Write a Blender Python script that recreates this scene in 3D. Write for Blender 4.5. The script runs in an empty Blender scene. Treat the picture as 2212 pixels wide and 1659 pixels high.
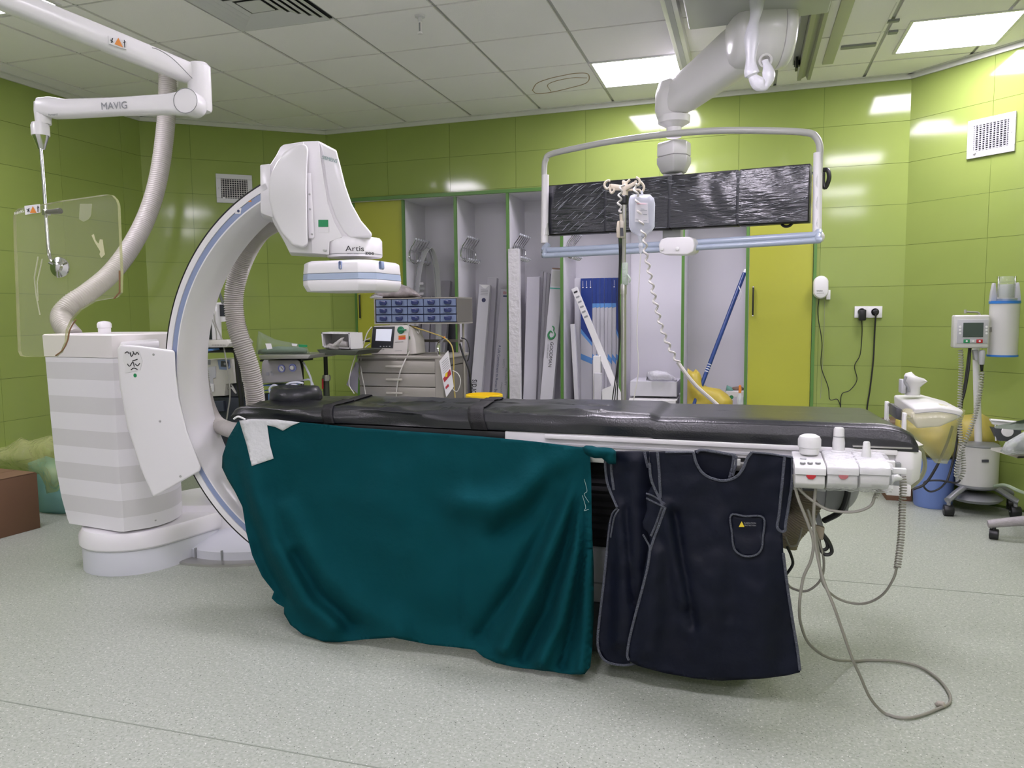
import bpy, bmesh, math, random
from mathutils import Vector, Matrix, noise, geometry
random.seed(7)
V = Vector
PI = math.pi
SC = bpy.context.scene
COL = SC.collection
# ------------------------------------------------------------------ camera
CH = 1.3
F = 1667.9
P_, R_, Y_ = -0.09184, -0.00983, 0.29537
_r = V((math.cos(Y_), math.sin(Y_), 0)); _f0 = V((-math.sin(Y_), math.cos(Y_), 0)); _u0 = V((0, 0, 1))
CF = _f0*math.cos(P_) + _u0*math.sin(P_)
_u = -_f0*math.sin(P_) + _u0*math.cos(P_)
CR = _r*math.cos(R_) + _u*math.sin(R_)
CU = -_r*math.sin(R_) + _u*math.cos(R_)
CAM = V((0, 0, CH))
cd = bpy.data.cameras.new('camera'); cam = bpy.data.objects.new('camera', cd); COL.objects.link(cam)
cd.sensor_fit = 'HORIZONTAL'; cd.sensor_width = 36; cd.lens = F/2212*36; cd.clip_start = .05; cd.clip_end = 60
cam.matrix_world = Matrix(((CR.x, CU.x, -CF.x, CAM.x), (CR.y, CU.y, -CF.y, CAM.y), (CR.z, CU.z, -CF.z, CAM.z), (0, 0, 0, 1)))
SC.camera = cam
# ------------------------------------------------------------------ world and exposure
w = bpy.data.worlds.new('world'); SC.world = w; w.use_nodes = True
w.node_tree.nodes['Background'].inputs[0].default_value = (.8, .85, .9, 1)
w.node_tree.nodes['Background'].inputs[1].default_value = .25
SC.view_settings.view_transform = 'Standard'; SC.view_settings.look = 'None'
SC.view_settings.exposure = 1.31; SC.view_settings.gamma = 1; SC.view_settings.use_curve_mapping = False
LAMP = 13.0          # emission of the ceiling light panels
SC.cycles.max_bounces = 12; SC.cycles.diffuse_bounces = 8; SC.cycles.transparent_max_bounces = 16
# ------------------------------------------------------------------ pixel rays to real points (2212x1659 frame)
def ray(u, v): return CF + CR*((u-1106)/F) - CU*((v-829.5)/F)
def at(u, v, Y): d = ray(u, v); return CAM + d*(Y/d.y)
def atz(u, v, z): d = ray(u, v); return CAM + d*((z-CH)/d.z)
def atx(u, v, x): d = ray(u, v); return CAM + d*(x/d.x)
def dep(u, v, t): return CAM + ray(u, v)*t
def atp(u, v, p, n): d = ray(u, v); return CAM + d*((p-CAM).dot(n)/d.dot(n))
# ------------------------------------------------------------------ materials
def lin(c): return tuple((x/12.92 if x <= .04045 else ((x+.055)/1.055)**2.4) for x in c)
def hx(h): return lin(tuple(int(h[i:i+2], 16)/255 for i in (0, 2, 4)))
MATS = {}
def mat(name, h, rough=.5, metal=0, bump=0, bscale=60, var=0, vscale=4, coat=0, spec=.5, emit=0, stretch=None, sheen=0, rnd=0):
    if name in MATS: return MATS[name]
    m = bpy.data.materials.new(name); m.use_nodes = True; MATS[name] = m
    nt = m.node_tree; N = nt.nodes; L = nt.links; b = N['Principled BSDF']
    c = hx(h) if isinstance(h, str) else h
    b.inputs['Base Color'].default_value = (*c, 1); b.inputs['Roughness'].default_value = rough
    b.inputs['Metallic'].default_value = metal; b.inputs['Specular IOR Level'].default_value = spec
    b.inputs['Coat Weight'].default_value = coat; b.inputs['Coat Roughness'].default_value = .08
    if sheen: b.inputs['Sheen Weight'].default_value = sheen
    if emit:
        b.inputs['Emission Color'].default_value = (*c, 1); b.inputs['Emission Strength'].default_value = emit
    tc = N.new('ShaderNodeTexCoord'); mp = N.new('ShaderNodeMapping'); L.new(tc.outputs['Object'], mp.inputs[0])
    if stretch: mp.inputs['Scale'].default_value = stretch[:3]; mp.inputs['Rotation'].default_value = stretch[3:6] if len(stretch) > 3 else (0, 0, 0)
    src = None
    if var:
        nz = N.new('ShaderNodeTexNoise'); nz.inputs['Scale'].default_value = vscale; nz.inputs['Detail'].default_value = 4; L.new(mp.outputs[0], nz.inputs[0])
        mx = N.new('ShaderNodeMixRGB'); mx.blend_type = 'MIX'; L.new(nz.outputs['Fac'], mx.inputs[0])
        mx.inputs[1].default_value = (*[x*(1-var) for x in c], 1); mx.inputs[2].default_value = (*[min(1, x*(1+var)) for x in c], 1); src = mx.outputs[0]
    if rnd:
        oi = N.new('ShaderNodeObjectInfo'); hs = N.new('ShaderNodeHueSaturation'); mr = N.new('ShaderNodeMapRange')
        mr.inputs['To Min'].default_value = 1-rnd; mr.inputs['To Max'].default_value = 1+rnd; L.new(oi.outputs['Random'], mr.inputs[0]); L.new(mr.outputs[0], hs.inputs['Value'])
        if src: L.new(src, hs.inputs['Color'])
        else: hs.inputs['Color'].default_value = (*c, 1)
        src = hs.outputs[0]
    if src: L.new(src, b.inputs['Base Color'])
    if bump:
        nz = N.new('ShaderNodeTexNoise'); nz.inputs['Scale'].default_value = bscale; nz.inputs['Detail'].default_value = 5; L.new(mp.outputs[0], nz.inputs[0])
        bp = N.new('ShaderNodeBump'); bp.inputs['Strength'].default_value = bump; bp.inputs['Distance'].default_value = .01
        L.new(nz.outputs['Fac'], bp.inputs['Height']); L.new(bp.outputs[0], b.inputs['Normal'])
        if coat: L.new(bp.outputs[0], b.inputs['Coat Normal'])
    return m
def film(name, h, fac, rough=.1, bump=.5, bscale=30, tint=(.97, .97, .97)):
    """clear plastic: mostly see-through, partly glossy / milky"""
    m = bpy.data.materials.new(name); m.use_nodes = True; MATS[name] = m
    nt = m.node_tree; N = nt.nodes; L = nt.links; b = N['Principled BSDF']; out = N['Material Output']
    b.inputs['Base Color'].default_value = (*hx(h), 1); b.inputs['Roughness'].default_value = rough
    t = N.new('ShaderNodeBsdfTransparent'); t.inputs[0].default_value = (*tint, 1)
    mx = N.new('ShaderNodeMixShader'); L.new(t.outputs[0], mx.inputs[1]); L.new(b.outputs[0], mx.inputs[2])
    nz = N.new('ShaderNodeTexNoise'); nz.inputs['Scale'].default_value = bscale; nz.inputs['Detail'].default_value = 4
    tc = N.new('ShaderNodeTexCoord'); L.new(tc.outputs['Object'], nz.inputs[0])
    if bump:
        bp = N.new('ShaderNodeBump'); bp.inputs['Strength'].default_value = bump; bp.inputs['Distance'].default_value = .02
        L.new(nz.outputs['Fac'], bp.inputs['Height']); L.new(bp.outputs[0], b.inputs['Normal'])
    lw = N.new('ShaderNodeLayerWeight'); lw.inputs[0].default_value = .25
    ad = N.new('ShaderNodeMath'); ad.operation = 'MULTIPLY_ADD'; L.new(lw.outputs['Facing'], ad.inputs[0]); ad.inputs[1].default_value = .5; ad.inputs[2].default_value = fac
    L.new(ad.outputs[0], mx.inputs[0]); L.new(mx.outputs[0], out.inputs[0])
    return m
WHITE = mat('white_enamel', 'e2e0e2', .32)
WHITE2 = mat('white_plastic', 'e0e0e0', .4)
OFFW = mat('off_white_plastic', 'c4c2ba', .42)
CREAM = mat('cream_plastic', 'c9bfae', .45)
PALE = mat('pale_grey_plastic', 'b4b5b9', .42)
GREY = mat('grey_plastic', '8a8c8e', .45)
DGREY = mat('dark_grey_plastic', '43454a', .45)
BLACK = mat('black_plastic', '17181a', .4)
RUBBER = mat('black_rubber', '1b1b1c', .7)
STEEL = mat('brushed_steel', 'bdbcb8', .38, .85)
CHROME = mat('chrome', 'd0d0d0', .12, 1)
BLUEP = mat('grey_blue_plastic', '8493b4', .4)
SCREW = mat('screw_metal', 'a9a9a8', .4, .1)
GREENL = mat('green_label', '1f8a55', .5)
REDP = mat('red_plastic', 'b3222c', .4)
YELLOW = mat('yellow_plastic', 'e5c51e', .4)
ORANGE = mat('orange_label', 'd8842c', .5)
INK = mat('black_ink', '26262a', .6)
INKG = mat('grey_ink', '8b8d92', .6)
PAPER = mat('white_paper', 'dcdbdc', .6, var=.03)
CARTON = mat('white_carton', 'c6c5cc', .55, var=.03)
CABLEG = mat('grey_cable', '8f8f86', .5)
CABLEW = mat('white_cable', 'c9c8c2', .45)
CABLEK = mat('black_cable', '1d1e20', .5)
# ------------------------------------------------------------------ mesh building
ORG = {}
class MB:
    def __init__(s): s.v = []; s.f = []
    def add(s, vs, fs):
        o = len(s.v); s.v += [V(p) for p in vs]; s.f += [tuple(i+o for i in f) for f in fs]; return s
    def box(s, a, b):
        x0, y0, z0 = a; x1, y1, z1 = b
        return s.add([(x0, y0, z0), (x1, y0, z0), (x1, y1, z0), (x0, y1, z0), (x0, y0, z1), (x1, y0, z1), (x1, y1, z1), (x0, y1, z1)],
                     [(0, 3, 2, 1), (4, 5, 6, 7), (0, 1, 5, 4), (1, 2, 6, 5), (2, 3, 7, 6), (3, 0, 4, 7)])
    def obox(s, c, ax, ay, az):
        c = V(c); ax = V(ax); ay = V(ay); az = V(az); vs = []
        for z in (-1, 1):
            for (x, y) in ((-1, -1), (1, -1), (1, 1), (-1, 1)): vs.append(c+ax*x+ay*y+az*z)
        return s.add(vs, [(0, 3, 2, 1), (4, 5, 6, 7), (0, 1, 5, 4), (1, 2, 6, 5), (2, 3, 7, 6), (3, 0, 4, 7)])
    def prism(s, pts, vec):
        n = len(pts); vec = V(vec)
        return s.add([V(p) for p in pts]+[V(p)+vec for p in pts], [tuple(range(n)), tuple(range(2*n-1, n-1, -1))]+[(i, i+n, (i+1) % n+n, (i+1) % n) for i in range(n)])
    def loft(s, rings, cap=True, close=False):
        n = len(rings[0]); m = len(rings); fs = []
        for j in range(m-1 if not close else m):
            for i in range(n): fs.append((j*n+i, j*n+(i+1) % n, ((j+1) % m)*n+(i+1) % n, ((j+1) % m)*n+i))
        if cap and not close: fs += [tuple(range(n))[::-1], tuple((m-1)*n+i for i in range(n))]
        return s.add([p for r in rings for p in r], fs)
    def sweep(s, pts, rads, n=10, cap=True, sq=None):
        pts = [V(p) for p in pts]; rings = []; up = None
        for i, p in enumerate(pts):
            t = (pts[min(i+1, len(pts)-1)]-pts[max(i-1, 0)])
            if t.length < 1e-9: t = V((0, 0, 1))
            t.normalize()
            if up is None: up = V((0, 0, 1)) if abs(t.z) < .9 else V((0, 1, 0))
            a = t.cross(up)
            if a.length < 1e-6: a = t.cross(V((1, 0, 0)))
            a.normalize(); up = a.cross(t).normalized(); r = rads[i] if hasattr(rads, '__len__') else rads
            e = sq or (1, 1)
            rings.append([p+a*(math.cos(2*PI*k/n)*r*e[0])+up*(math.sin(2*PI*k/n)*r*e[1]) for k in range(n)])
        return s.loft(rings, cap)
    def cyl(s, p, q, r0, r1=None, n=20): return s.sweep([p, q], [r0, r0 if r1 is None else r1], n)
    def lathe(s, c, prof, n=28, ax=(0, 0, 1)):
        c = V(c); ax = V(ax).normalized(); a = ax.orthogonal().normalized(); b = ax.cross(a)
        return s.loft([[c+ax*h+a*(math.cos(2*PI*k/n)*r)+b*(math.sin(2*PI*k/n)*r) for k in range(n)] for r, h in prof])
    def ball(s, c, rx, ry=None, rz=None, n=16):
        ry = rx if ry is None else ry; rz = rx if rz is None else rz; c = V(c)
        return s.loft([[c+V((math.cos(2*PI*k/n)*math.sin(t)*rx, math.sin(2*PI*k/n)*math.sin(t)*ry, -math.cos(t)*rz)) for k in range(n)] for t in [PI*(.03+.94*i/9) for i in range(10)]])
    def grid(s, fn, nu, nv):
        return s.add([fn(i/nu, j/nv) for j in range(nv+1) for i in range(nu+1)], [(j*(nu+1)+i, j*(nu+1)+i+1, (j+1)*(nu+1)+i+1, (j+1)*(nu+1)+i) for j in range(nv) for i in range(nu)])
    def build(s, name, m, parent=None, label=None, cat=None, group=None, kind=None, smooth=True, bevel=0, seg=2, solid=0, sharp=35, origin=None, sub=0):
        vs = s.v
        if parent is not None: org = ORG[parent.name]
        elif origin is not None: org = V(origin)
        elif kind == 'structure': org = V((0, 0, 0))
        else:
            xs = [p.x for p in vs]; ys = [p.y for p in vs]; zs = [p.z for p in vs]; org = V(((min(xs)+max(xs))/2, (min(ys)+max(ys))/2, min(zs)))
        me = bpy.data.meshes.new(name); me.from_pydata([p-org for p in vs], [], s.f)
        bm = bmesh.new(); bm.from_mesh(me); bmesh.ops.recalc_face_normals(bm, faces=bm.faces)
        if bevel:
            es = [e for e in bm.edges if len(e.link_faces) == 2 and e.calc_face_angle(0) > math.radians(28)]
            if es: bmesh.ops.bevel(bm, geom=es, offset=bevel, segments=seg, profile=.5, affect='EDGES', clamp_overlap=True)
        bm.to_mesh(me); bm.free()
        if smooth: me.shade_smooth(); me.set_sharp_from_angle(angle=math.radians(sharp))
        if m: me.materials.append(m)
        o = bpy.data.objects.new(name, me); COL.objects.link(o)
        if solid:
            md = o.modifiers.new('thickness', 'SOLIDIFY'); md.thickness = solid; md.offset = 0
        if sub:
            md = o.modifiers.new('smooth', 'SUBSURF'); md.levels = sub; md.render_levels = sub
        if parent is not None: o.parent = parent
        else: o.location = org
        ORG[o.name] = org
        return tag(o, label, cat, group, kind)
def tag(o, label=None, cat=None, group=None, kind=None):
    if label: o['label'] = label
    if cat: o['category'] = cat
    if group: o['group'] = group
    if kind: o['kind'] = kind
    return o
def thing(name, label, cat, loc, group=None):
    o = bpy.data.objects.new(name, None); o.empty_display_size = .1; COL.objects.link(o); o.location = loc; ORG[o.name] = V(loc)
    return tag(o, label, cat, group)
def dup(o, dv, label=None):
    def cp(x, par):
        c = x.copy(); COL.objects.link(c)
        if par is not None: c.parent = par; ORG[c.name] = ORG[x.name]+V(dv)
        for ch in [k for k in ALLCH(x)]: cp(ch, c)
        return c
    r = cp(o, None); r.location = o.location+V(dv); ORG[r.name] = V(r.location)
    if label: r['label'] = label
    return r
def ALLCH(x): return [k for k in SC.objects if k.parent == x]
def B(a, b, name, m, parent=None, **k): return MB().box(a, b).build(name, m, parent, **k)
def T(pts, r, name, m, parent=None, n=8, cat_=None, sm=True, **k):
    return MB().sweep(cr(pts) if sm else pts, r, n).build(name, m, parent, **k)
def cr(pts, n=10, closed=False):
    """Catmull-Rom through the points"""
    P = [V(p) for p in pts]; out = []; N = len(P)
    for i in range(N if closed else N-1):
        if closed: a, b, c, d = P[(i-1) % N], P[i], P[(i+1) % N], P[(i+2) % N]
        else: b, c = P[i], P[i+1]; a = P[i-1] if i else b*2-c; d = P[i+2] if i+2 < N else c*2-b
        for k in range(n):
            t = k/n; out.append(.5*((2*b)+(c-a)*t+(2*a-5*b+4*c-d)*t*t+(-a+3*b-3*c+d)*t**3))
    if not closed: out.append(P[-1])
    return out
def resample(pts, step):
    out = [pts[0].copy()]; acc = 0
    for a, b in zip(pts, pts[1:]):
        L = (b-a).length
        while L > 1e-9 and acc+L >= step:
            a = a+(b-a)*((step-acc)/L); L = (b-a).length; out.append(a.copy()); acc = 0
        acc += L
    return out
def hose(path, r, pitch, amp, name, m, parent=None, n=20, **k):
    pts = resample(cr(path, 16), pitch/4); rads = [r-amp*(.5+.5*math.cos(i*PI/2)) for i in range(len(pts))]
    if hasattr(r, '__len__'): pass
    return MB().sweep(pts, rads, n).build(name, m, parent, sharp=80, **k)
def coil(path, R, pitch, r, name, m, parent=None, **k):
    pts = resample(cr(path, 16), pitch/9); out = []; up = None
    for i, p in enumerate(pts):
        t = (pts[min(i+1, len(pts)-1)]-pts[max(i-1, 0)]).normalized()
        if up is None: up = V((0, 1, 0)) if abs(t.y) < .9 else V((1, 0, 0))
        a = t.cross(up).normalized(); up = a.cross(t); an = 2*PI*i/9
        out.append(p+a*(R*math.cos(an))+up*(R*math.sin(an)))
    return MB().sweep(out, r, 6).build(name, m, parent, **k)
def text(s, P0, P1, nrm, name, m, parent=None, hs=1.0, off=.0012, **k):
    """lettering from P0 to P1 along the baseline on a face whose outward normal is nrm"""
    cu = bpy.data.curves.new('t', 'FONT'); cu.body = s; cu.extrude = .01
    to = bpy.data.objects.new('t', cu); me = bpy.data.meshes.new_from_object(to); bpy.data.objects.remove(to); bpy.data.curves.remove(cu)
    xs = [v.co.x for v in me.vertices]; x0 = min(xs); wd = max(xs)-x0
    P0 = V(P0); P1 = V(P1); n = V(nrm).normalized(); x = (P1-P0); L = x.length; x.normalize(); y = n.cross(x).normalized(); n = x.cross(y); sc = L/wd
    b = MB(); b.v = [P0+x*((v.co.x-x0)*sc)+y*(v.co.y*sc*hs)+n*(off+v.co.z*.04) for v in me.vertices]; b.f = [tuple(p.vertices) for p in me.polygons]
    bpy.data.meshes.remove(me)
    return b.build(name, m, parent, smooth=False, **k)
def patch(outline, step, fn):
    """fill a closed outline (2D) with an even triangle mesh and lift every vertex to 3D with fn"""
    ol = []
    n = len(outline)
    for i in range(n):
        a = V(outline[i]).to_2d(); b = V(outline[(i+1) % n]).to_2d(); c = max(1, int((b-a).length/step))
        ol += [a.lerp(b, k/c) for k in range(c)]
    m = len(ol); xs = [p.x for p in ol]; ys = [p.y for p in ol]
    def inside(x, y):
        r = False; j = m-1
        for i in range(m):
            if (ol[i].y > y) != (ol[j].y > y) and x < (ol[j].x-ol[i].x)*(y-ol[i].y)/(ol[j].y-ol[i].y)+ol[i].x: r = not r
            j = i
        return r
    g = []; y = min(ys)+step*.5; row = 0
    while y < max(ys):
        x = min(xs)+step*(.5 if row % 2 else 0)
        while x < max(xs):
            if inside(x, y) and min((p.x-x)**2+(p.y-y)**2 for p in ol) > (step*.45)**2: g.append(V((x, y)))
            x += step
        y += step*.87; row += 1
    vs, es, fs, *_ = geometry.delaunay_2d_cdt(ol+g, [], [list(range(m))], 1, 1e-5)
    b = MB(); b.v = [fn(p.x, p.y) for p in vs]; b.f = [tuple(f) for f in fs]
    return b
def pdist(x, y, pl):
    best = 1e9
    for (ax, ay), (bx, by) in zip(pl, pl[1:]):
        dx, dy = bx-ax, by-ay; t = max(0, min(1, ((x-ax)*dx+(y-ay)*dy)/(dx*dx+dy*dy))); d = math.hypot(x-ax-dx*t, y-ay-dy*t)
        if d < best: best = d
    return best
def pp(pts, Y): return [at(u, v, Y) for u, v in pts]
def away(pts, Y):
    P = pp(pts, Y); c = sum(P, V((0, 0, 0)))/len(P); c.z = 0; return c.normalized()
def pprism(pts, Y, d, name, m, parent=None, **k): return MB().prism(pp(pts, Y), away(pts, Y)*d).build(name, m, parent, **k)
def screws(pts, Y, parent, r=.006, name='screw'):
    for u, v in pts:
        p = at(u, v, Y); MB().cyl(p+V((0, .004, 0)), p-V((0, .004, 0)), r, r*.8, 10).build(name, SCREW, parent)
# ================================================================== the room
ZC = 2.944
PL = V((-3.655, 6.33)); PR = V((1.08, 6.185)); PLL = V((-4.84, 5.38)); PRR = V((2.55, 4.75)); YF = -2.8
def yb(x): return PR.y+(PR.x-x)*.03062
# floor: speckled grey-green sheet vinyl
def floor_mat():
    m = bpy.data.materials.new('speckled_vinyl'); m.use_nodes = True; nt = m.node_tree; N = nt.nodes; L = nt.links; b = N['Principled BSDF']
    tc = N.new('ShaderNodeTexCoord'); cur = None
    def mix(fac, c1, c2):
        x = N.new('ShaderNodeMixRGB'); L.new(fac, x.inputs[0])
        for i, c in ((1, c1), (2, c2)):
            if isinstance(c, tuple): x.inputs[i].default_value = (*c, 1)
            else: L.new(c, x.inputs[i])
        return x.outputs[0]
    def vor(scale, lo, hi, seed):
        mp = N.new('ShaderNodeMapping'); mp.inputs['Location'].default_value = (seed, seed*2, seed); L.new(tc.outputs['Object'], mp.inputs[0])
        v = N.new('ShaderNodeTexVoronoi'); v.inputs['Scale'].default_value = scale; v.inputs['Randomness'].default_value = 1; L.new(mp.outputs[0], v.inputs[0])
        nz = N.new('ShaderNodeTexNoise'); nz.inputs['Scale'].default_value = scale*1.5; nz.inputs['Detail'].default_value = 1; L.new(mp.outputs[0], nz.inputs[0])
        ad = N.new('ShaderNodeMath'); ad.operation = 'MULTIPLY_ADD'; L.new(nz.outputs['Fac'], ad.inputs[0]); ad.inputs[1].default_value = .5; L.new(v.outputs['Distance'], ad.inputs[2])
        r = N.new('ShaderNodeMapRange'); r.inputs['From Min'].default_value = lo; r.inputs['From Max'].default_value = hi; r.inputs['To Min'].default_value = 1; r.inputs['To Max'].default_value = 0
        L.new(ad.outputs[0], r.inputs[0]); return r.outputs[0]
    nz = N.new('ShaderNodeTexNoise'); nz.inputs['Scale'].default_value = 95; nz.inputs['Detail'].default_value = 3; L.new(tc.outputs['Object'], nz.inputs[0])
    cr_ = N.new('ShaderNodeMapRange'); cr_.inputs['From Min'].default_value = .38; cr_.inputs['From Max'].default_value = .62; L.new(nz.outputs['Fac'], cr_.inputs[0])
    base = mix(cr_.outputs[0], hx('989f92'), hx('a9aea3'))
    base = mix(vor(60, .42, .50, 3), base, hx('b3b9ae'))
    base = mix(vor(85, .37, .42, 11), base, hx('7f867a'))
    base = mix(vor(75, .345, .375, 5), base, hx('d3d6cf'))
    base = mix(vor(78, .33, .355, 7), base, hx('454b41'))
    L.new(base, b.inputs['Base Color']); b.inputs['Roughness'].default_value = .42; b.inputs['Specular IOR Level'].default_value = .35
    nb = N.new('ShaderNodeTexNoise'); nb.inputs['Scale'].default_value = 90; L.new(tc.outputs['Object'], nb.inputs[0])
    bp = N.new('ShaderNodeBump'); bp.inputs['Strength'].default_value = .12; bp.inputs['Distance'].default_value = .004; L.new(nb.outputs['Fac'], bp.inputs['Height']); L.new(bp.outputs[0], b.inputs['Normal'])
    return m
FLOOR = floor_mat()
SEAM = mat('vinyl_weld', '858d80', .6)
fl = MB().box((-5.2, YF-.2, -.1), (3.0, 7.1, 0)).build('floor', FLOOR, kind='structure', smooth=False)
for y in (-.1, 1.905, 3.91): B((-4.84, y-.0022, -.001), (2.55, y+.0022, .0012), 'seam', SEAM, fl)
# green glazed wall tiles, each one a piece
TILE = mat('green_glazed_tile', '8d9e53', .09, var=.05, vscale=3, spec=.42, rnd=.02)
GROUT = mat('tile_joint', '4e6420', .7)
TW, TH = .592, .29
shared = {}
def tmesh(wd, hg, m):
    k = (round(wd, 3), round(hg, 3), m.name)
    if k in shared: return shared[k]
    b = MB().box((0, 0, 0), (wd, .007, hg)); me = bpy.data.meshes.new('tile'); me.from_pydata(b.v, [], b.f)
    bm = bmesh.new(); bm.from_mesh(me); bmesh.ops.recalc_face_normals(bm, faces=bm.faces)
    es = [e for e in bm.edges if all(bm_v.co.y < .001 for bm_v in e.verts)]
    bm.to_mesh(me); bm.free(); me.materials.append(m); shared[k] = me; return me
def wall(name, p, q, s_off, holes=(), smin=0, smax=None, back=.12, z0=0, label=None):
    """p->q runs left to right as seen from inside; tiles start at distance s_off from p"""
    d = (q-p); Lg = d.length; d.normalize(); n = V((d.y, -d.x))   # n points into the room
    D = V((d.x, d.y, 0)); Nn = V((n.x, n.y, 0)); Pp = V((p.x, p.y, 0))
    b = MB()
    rects = [(-.1, Lg+.1, -.05, ZC+.15)]
    for h in holes:                      # split the backing round the openings
        new = []
        for (a0, a1, c0, c1) in rects:
            if h[1] <= a0 or h[0] >= a1 or h[3] <= c0 or h[2] >= c1: new.append((a0, a1, c0, c1)); continue
            if h[0] > a0: new.append((a0, h[0], c0, c1))
            if h[1] < a1: new.append((h[1], a1, c0, c1))
            if h[2] > c0: new.append((max(a0, h[0]), min(a1, h[1]), c0, h[2]))
            if h[3] < c1: new.append((max(a0, h[0]), min(a1, h[1]), h[3], c1))
        rects = new
    for (a0, a1, c0, c1) in rects:
        b.prism([Pp+D*a0+V((0, 0, c0)), Pp+D*a1+V((0, 0, c0)), Pp+D*a1+V((0, 0, c1)), Pp+D*a0+V((0, 0, c1))], -Nn*back)
    W = b.build(name, mat('white_bounce_fill', 'd9d9d6', .7) if name == 'wall_front' else GROUT if smax is None or smax > smin else TILE, kind='structure', smooth=False)  # unseen front wall is made white to bounce neutral fill light
    if smax is None: smax = Lg
    k = math.floor((smin-s_off)/TW); ang = math.atan2(d.y, d.x)
    while s_off+k*TW < smax:
        for r in range(-1, 11):
            a0, a1 = s_off+k*TW, s_off+(k+1)*TW; c0, c1 = .016+r*TH, .016+(r+1)*TH
            a0, a1, c0, c1 = max(a0, smin), min(a1, smax), max(c0, 0), min(c1, ZC)
            pcs = [(a0, a1, c0, c1)]
            for h in holes:
                new = []
                for (x0, x1, y0, y1) in pcs:
                    if h[1] <= x0 or h[0] >= x1 or h[3] <= y0 or h[2] >= y1: new.append((x0, x1, y0, y1)); continue
                    if h[0] > x0: new.append((x0, h[0], y0, y1))
                    if h[1] < x1: new.append((h[1], x1, y0, y1))
                    if h[2] > y0: new.append((max(x0, h[0]), min(x1, h[1]), y0, h[2]))
                    if h[3] < y1: new.append((max(x0, h[0]), min(x1, h[1]), h[3], y1))
                pcs = new
            for (x0, x1, y0, y1) in pcs:
                if x1-x0 < .02 or y1-y0 < .02: continue
                g = .001; me = tmesh(x1-x0-2*g, y1-y0-2*g, TILE)
                o = bpy.data.objects.new('tile', me); COL.objects.link(o); o.parent = W
                o.location = Pp+D*(x0+g)+Nn*.006+V((0, 0, y0+g)); o.rotation_euler = (random.uniform(-.0012, .0012), 0, ang+random.uniform(-.001, .001))
                ORG[o.name] = V((0, 0, 0))
        k += 1
    return W
LX0, LX1, LZ1 = -3.40, .478, 2.313
bl = (PR-PL).length
sx = lambda x: (x-PL.x)*bl/(PR.x-PL.x)
wall('wall_back', PL, PR, sx(.511)-TW*8, holes=[(sx(LX0), sx(LX1), -1, LZ1)])
lc = (PL-PLL).length; VLs = ((V((-4.314, 5.671))-PLL).length, (V((-4.105, 5.88))-PLL).length)
rl = (PRR-PR).length
wall('wall_back_left', PLL, PL, (V((-4.48, 5.52))-PLL).length-TW)
wall('wall_back_right', PR, PRR, .577-TW)
wall('wall_left', V((-4.84, YF)), PLL, 5.6-TW*2, smin=5.2)
wall('wall_right', PRR, V((2.55, YF)), 0, smin=9, smax=8)
wall('wall_front', V((2.55, YF)), V((-4.84, YF)), 0, smin=9, smax=8)
# ceiling: white lay-in tiles in a grey grid
CT = mat('ceiling_tile', 'f5f3f5', .85, bump=.25, bscale=220, var=.02, vscale=3, rnd=.012)
CB = mat('ceiling_grid', 'b4b5b2', .5)
cl = MB().box((-5.2, YF-.2, ZC+.012), (3.0, 7.0, ZC+.12)).build('ceiling', CB, kind='structure', smooth=False)
GX, GY = -2.835, 4.008
def inroom(x, y):
    if x < -4.84 or x > 2.55 or y < YF: return False
    if y > 5.38+(x+4.84)*.8017 or y > yb(x) or (x > 1.08 and y > 6.185-(x-1.08)*.9762): return False
    return True
cme = bpy.data.meshes.new('ceiling_tile'); b = MB().box((.011, .008, 0), (.589, .592, .01)); cme.from_pydata(b.v, [], b.f); cme.materials.append(CT)
LIGHTS = [(3, 2), (6.17, 1.76), (-2.1, -2.05), (3, -2), (5.7, -2.2), (-2, -6), (3, -6), (5.7, -6.2), (-2, -10), (3, -10), (6, -10)]  # the rearmost row is unseen, added to brighten the room
BEAM = (5.86, 6.03)
for i in range(-4, 10):
    for j in range(-12, 4):
        xx, yy = GX+i*.6, GY+j*.6
        if any(abs(i-a) < .6 and abs(j-c) < .6 and (a != int(a) or c != int(c)) for a, c in LIGHTS): B((xx+.01, yy+.008, ZC+.002), (xx+.59, yy+.592, ZC+.012), 'ceiling_tile', CT, cl, smooth=False)
        if any(abs(i-a) < .6 and abs(j-c) < .6 for a, c in LIGHTS) or (i, j) == (0, -1): continue
        if not any(inroom(xx+dx, yy+dy) for dx in (0, .6) for dy in (0, .6)): continue
        o = bpy.data.objects.new('ceiling_tile', cme); COL.objects.link(o); o.parent = cl; o.location = (xx, yy, ZC); ORG[o.name] = V((0, 0, 0))
# cornice trim along the wall heads
TRIM = mat('white_cornice', 'd4d5d0', .5)
def strip(name, p, q, m=TRIM, z0=ZC-.036, z1=ZC+.002, t=.022, k='structure', e=.01):
    d = (q-p).normalized(); n = V((d.y, -d.x, 0)); D = V((d.x, d.y, 0)); P = V((p.x, p.y, 0)); L = (q-p).length
    b = MB().prism([P-D*e+V((0, 0, z0)), P+D*(L+e)+V((0, 0, z0)), P+D*(L+e)+V((0, 0, z1)), P-D*e+V((0, 0, z1))], n*t)
    b.prism([P-D*e+V((0, 0, z1-.006)), P+D*(L+e)+V((0, 0, z1-.006)), P+D*(L+e)+V((0, 0, z1)), P-D*e+V((0, 0, z1))], n*(t+.025))
    return b.build(name, m, kind=k, smooth=False)
strip('trim_1', PL, PR); strip('trim_2', PLL, PL); strip('trim_3', PR, PRR); strip('trim_4', V((-4.84, YF)), PLL); strip('trim_5', PRR, V((2.55, YF)))
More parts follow.
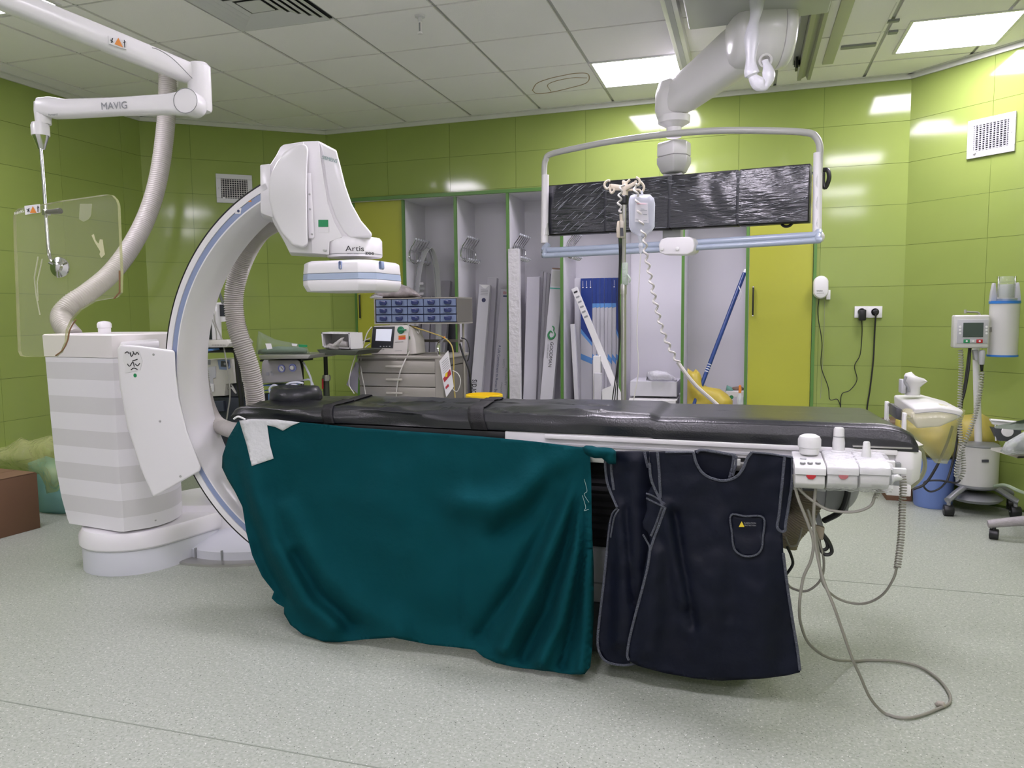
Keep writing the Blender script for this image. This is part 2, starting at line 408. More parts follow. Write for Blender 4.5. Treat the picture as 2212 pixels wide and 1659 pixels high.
# stain ring on one ceiling tile
STAIN = film('water_stain', 'a0795a', .16, .9, 0, tint=(1, 1, 1))
pts = [(1150, 195), (1160, 180), (1185, 170), (1215, 163), (1245, 158), (1270, 160), (1268, 178), (1230, 190), (1190, 199), (1160, 202)]
RING = mat('stain_edge', 'a8947c', .9)
T([atz(u, v, ZC-.0006) for u, v in pts+pts[:1]], .0035, 'stain', RING, cl, n=4)
T([atz(u, v, ZC-.0006) for u, v in [(1268, 168), (1235, 168), (1200, 175), (1183, 184), (1190, 197)]], .003, 'stain', RING, cl, n=4)
# ceiling light panels
EM = mat('lit_diffuser', (1.0, .92, 1.07), .5, emit=LAMP)
nm = {(3, 2): 'square ceiling light panel glowing behind the monitor boom arm', (6.17, 1.76): 'square ceiling light panel over the right corner, right of the ceiling rails',
      (-2.1, -2.05): 'square ceiling light panel at the top left above the white shield arm'}
FR = mat('light_frame', 'd8d8d8', .4)
for a, c in LIGHTS:
    x, y = GX+a*.6, GY+c*.6; kk = nm.get((a, c))
    t = thing('ceiling_light', kk or 'square white ceiling light panel outside the picture, above the viewer, rearmost row added for fill light', 'light', (x+.3, y+.3, ZC), None if kk else 'ceiling lights behind the camera')
    fb = MB()
    for q in (((.0, .0), (.6, .02)), ((0, .58), (.6, .6)), ((0, .02), (.02, .58)), ((.58, .02), (.6, .58))): fb.box((x+q[0][0], y+q[0][1], ZC-.006), (x+q[1][0], y+q[1][1], ZC+.01))
    fb.build('frame', FR, t, smooth=False)
    B((x+.02, y+.02, ZC-.003), (x+.58, y+.58, ZC+.008), 'diffuser', EM, t, smooth=False)
# supply air diffuser
t = thing('air_diffuser', 'square white slatted air diffuser in the ceiling at top left', 'vent', (GX+.3, GY-.3, ZC))
VD = mat('vent_shadow', '22232a', .6); VW = mat('vent_white', 'd0d0d4', .4)
B((GX+.01, GY-.59, ZC+.004), (GX+.59, GY-.01, ZC+.01), 'backing', VD, t)
for k in range(6):
    h = .285-k*.042; b = MB(); z0, z1 = ZC-.016, ZC+.002; w_ = .030 if k < 5 else h
    cx, cy = GX+.3, GY-.3
    def rg(hh, z): return [V((cx-hh, cy-hh, z)), V((cx+hh, cy-hh, z)), V((cx+hh, cy+hh, z)), V((cx-hh, cy+hh, z))]
    if k < 5: b.loft([rg(h, z0+.008), rg(h, z0+.011), rg(h-w_, z1), rg(h-w_, z1-.003)], cap=False, close=True)
    else: b.loft([rg(.07, z0+.01), rg(.07, z0+.014)])
    b.build('louvre', VW, t, smooth=False)
# wall vents
def vent(name, label, p, d, s, c, wd, hg, rows, cols, knob, vert):
    D = V((d.x, d.y, 0)).normalized(); n = V((D.y, -D.x, 0)); O = V((p.x, p.y, 0))+D*s+V((0, 0, c))
    t = thing('wall_vent', label, 'vent', O)
    def q(a, b_, e): return O+D*a+V((0, 0, b_))+n*e
    B_ = MB(); f = .04
    for (a0, a1, b0, b1) in ((-wd/2, wd/2, hg/2-f, hg/2), (-wd/2, wd/2, -hg/2, -hg/2+f), (-wd/2, -wd/2+f, -hg/2+f, hg/2-f), (wd/2-f, wd/2, -hg/2+f, hg/2-f)):
        B_.prism([q(a0, b0, .008), q(a1, b0, .008), q(a1, b1, .008), q(a0, b1, .008)], n*.012)
    B_.build('frame', VW, t, bevel=.002, seg=1)
    MB().prism([q(-wd/2+f, -hg/2+f, .008), q(wd/2-f, -hg/2+f, .008), q(wd/2-f, hg/2-f, .008), q(-wd/2+f, hg/2-f, .008)], n*.001).build('backing', VD, t, smooth=False)
    for i in range(cols):
        a = -wd/2+f+(wd-2*f)*(i+.5)/cols; MB().prism([q(a-.0022, -hg/2+f, .009), q(a+.0022, -hg/2+f, .009), q(a+.0022, hg/2-f, .009), q(a-.0022, hg/2-f, .009)], n*.012).build('slat', VW if vert else STEEL, t, smooth=False)
    for i in range(rows):
        a = -hg/2+f+(hg-2*f)*(i+.5)/rows; MB().prism([q(-wd/2+f, a-.0015, .009), q(wd/2-f, a-.0015, .009), q(wd/2-f, a+.0015, .009), q(-wd/2+f, a+.0015, .009)], n*.006).build('crossbar', STEEL if not vert else VW, t, smooth=False)
    for e in (-1, 1): MB().cyl(q(e*(wd/2-f/2), 0, .018), q(e*(wd/2-f/2), 0, .022), .004, n=10).build('screw', SCREW, t)
    MB().cyl(q(-wd/2+f+knob, -hg/2+f*.9, .018), q(-wd/2+f+knob, -hg/2+f*.9, .03), .011, n=14).build('knob', VW, t)
vent('v', 'square white wall vent with a dark grille behind the arc machine', PLL, PL-PLL, (VLs[0]+VLs[1])/2-.02, 2.392, .295, .245, 9, 11, .02, False)
vent('v', 'square white wall vent with bright vertical slats on the right wall', PR, PRR-PR, .575, 2.404, .302, .245, 12, 10, .015, True)
# sprinkler head
p = atz(907, 34, ZC)
t = thing('ceiling_sprinkler', 'small white sprinkler head hanging from the ceiling', 'sprinkler', p)
MB().lathe(p, [(.03, 0), (.028, -.008), (.012, -.012), (.012, -.03)]).build('body', VW, t)
MB().cyl(p-V((0, 0, .03)), p-V((0, 0, .09)), .009, n=10).build('tube', WHITE, t)
MB().cyl(p-V((0, 0, .09)), p-V((0, 0, .098)), .014, n=14).build('cap', WHITE, t)
B(p+V((-.003, -.011, -.085)), p+V((.005, -.006, -.04)), 'label_strip', GREY, t)
# ================================================================== built-in lockers
LG = mat('green_edge_band', '56813c', .35); LWH = mat('locker_white', 'd9d8dd', .55); LDOOR = mat('yellow_green_door', 'a9ac3a', .35, var=.04, vscale=2)
lk = thing('wall_lockers', 'tall built-in lockers with green edges, white insides and yellow-green doors', 'cabinet', (-1.46, 6.3, 0))
DIV = [-3.385, -2.899, -2.406, -1.933, -1.467, -.977, -.486, -.004, .476]; LD = .50
def LB(x0, x1, d0, d1, z0, z1, name, m, par=lk, **k):
    y = yb((x0+x1)/2); return B((x0, y+d0, z0), (x1, y+d1, z1), name, m, par, **k)
LB(LX0, LX1+.01, LD, LD+.02, 0, LZ1, 'back_panel', LWH, smooth=False)
LB(LX0, LX1+.01, .012, LD, LZ1-.02, LZ1, 'top_panel', LWH, smooth=False)
LB(LX0, LX1+.01, .012, LD, 0, .09, 'plinth', LWH, smooth=False)
LB(LX0, LX1+.01, -.012, .012, LZ1-.016, LZ1+.012, 'top_edge', LG, smooth=False)
for i, x in enumerate(DIV):
    LB(x-.008, x+.008, .012, LD, .09, LZ1-.02, 'divider', LWH, smooth=False)
    LB(x-.011, x+.011, -.014, .012, 0, LZ1-.016, 'edge_strip', LG, smooth=False)
for i in (0, 7):
    d = LB(DIV[i]+.014, DIV[i+1]-.014, -.008, .010, .09, LZ1-.02, 'door', LDOOR, smooth=False)
    xh = DIV[i]+.045
    hb = MB(); yy = yb(xh)-.03
    hb.box((xh-.006, yy-.006, 1.265), (xh+.006, yy+.006, 1.475)); hd = hb.build('handle', BLACK, d, bevel=.003)
    for z in (1.262, 1.478): MB().cyl((xh, yy-.005, z), (xh, yy+.024, z), .006, n=10).build('handle_post', CHROME, hd)
# wire coat racks on the left side panels
def rack(i, label):
    x = DIV[i]+.012; y0 = yb(x); z = 1.865+(.0 if i else -.03)
    t = thing('coat_rack', label, 'coat rack', (x, y0+.2, z), None)
    b = MB()
    loop = [(x+.02, y0+.06, z), (x+.02, y0+.36, z-.0), (x+.03, y0+.385, z-.03), (x+.03, y0+.38, z-.07), (x+.02, y0+.36, z-.085), (x+.02, y0+.06, z-.085), (x+.02, y0+.03, z-.05), (x+.02, y0+.04, z-.015), (x+.02, y0+.06, z)]
    b.sweep(cr(loop, 5), .004, 6); b.build('frame', CHROME, t)
    for k in range(6):
        y = y0+.07+.058*k
        h = MB().sweep(cr([(x+.085, y-.03, z+.085), (x+.055, y-.015, z+.05), (x+.016, y, z), (x+.016, y, z-.09), (x+.05, y+.01, z-.12), (x+.075, y+.015, z-.10)], 4), .0042, 6)
        hk = h.build('hook', CHROME, t); MB().ball((x+.087, y-.032, z+.09), .010, n=8).ball((x+.078, y+.016, z-.096), .010, n=8).build('tip', film('clear_tip', 'dfe2ea', .6) if 'clear_tip' not in MATS else MATS['clear_tip'], hk)
rack(1, 'chrome wire coat rack in the first open locker, above the arched wrapped sheet')
rack(2, 'chrome wire coat rack in the second open locker from the left')
rack(3, 'chrome wire coat rack in the third open locker, above the tall crinkled white box')
rack(4, 'chrome wire coat rack in the locker with blue boxes, half behind the monitor bank')
# ---- leaning boxes
def lean(name, label, ut, vt, ub, vb, wpx, Yt, Yb, th, m, grp=None, cat='box', zb=.095, ext=True, bev=.002):
    A = at(ut, vt, Yt); C = at(ub, vb, Yb)
    if ext: C = A+(C-A)*((A.z-zb)/(A.z-C.z))
    ax = (A-C).normalized(); wd = wpx*Yt/F/CF.y*1.0
    x = V((1, 0, 0)); x = (x-ax*x.dot(ax)).normalized(); y = ax.cross(x)*-1
    if y.y < 0: y = -y
    c = (A+C)/2+y*(th/2)
    t = thing(name, label, cat, (c.x, c.y, zb), grp)
    bd = MB().obox(c, x*(wd/2), y*(th/2), ax*((A-C).length/2)).build('carton_body', m, t, bevel=bev, seg=1)
    def P(a, s): return A-ax*a+x*(s*wd)     # a = distance down from the top, s = -.5..+.5 across the face
    return t, P, -y, (A-C).length, ax, x, bd
GREYC = mat('grey_white_carton', 'b7b5bd', .5, var=.03); GREYD = mat('grey_box_side', '8f8d96', .55)
def leanq(*a, **k): return lean(*a, **k)
# bay 3: main catheter box and the one behind it
t, P, n, L, ax, x, bd = lean('catheter_box', 'long white carton with a barcode label, foremost in the second open locker', 1047, 615, 1027, 858, 25, 6.25+.20, 6.22+.12, .05, CARTON)
MB().prism([P(.0, -.45)+n*.001, P(.0, .45)+n*.001, P(.035, .1)+n*.003, P(.03, -.1)+n*.003], n*.001).build('flap', PAPER, t, smooth=False)
for k in range(4): MB().prism([P(.045+k*.014, -.3)+n*.0006, P(.045+k*.014, .35)+n*.0006, P(.049+k*.014, .35)+n*.0006, P(.049+k*.014, -.3)+n*.0006], n*.0006).build('print_line', INKG, t, smooth=False)
MB().lathe(P(.135, .03)+n*.0005, [(.019, 0), (.019, .001)], 20, n).build('oval_mark', mat('dark_blue_ink', '2b2f55', .5), t)
text('Cordis', P(1.005, .02), P(.835, .02), n, 'lettering', INK, t, hs=1.5)
lean('catheter_box', 'grey-white carton standing behind the foremost box of the second open locker', 1063, 600, 1046, 858, 22, 6.25+.32, 6.22+.22, .05, GREYC)
# motto box
t, P, n, L, ax, x, bd = lean('catheter_box', 'white carton printed with a motto in small blue letters', 1098, 625, 1078, 858, 34, 6.25+.34, 6.22+.22, .06, GREYC)
NAVYI = mat('navy_ink', '2f3a62', .5); REDI = mat('red_ink', 'a8323a', .5)
text('BIOTR', P(.045, -.30), P(.045, .42), n, 'lettering', REDI, t)
MB().prism([P(.055, -.3)+n*.0006, P(.055, .4)+n*.0006, P(.07, .4)+n*.0006, P(.07, -.3)+n*.0006], n*.0006).build('print_bar', NAVYI, t, smooth=False)
text('A Life Commitment to Human Being', P(.50, -.33), P(.955, -.33), n, 'lettering', NAVYI, t, hs=1.15)
for k, (s_, a0) in enumerate((('QUALITY', .53), ('SAFETY', .62), ('RELIABILITY', .70), ('INNOVATION', .83))):
    text(s_, P(a0, .05 if k % 2 else .28), P(a0+.014*len(s_), .05 if k % 2 else .28), n, 'lettering', INKG, t)
# white crinkled tall box hanging at the divider
t, P, n, L, ax, x, bd = lean('tall_wrapped_box', 'tall narrow white box with a crinkled face leaning on the green divider', 1109, 537, 1112, 856, 24, 6.24, 6.18, .05, mat('crinkled_white', 'd2d0d4', .45, bump=.9, bscale=22))
# bay 4 group
FOIL = film('cling_wrap', 'e6e8ee', .22, .12, .8, 60)
lean('catheter_box', 'flat white carton left of the thin grey sleeves in the third open locker', 1152, 598, 1144, 858, 28, 6.52, 6.38, .05, CARTON)
for k in range(5):
    lean('grey_sleeve', ['thin grey-white sleeve next to the flat white carton', 'thin grey-white sleeve, second of the five leaning together', 'thin grey-white sleeve in the middle of the five leaning together', 'thin grey-white sleeve, fourth of the five leaning together', 'thin dark-edged sleeve beside the carton with the green logo'][k],
         1171+7*k, 586+2*k, 1158+6*k, 858, 6.5, 6.62-.02*k, 6.46-.02*k, .045, [GREYC, CARTON, GREYC, GREYD, DGREY][k], 'thin sleeves leaning in the third open locker')
t, P, n, L, ax, x, bd = lean('catheter_box', 'white carton with a green swirl logo and GOODMAN in capital letters', 1205, 582, 1180, 858, 27, 6.36, 6.27, .07, CARTON, ext=True)
MB().prism([P(-.012, -.45), P(-.012, .5), P(.0, .5), P(.0, -.45)], -n*.05).build('brown_flap', mat('brown_card', '8c7264', .7), t, smooth=False)
MB().prism([P(.012, -.42)+n*.0006, P(.012, .42)+n*.0006, P(.14, .42)+n*.0006, P(.14, -.42)+n*.0006], n*.0006).build('printed_label', mat('label_grey', 'b9bab9', .5), t, smooth=False)
MB().prism([P(.155, -.5)+n*.0006, P(.155, .5)+n*.0006, P(.164, .5)+n*.0006, P(.164, -.5)+n*.0006], n*.0006).build('teal_stripe', mat('teal_ink', '3fa594', .5), t, smooth=False)
text('GOODMAN', P(.61, -.06), P(.82, -.06), n, 'lettering', INK, t, hs=1)
text('GLOBAL GROUP', P(.63, -.26), P(.75, -.26), n, 'lettering', INKG, t)
GI = mat('green_ink', '2c7f4c', .5)
MB().sweep([p+n*.001 for p in cr([P(.515, .12), P(.545, .26), P(.575, .12), P(.58, -.14), P(.55, -.28), P(.52, -.14), P(.535, .05)], 8)], [.003+.007*math.sin(PI*i/48) for i in range(49)], 6).build('swirl_logo', GI, t)
MB().sweep([p+n*.001 for p in cr([P(.475, -.02), P(.49, .12), P(.515, .12)], 8)], .006, 6).build('swirl_logo', GI, t)
lean('small_carton', 'small blue and white carton low behind the logo carton', 1214, 818, 1214, 868, 9, 6.5, 6.5, .06, PAPER)
lean('catheter_box', 'grey-white sheet box in the second open locker, beside its left wall', 1007, 640, 1000, 858, 26, 6.72, 6.6, .04, GREYC)
# bay 2: arched wrapped sheet, small cartons, grey shelf-like boxes
WR = mat('wrapped_sheet', 'c9cacc', .35, bump=.35, bscale=14)
arc = [(899, 870), (897, 720), (899, 640), (905, 585), (914, 552), (925, 536), (934, 545), (942, 580), (946, 640), (947, 720), (946, 870)]
cpts = cr([at(u, v, 6.46) for u, v in arc], 6)
b = MB(); wv = V((.095, -.09, 0)); b.loft([[p-wv*.5-V((0, 0, .006)), p+wv*.5-V((0, 0, .006)), p+wv*.5, p-wv*.5] for p in cpts]); t = b.build('bent_sheet', WR, label='long pale sheet in clear film bent into an arch in the first open locker', cat='packaging')
T([p+V((.01, -.061, .0)) for p in cpts[8:-8:4]], .003, 'printed_line', INKG, t, n=4)
q = at(913, 610, 6.35)
for k in range(7): B(q+V((-.02, -.03, -.02-.045*k)), q+V((.02+.01*(k % 2), -.028, -.045*k)), 'print_block', INKG if k % 2 else GREYC, t, smooth=False)
lean('small_carton', 'small grey carton tilted in the first open locker above the blue drawers', 963, 606, 955, 700, 22, 6.6, 6.5, .05, GREYC)
for k in range(5):
    lean('grey_carton', ['grey carton directly behind the white monitor with green dial', 'grey carton, second of the row seen behind the drawer cart', 'grey carton, middle of the row seen behind the drawer cart', 'grey carton, fourth of the row seen behind the drawer cart', 'dark grey carton closest to the green divider behind the drawer cart'][k],
         902+20*k, 640, 894+19*k, 858, 19, 6.62, 6.5, .06, [GREYD, GREYC, GREYD, GREYC, DGREY][k], 'grey cartons behind the drawer cart')
# bay 5: blue boxes
BLB = mat('royal_blue_print', '1f3a86', .45, var=.06); LBL = mat('light_blue_print', '5f96d6', .45)
ed = [1239, 1254, 1279, 1288, 1296, 1305, 1313, 1322, 1331, 1342]
bz = at(1290, 600, 6.45).z
for k in range(9):
    a = at(ed[k], 600, 6.45).x; c = at(ed[k+1], 600, 6.45).x; y0 = 6.45+(.03 if k == 0 else .004*(k % 3))
    lb = ['plain white narrow box at the left end of the blue box row', 'widest blue-topped box, left in the blue box row'] + ['narrow blue-topped box, %s of the thin ones in the row' % s for s in ('first', 'second', 'third', 'fourth', 'fifth', 'sixth')] + ['blue-topped box at the right end of the row behind the drip pole']
    t = thing('catheter_box', lb[k], 'box', ((a+c)/2, y0, .09), 'row of blue-topped boxes in the lockers')
    B((a+.001, y0, .09), (c-.001, y0+.14, bz-(.003 if k else .0)), 'carton_body', CARTON, t, bevel=.0015, seg=1)
    if k:
        zt = bz-.003; lo = .42 if k in (1, 8) else .21
        z1 = zt-lo; z0 = z1-(.12 if k in (1, 8) else .0)
        MB().prism([(a+.001, y0-.0015, zt), (c-.001, y0-.0015, zt), (c-.001, y0-.0015, z0 if k in (1, 8) else z1), (a+.001, y0-.0015, z1)], (0, .002, 0)).build('blue_print', BLB, t, smooth=False)
        MB().prism([(a+.001, y0-.0015, z1), (c-.001, y0-.0015, z0 if k in (1, 8) else z1), (c-.001, y0-.0015, (z0 if k in (1, 8) else z1)-.03), (a+.001, y0-.0015, z1-.04)], (0, .002, 0)).build('light_blue_print', LBL, t, smooth=False)
        MB().prism([(a+.001, y0-.0015, .95), (c-.001, y0-.0015, .91), (c-.001, y0-.0015, .86), (a+.001, y0-.0015, .90)], (0, .002, 0)).build('light_blue_print', LBL, t, smooth=False)
        if k in (1, 7):
            for dx in ((.02, .052, .085) if k == 1 else (.018,)):
                MB().lathe((a+dx, y0-.0018, zt-.075), [(.006, 0), (.006, .001)], 12, (0, -1, 0)).build('white_mark', PAPER, t)
                B((a+dx-.0015, y0-.003, zt-.065), (a+dx+.0015, y0-.002, zt-.02), 'white_mark', PAPER, t, smooth=False)
lean('catheter_box', 'white carton with blue lower half standing against the left side of the blue box locker', 1236, 700, 1245, 858, 9, 6.3, 6.28, .05, CARTON)
t, P, n, L, ax, x, bd = lean('wrapped_catheter_pack', 'long white pack in clear film leaning diagonally across the blue boxes', 1240, 622, 1322, 820, 13, 6.33, 6.24, .03, PAPER, cat='packaging')
for k in range(6): MB().prism([P(.03+k*.045, -.3)+n*.001, P(.03+k*.045, .3)+n*.001, P(.045+k*.045, .3)+n*.001, P(.045+k*.045, -.3)+n*.001], n*.0006).build('print_block', INKG if k > 0 else INK, t, smooth=False)
def pbox(name, label, u0, v0, u1, v1, Y, d, m, cat='box', group=None, kids=(), zlow=None):
    A = at(u0, v0, Y); C = at(u1, v1, Y); z0 = C.z if zlow is None else zlow
    t = thing(name, label, cat, ((A.x+C.x)/2, Y+d/2, z0), group)
    B((A.x, Y, z0), (C.x, Y+d, A.z), 'body', m, t, bevel=.003, seg=1)
    return t, A, C
pbox('small_carton', 'small upright white carton in front of the blue boxes', 1281, 769, 1296, 868, 6.22, .08, PAPER, zlow=.09)
t, A, C = pbox('small_carton', 'small white carton with a printed label, lower left of the drip pole', 1283, 806, 1299, 868, 6.17, .04, CARTON, zlow=.09)
t = MB().prism([at(1300, 842, 6.14), at(1325, 832, 6.14), at(1338, 868, 6.14), at(1302, 880, 6.14)], (0, .06, 0)).build('folded_paper_pack', PAPER, label='crumpled white and red paper packet beside the drip pole', cat='packaging')
# bay 6: white lidded box with a bag on top
t, A, C = pbox('lidded_box', 'white lidded cardboard box under a crumpled bag in the locker', 1361, 823, 1462, 862, 6.24, .36, CARTON, zlow=.62)
B((A.x-.005, 6.232, C.z+.0), (C.x+.004, 6.61, C.z-.012), 'lid_edge', PAPER, t, smooth=False)
t, A, C = pbox('lidded_box', 'second white box beneath the lidded box, just above the mattress', 1358, 863, 1460, 874, 6.22, .36, PAPER, zlow=.09)
def bag(name, label, outline, Y, depth, m, step=9, amp=.03, sc=8, cat='bag', seed=0, bulge=1.0):
    """crumpled bag or cloth: front and back skins that meet along the outline"""
    b = MB(); cl_ = outline+outline[:1]; R = max(1, min(max(p[0] for p in outline)-min(p[0] for p in outline), max(p[1] for p in outline)-min(p[1] for p in outline))*.28)
    for sd in (-1, 1):
        def fn(u, v):
            e = min(1, pdist(u, v, cl_)/R); e = math.sqrt(max(0, e*(2-e))); p = at(u, v, Y)
            k = noise.noise(V((p.x*sc+seed, p.z*sc, sd)))*amp+noise.noise(V((p.x*sc*3, p.z*sc*3+seed, sd)))*amp*.4
            return at(u, v, Y+sd*(e*depth/2*bulge)+k*e)
        q = patch(outline, step, fn); b.add(q.v, q.f)
    bm = bmesh.new(); me = bpy.data.meshes.new('x'); me.from_pydata(b.v, [], b.f); bm.from_mesh(me); bmesh.ops.remove_doubles(bm, verts=bm.verts, dist=1e-4)
    r = MB(); bm.verts.ensure_lookup_table(); r.v = [v.co.copy() for v in bm.verts]; r.f = [tuple(v.index for v in f.verts) for f in bm.faces]; bm.free(); bpy.data.meshes.remove(me)
    return r.build(name, m, label=label, cat=cat, sharp=180)
CBAG = film('milky_bag', 'e4e4ea', .45, .2, .9, 25)
bag('plastic_bag', 'crumpled clear bag lying on the white lidded box', [(1396, 822), (1398, 803), (1418, 800), (1440, 803), (1462, 817), (1463, 824), (1430, 823)], 6.3, .2, CBAG)
# bay 7: squeegee, yellow bag, spray bottle, cartons
A = at(1608, 590, 6.45); C = at(1517, 828, 6.1)
t = thing('floor_squeegee', 'blue squeegee pole leaning diagonally in the locker with the yellow bag', 'squeegee', (C.x, C.y, .09))
C = A+(C-A)*((A.z-.12)/(A.z-C.z))
BP = mat('blue_pole', '24407c', .35)
MB().cyl(C, A, .016, n=14).build('pole', BP, t); MB().cyl(A, A+(A-C).normalized()*.03, .014, n=12).build('grip', WHITE2, t)
q = A+(C-A)*.11; T([q+V((.015, -.015, .06)), q+V((.035, -.02, .0)), q+V((.02, -.018, -.05)), q+V((-.005, -.016, -.06))], .004, 'clip', WHITE2, t)
for k in range(4): q = A+(C-A)*(.48+.006*k*2); MB().cyl(q, q+(C-A).normalized()*.006, .0165, n=12).build('white_ring', WHITE2, t)
B((C.x-.16, C.y-.03, .092), (C.x+.16, C.y+.01, .13), 'blade', BLACK, t)
YB = mat('yellow_sheet_plastic', 'b5a23c', .45, bump=.3, bscale=12)
bag('yellow_bag', 'crumpled yellow plastic bag slumped at the foot of the blue squeegee', [(1485, 795), (1497, 803), (1503, 797), (1512, 806), (1521, 832), (1530, 836), (1555, 840), (1572, 852), (1583, 866), (1580, 920), (1484, 920)], 6.12, .22, YB, amp=.05, sc=9)
t, A, C = pbox('small_carton', 'small white carton with a green round mark at the right of the locker', 1568, 845, 1606, 880, 6.3, .1, PAPER, zlow=.62)
MB().lathe(at(1580, 858, 6.299), [(.016, 0), (.016, .001)], 16, (0, -1, 0)).build('round_mark', GI, t)
bag('crumpled_wrapper', 'crumpled teal wrapper behind the small white carton', [(1567, 846), (1570, 832), (1580, 836), (1585, 845)], 6.36, .06, mat('teal_wrap', '7db3a6', .5), step=5, amp=.01)
bag('brown_wrapper', 'torn brown paper standing behind the spray bottle', [(1580, 846), (1582, 836), (1600, 834), (1607, 838), (1606, 846)], 6.4, .05, mat('brown_paper', '8a7464', .7), step=5, amp=.01)
p = at(1598, 868, 6.1)
t = thing('spray_bottle', 'small clear spray bottle with an orange cap before the white carton', 'bottle', p-V((0, 0, .05)))
MB().lathe(p-V((0, 0, .05)), [(.02, 0), (.022, .01), (.022, .09), (.010, .11), (.009, .12)]).build('bottle_body', film('clear_bottle', 'dfe6ea', .35), t)
MB().lathe(p-V((0, 0, .05)), [(.010, .118), (.011, .135), (.009, .175), (.003, .178)]).build('cap', ORANGE, t)
# things on the back wall right of the lockers
def wq(u, v, off=0): q = atp(u, v, V((PR.x, PR.y, 0)), V((-.145, -4.735, 0)).normalized()); return q+V((0, -.008-off, 0))
def sock(u, label, gr):
    c = wq(u, 674); t = thing('wall_socket', label, 'socket', c)
    w_ = .048; MB().prism([c+V((-w_, 0, -.042)), c+V((w_, 0, -.042)), c+V((w_, 0, .042)), c+V((-w_, 0, .042))], (0, -.012, 0)).build('plate', WHITE2, t, bevel=.003)
    MB().lathe(c-V((0, .012, 0)), [(.026, 0), (.027, .001), (.022, -.004), (.001, -.005)], 20, (0, -1, 0)).build('recess', GREY, t)
    return c
c1 = sock(1860.5, 'left white wall socket holding a square black adapter', 's'); c2 = sock(1889.5, 'right white wall socket holding a round black plug', 's')
t = thing('power_adapter', 'square black plug-in adapter in the left wall socket', 'adapter', c1)
MB().box(c1+V((-.022, -.06, -.062)), c1+V((.026, -.014, .018))).build('adapter_body', BLACK, t, bevel=.008)
MB().cyl(c1+V((0, -.014, 0)), c1+V((0, -.02, 0)), .02, n=16).build('collar', BLACK, t)
e = c1+V((0, -.035, -.06))
T([e]+[wq(u, v, .02) for u, v in [(1861, 720), (1857, 765), (1845, 790), (1850, 820), (1835, 842), (1818, 850), (1815, 872), (1815, 900)]], .003, 'cord', CABLEK, t)
t = thing('power_plug', 'round black plug with a straight cord in the right wall socket', 'plug', c2)
MB().lathe(c2-V((0, .014, 0)), [(.019, 0), (.019, .03), (.012, .036)], 18, (0, -1, 0)).build('plug_body', BLACK, t)
T([c2+V((0, -.04, 0)), c2+V((0, -.045, -.03))]+[wq(u, v, .02) for u, v in [(1888, 720), (1885, 780), (1878, 840), (1872, 880), (1870, 930)]], .0055, 'cord', CABLEK, t)
q = wq(1772, 621); t = thing('air_freshener', 'white rounded wall box with a drooping black lead beside the yellow door', 'dispenser', q)
MB().loft([[q+V((math.cos(a)*.052*s, -o, math.sin(a)*.052*s+(.032 if math.sin(a) > 0 else -.032)*s)) for a in [2*PI*k/28 for k in range(28)]] for s, o in ((1, .01), (1, .045), (.9, .058), (.7, .062))]).build('case', WHITE2, t)
text('smoke', q+V((-.03, -.062, -.03)), q+V((.01, -.062, -.03)), (0, -1, 0), 'lettering', INK, t); B(q+V((-.03, -.0632, -.044)), q+V((.02, -.0622, -.041)), 'print_line', INKG, t, smooth=False)
MB().box(q+V((.04, -.03, -.09)), q+V((.068, -.0, -.02))).build('side_bracket', WHITE2, t, bevel=.002)
T([q+V((-.01, -.03, -.08))]+[wq(u, v, .02) for u, v in [(1766, 680), (1775, 740), (1773, 790), (1788, 835), (1792, 862), (1808, 862), (1816, 880)]], .003, 'cord', CABLEK, t)
T([wq(1781, 645, .01), wq(1780, 700, .005), wq(1777, 780, .005), wq(1772, 860, .005)], .0012, 'thin_wire', CABLEG, t)
# ================================================================== angiography arc and its stand
WM = mat('machine_white', 'e4e2e5', .3, coat=.15)
WL = mat('machine_light_grey', 'cdcfd6', .38)
st = thing('arc_stand', 'white floor stand with striped column and wide curved foot left of the table', 'medical machine', (-3.1, 3.25, 0))
# column: section rings
def colring(z, xl, yv, tp=1):
    # left-front, ridge, rounded right, back
    xr = -2.985+(.01 if z < .5 else 0)
    R = [(xl, 3.13), (xl+.02, 3.10), (xr-.012, 3.043), (xr+.012, 3.05)]
    R += [(-2.935, 3.085), (-2.895, 3.135), (-2.873, 3.20), (-2.872, 3.28), (-2.89, 3.35), (-2.93, 3.43), (-3.0, 3.5), (-3.1, 3.55), (-3.25, 3.56), (xl+.05, 3.54), (xl, 3.46)]
    return [V((x, y, z)) for x, y in R]
rows = [(150, 1128), (146, 1118), (133, 1070), (120, 1000), (110, 900), (101, 800), (94, 724)]
rings = []
for u, v in rows:
    p = at(u, v, 3.12); rings.append(colring(p.z, p.x, 0, 1.0 if p.z > .45 else .96))
SM = bpy.data.materials.new('striped_machine_white'); SM.use_nodes = True; nt = SM.node_tree; b_ = nt.nodes['Principled BSDF']; b_.inputs['Roughness'].default_value = .33
tc = nt.nodes.new('ShaderNodeTexCoord'); sp = nt.nodes.new('ShaderNodeSeparateXYZ'); nt.links.new(tc.outputs['Object'], sp.inputs[0])
m1 = nt.nodes.new('ShaderNodeMath'); m1.operation = 'MULTIPLY_ADD'; m1.inputs[1].default_value = 1/.172; m1.inputs[2].default_value = .26; nt.links.new(sp.outputs['Z'], m1.inputs[0])
m2 = nt.nodes.new('ShaderNodeMath'); m2.operation = 'FRACT'; nt.links.new(m1.outputs[0], m2.inputs[0])
m3 = nt.nodes.new('ShaderNodeMath'); m3.operation = 'GREATER_THAN'; m3.inputs[1].default_value = .5; nt.links.new(m2.outputs[0], m3.inputs[0])
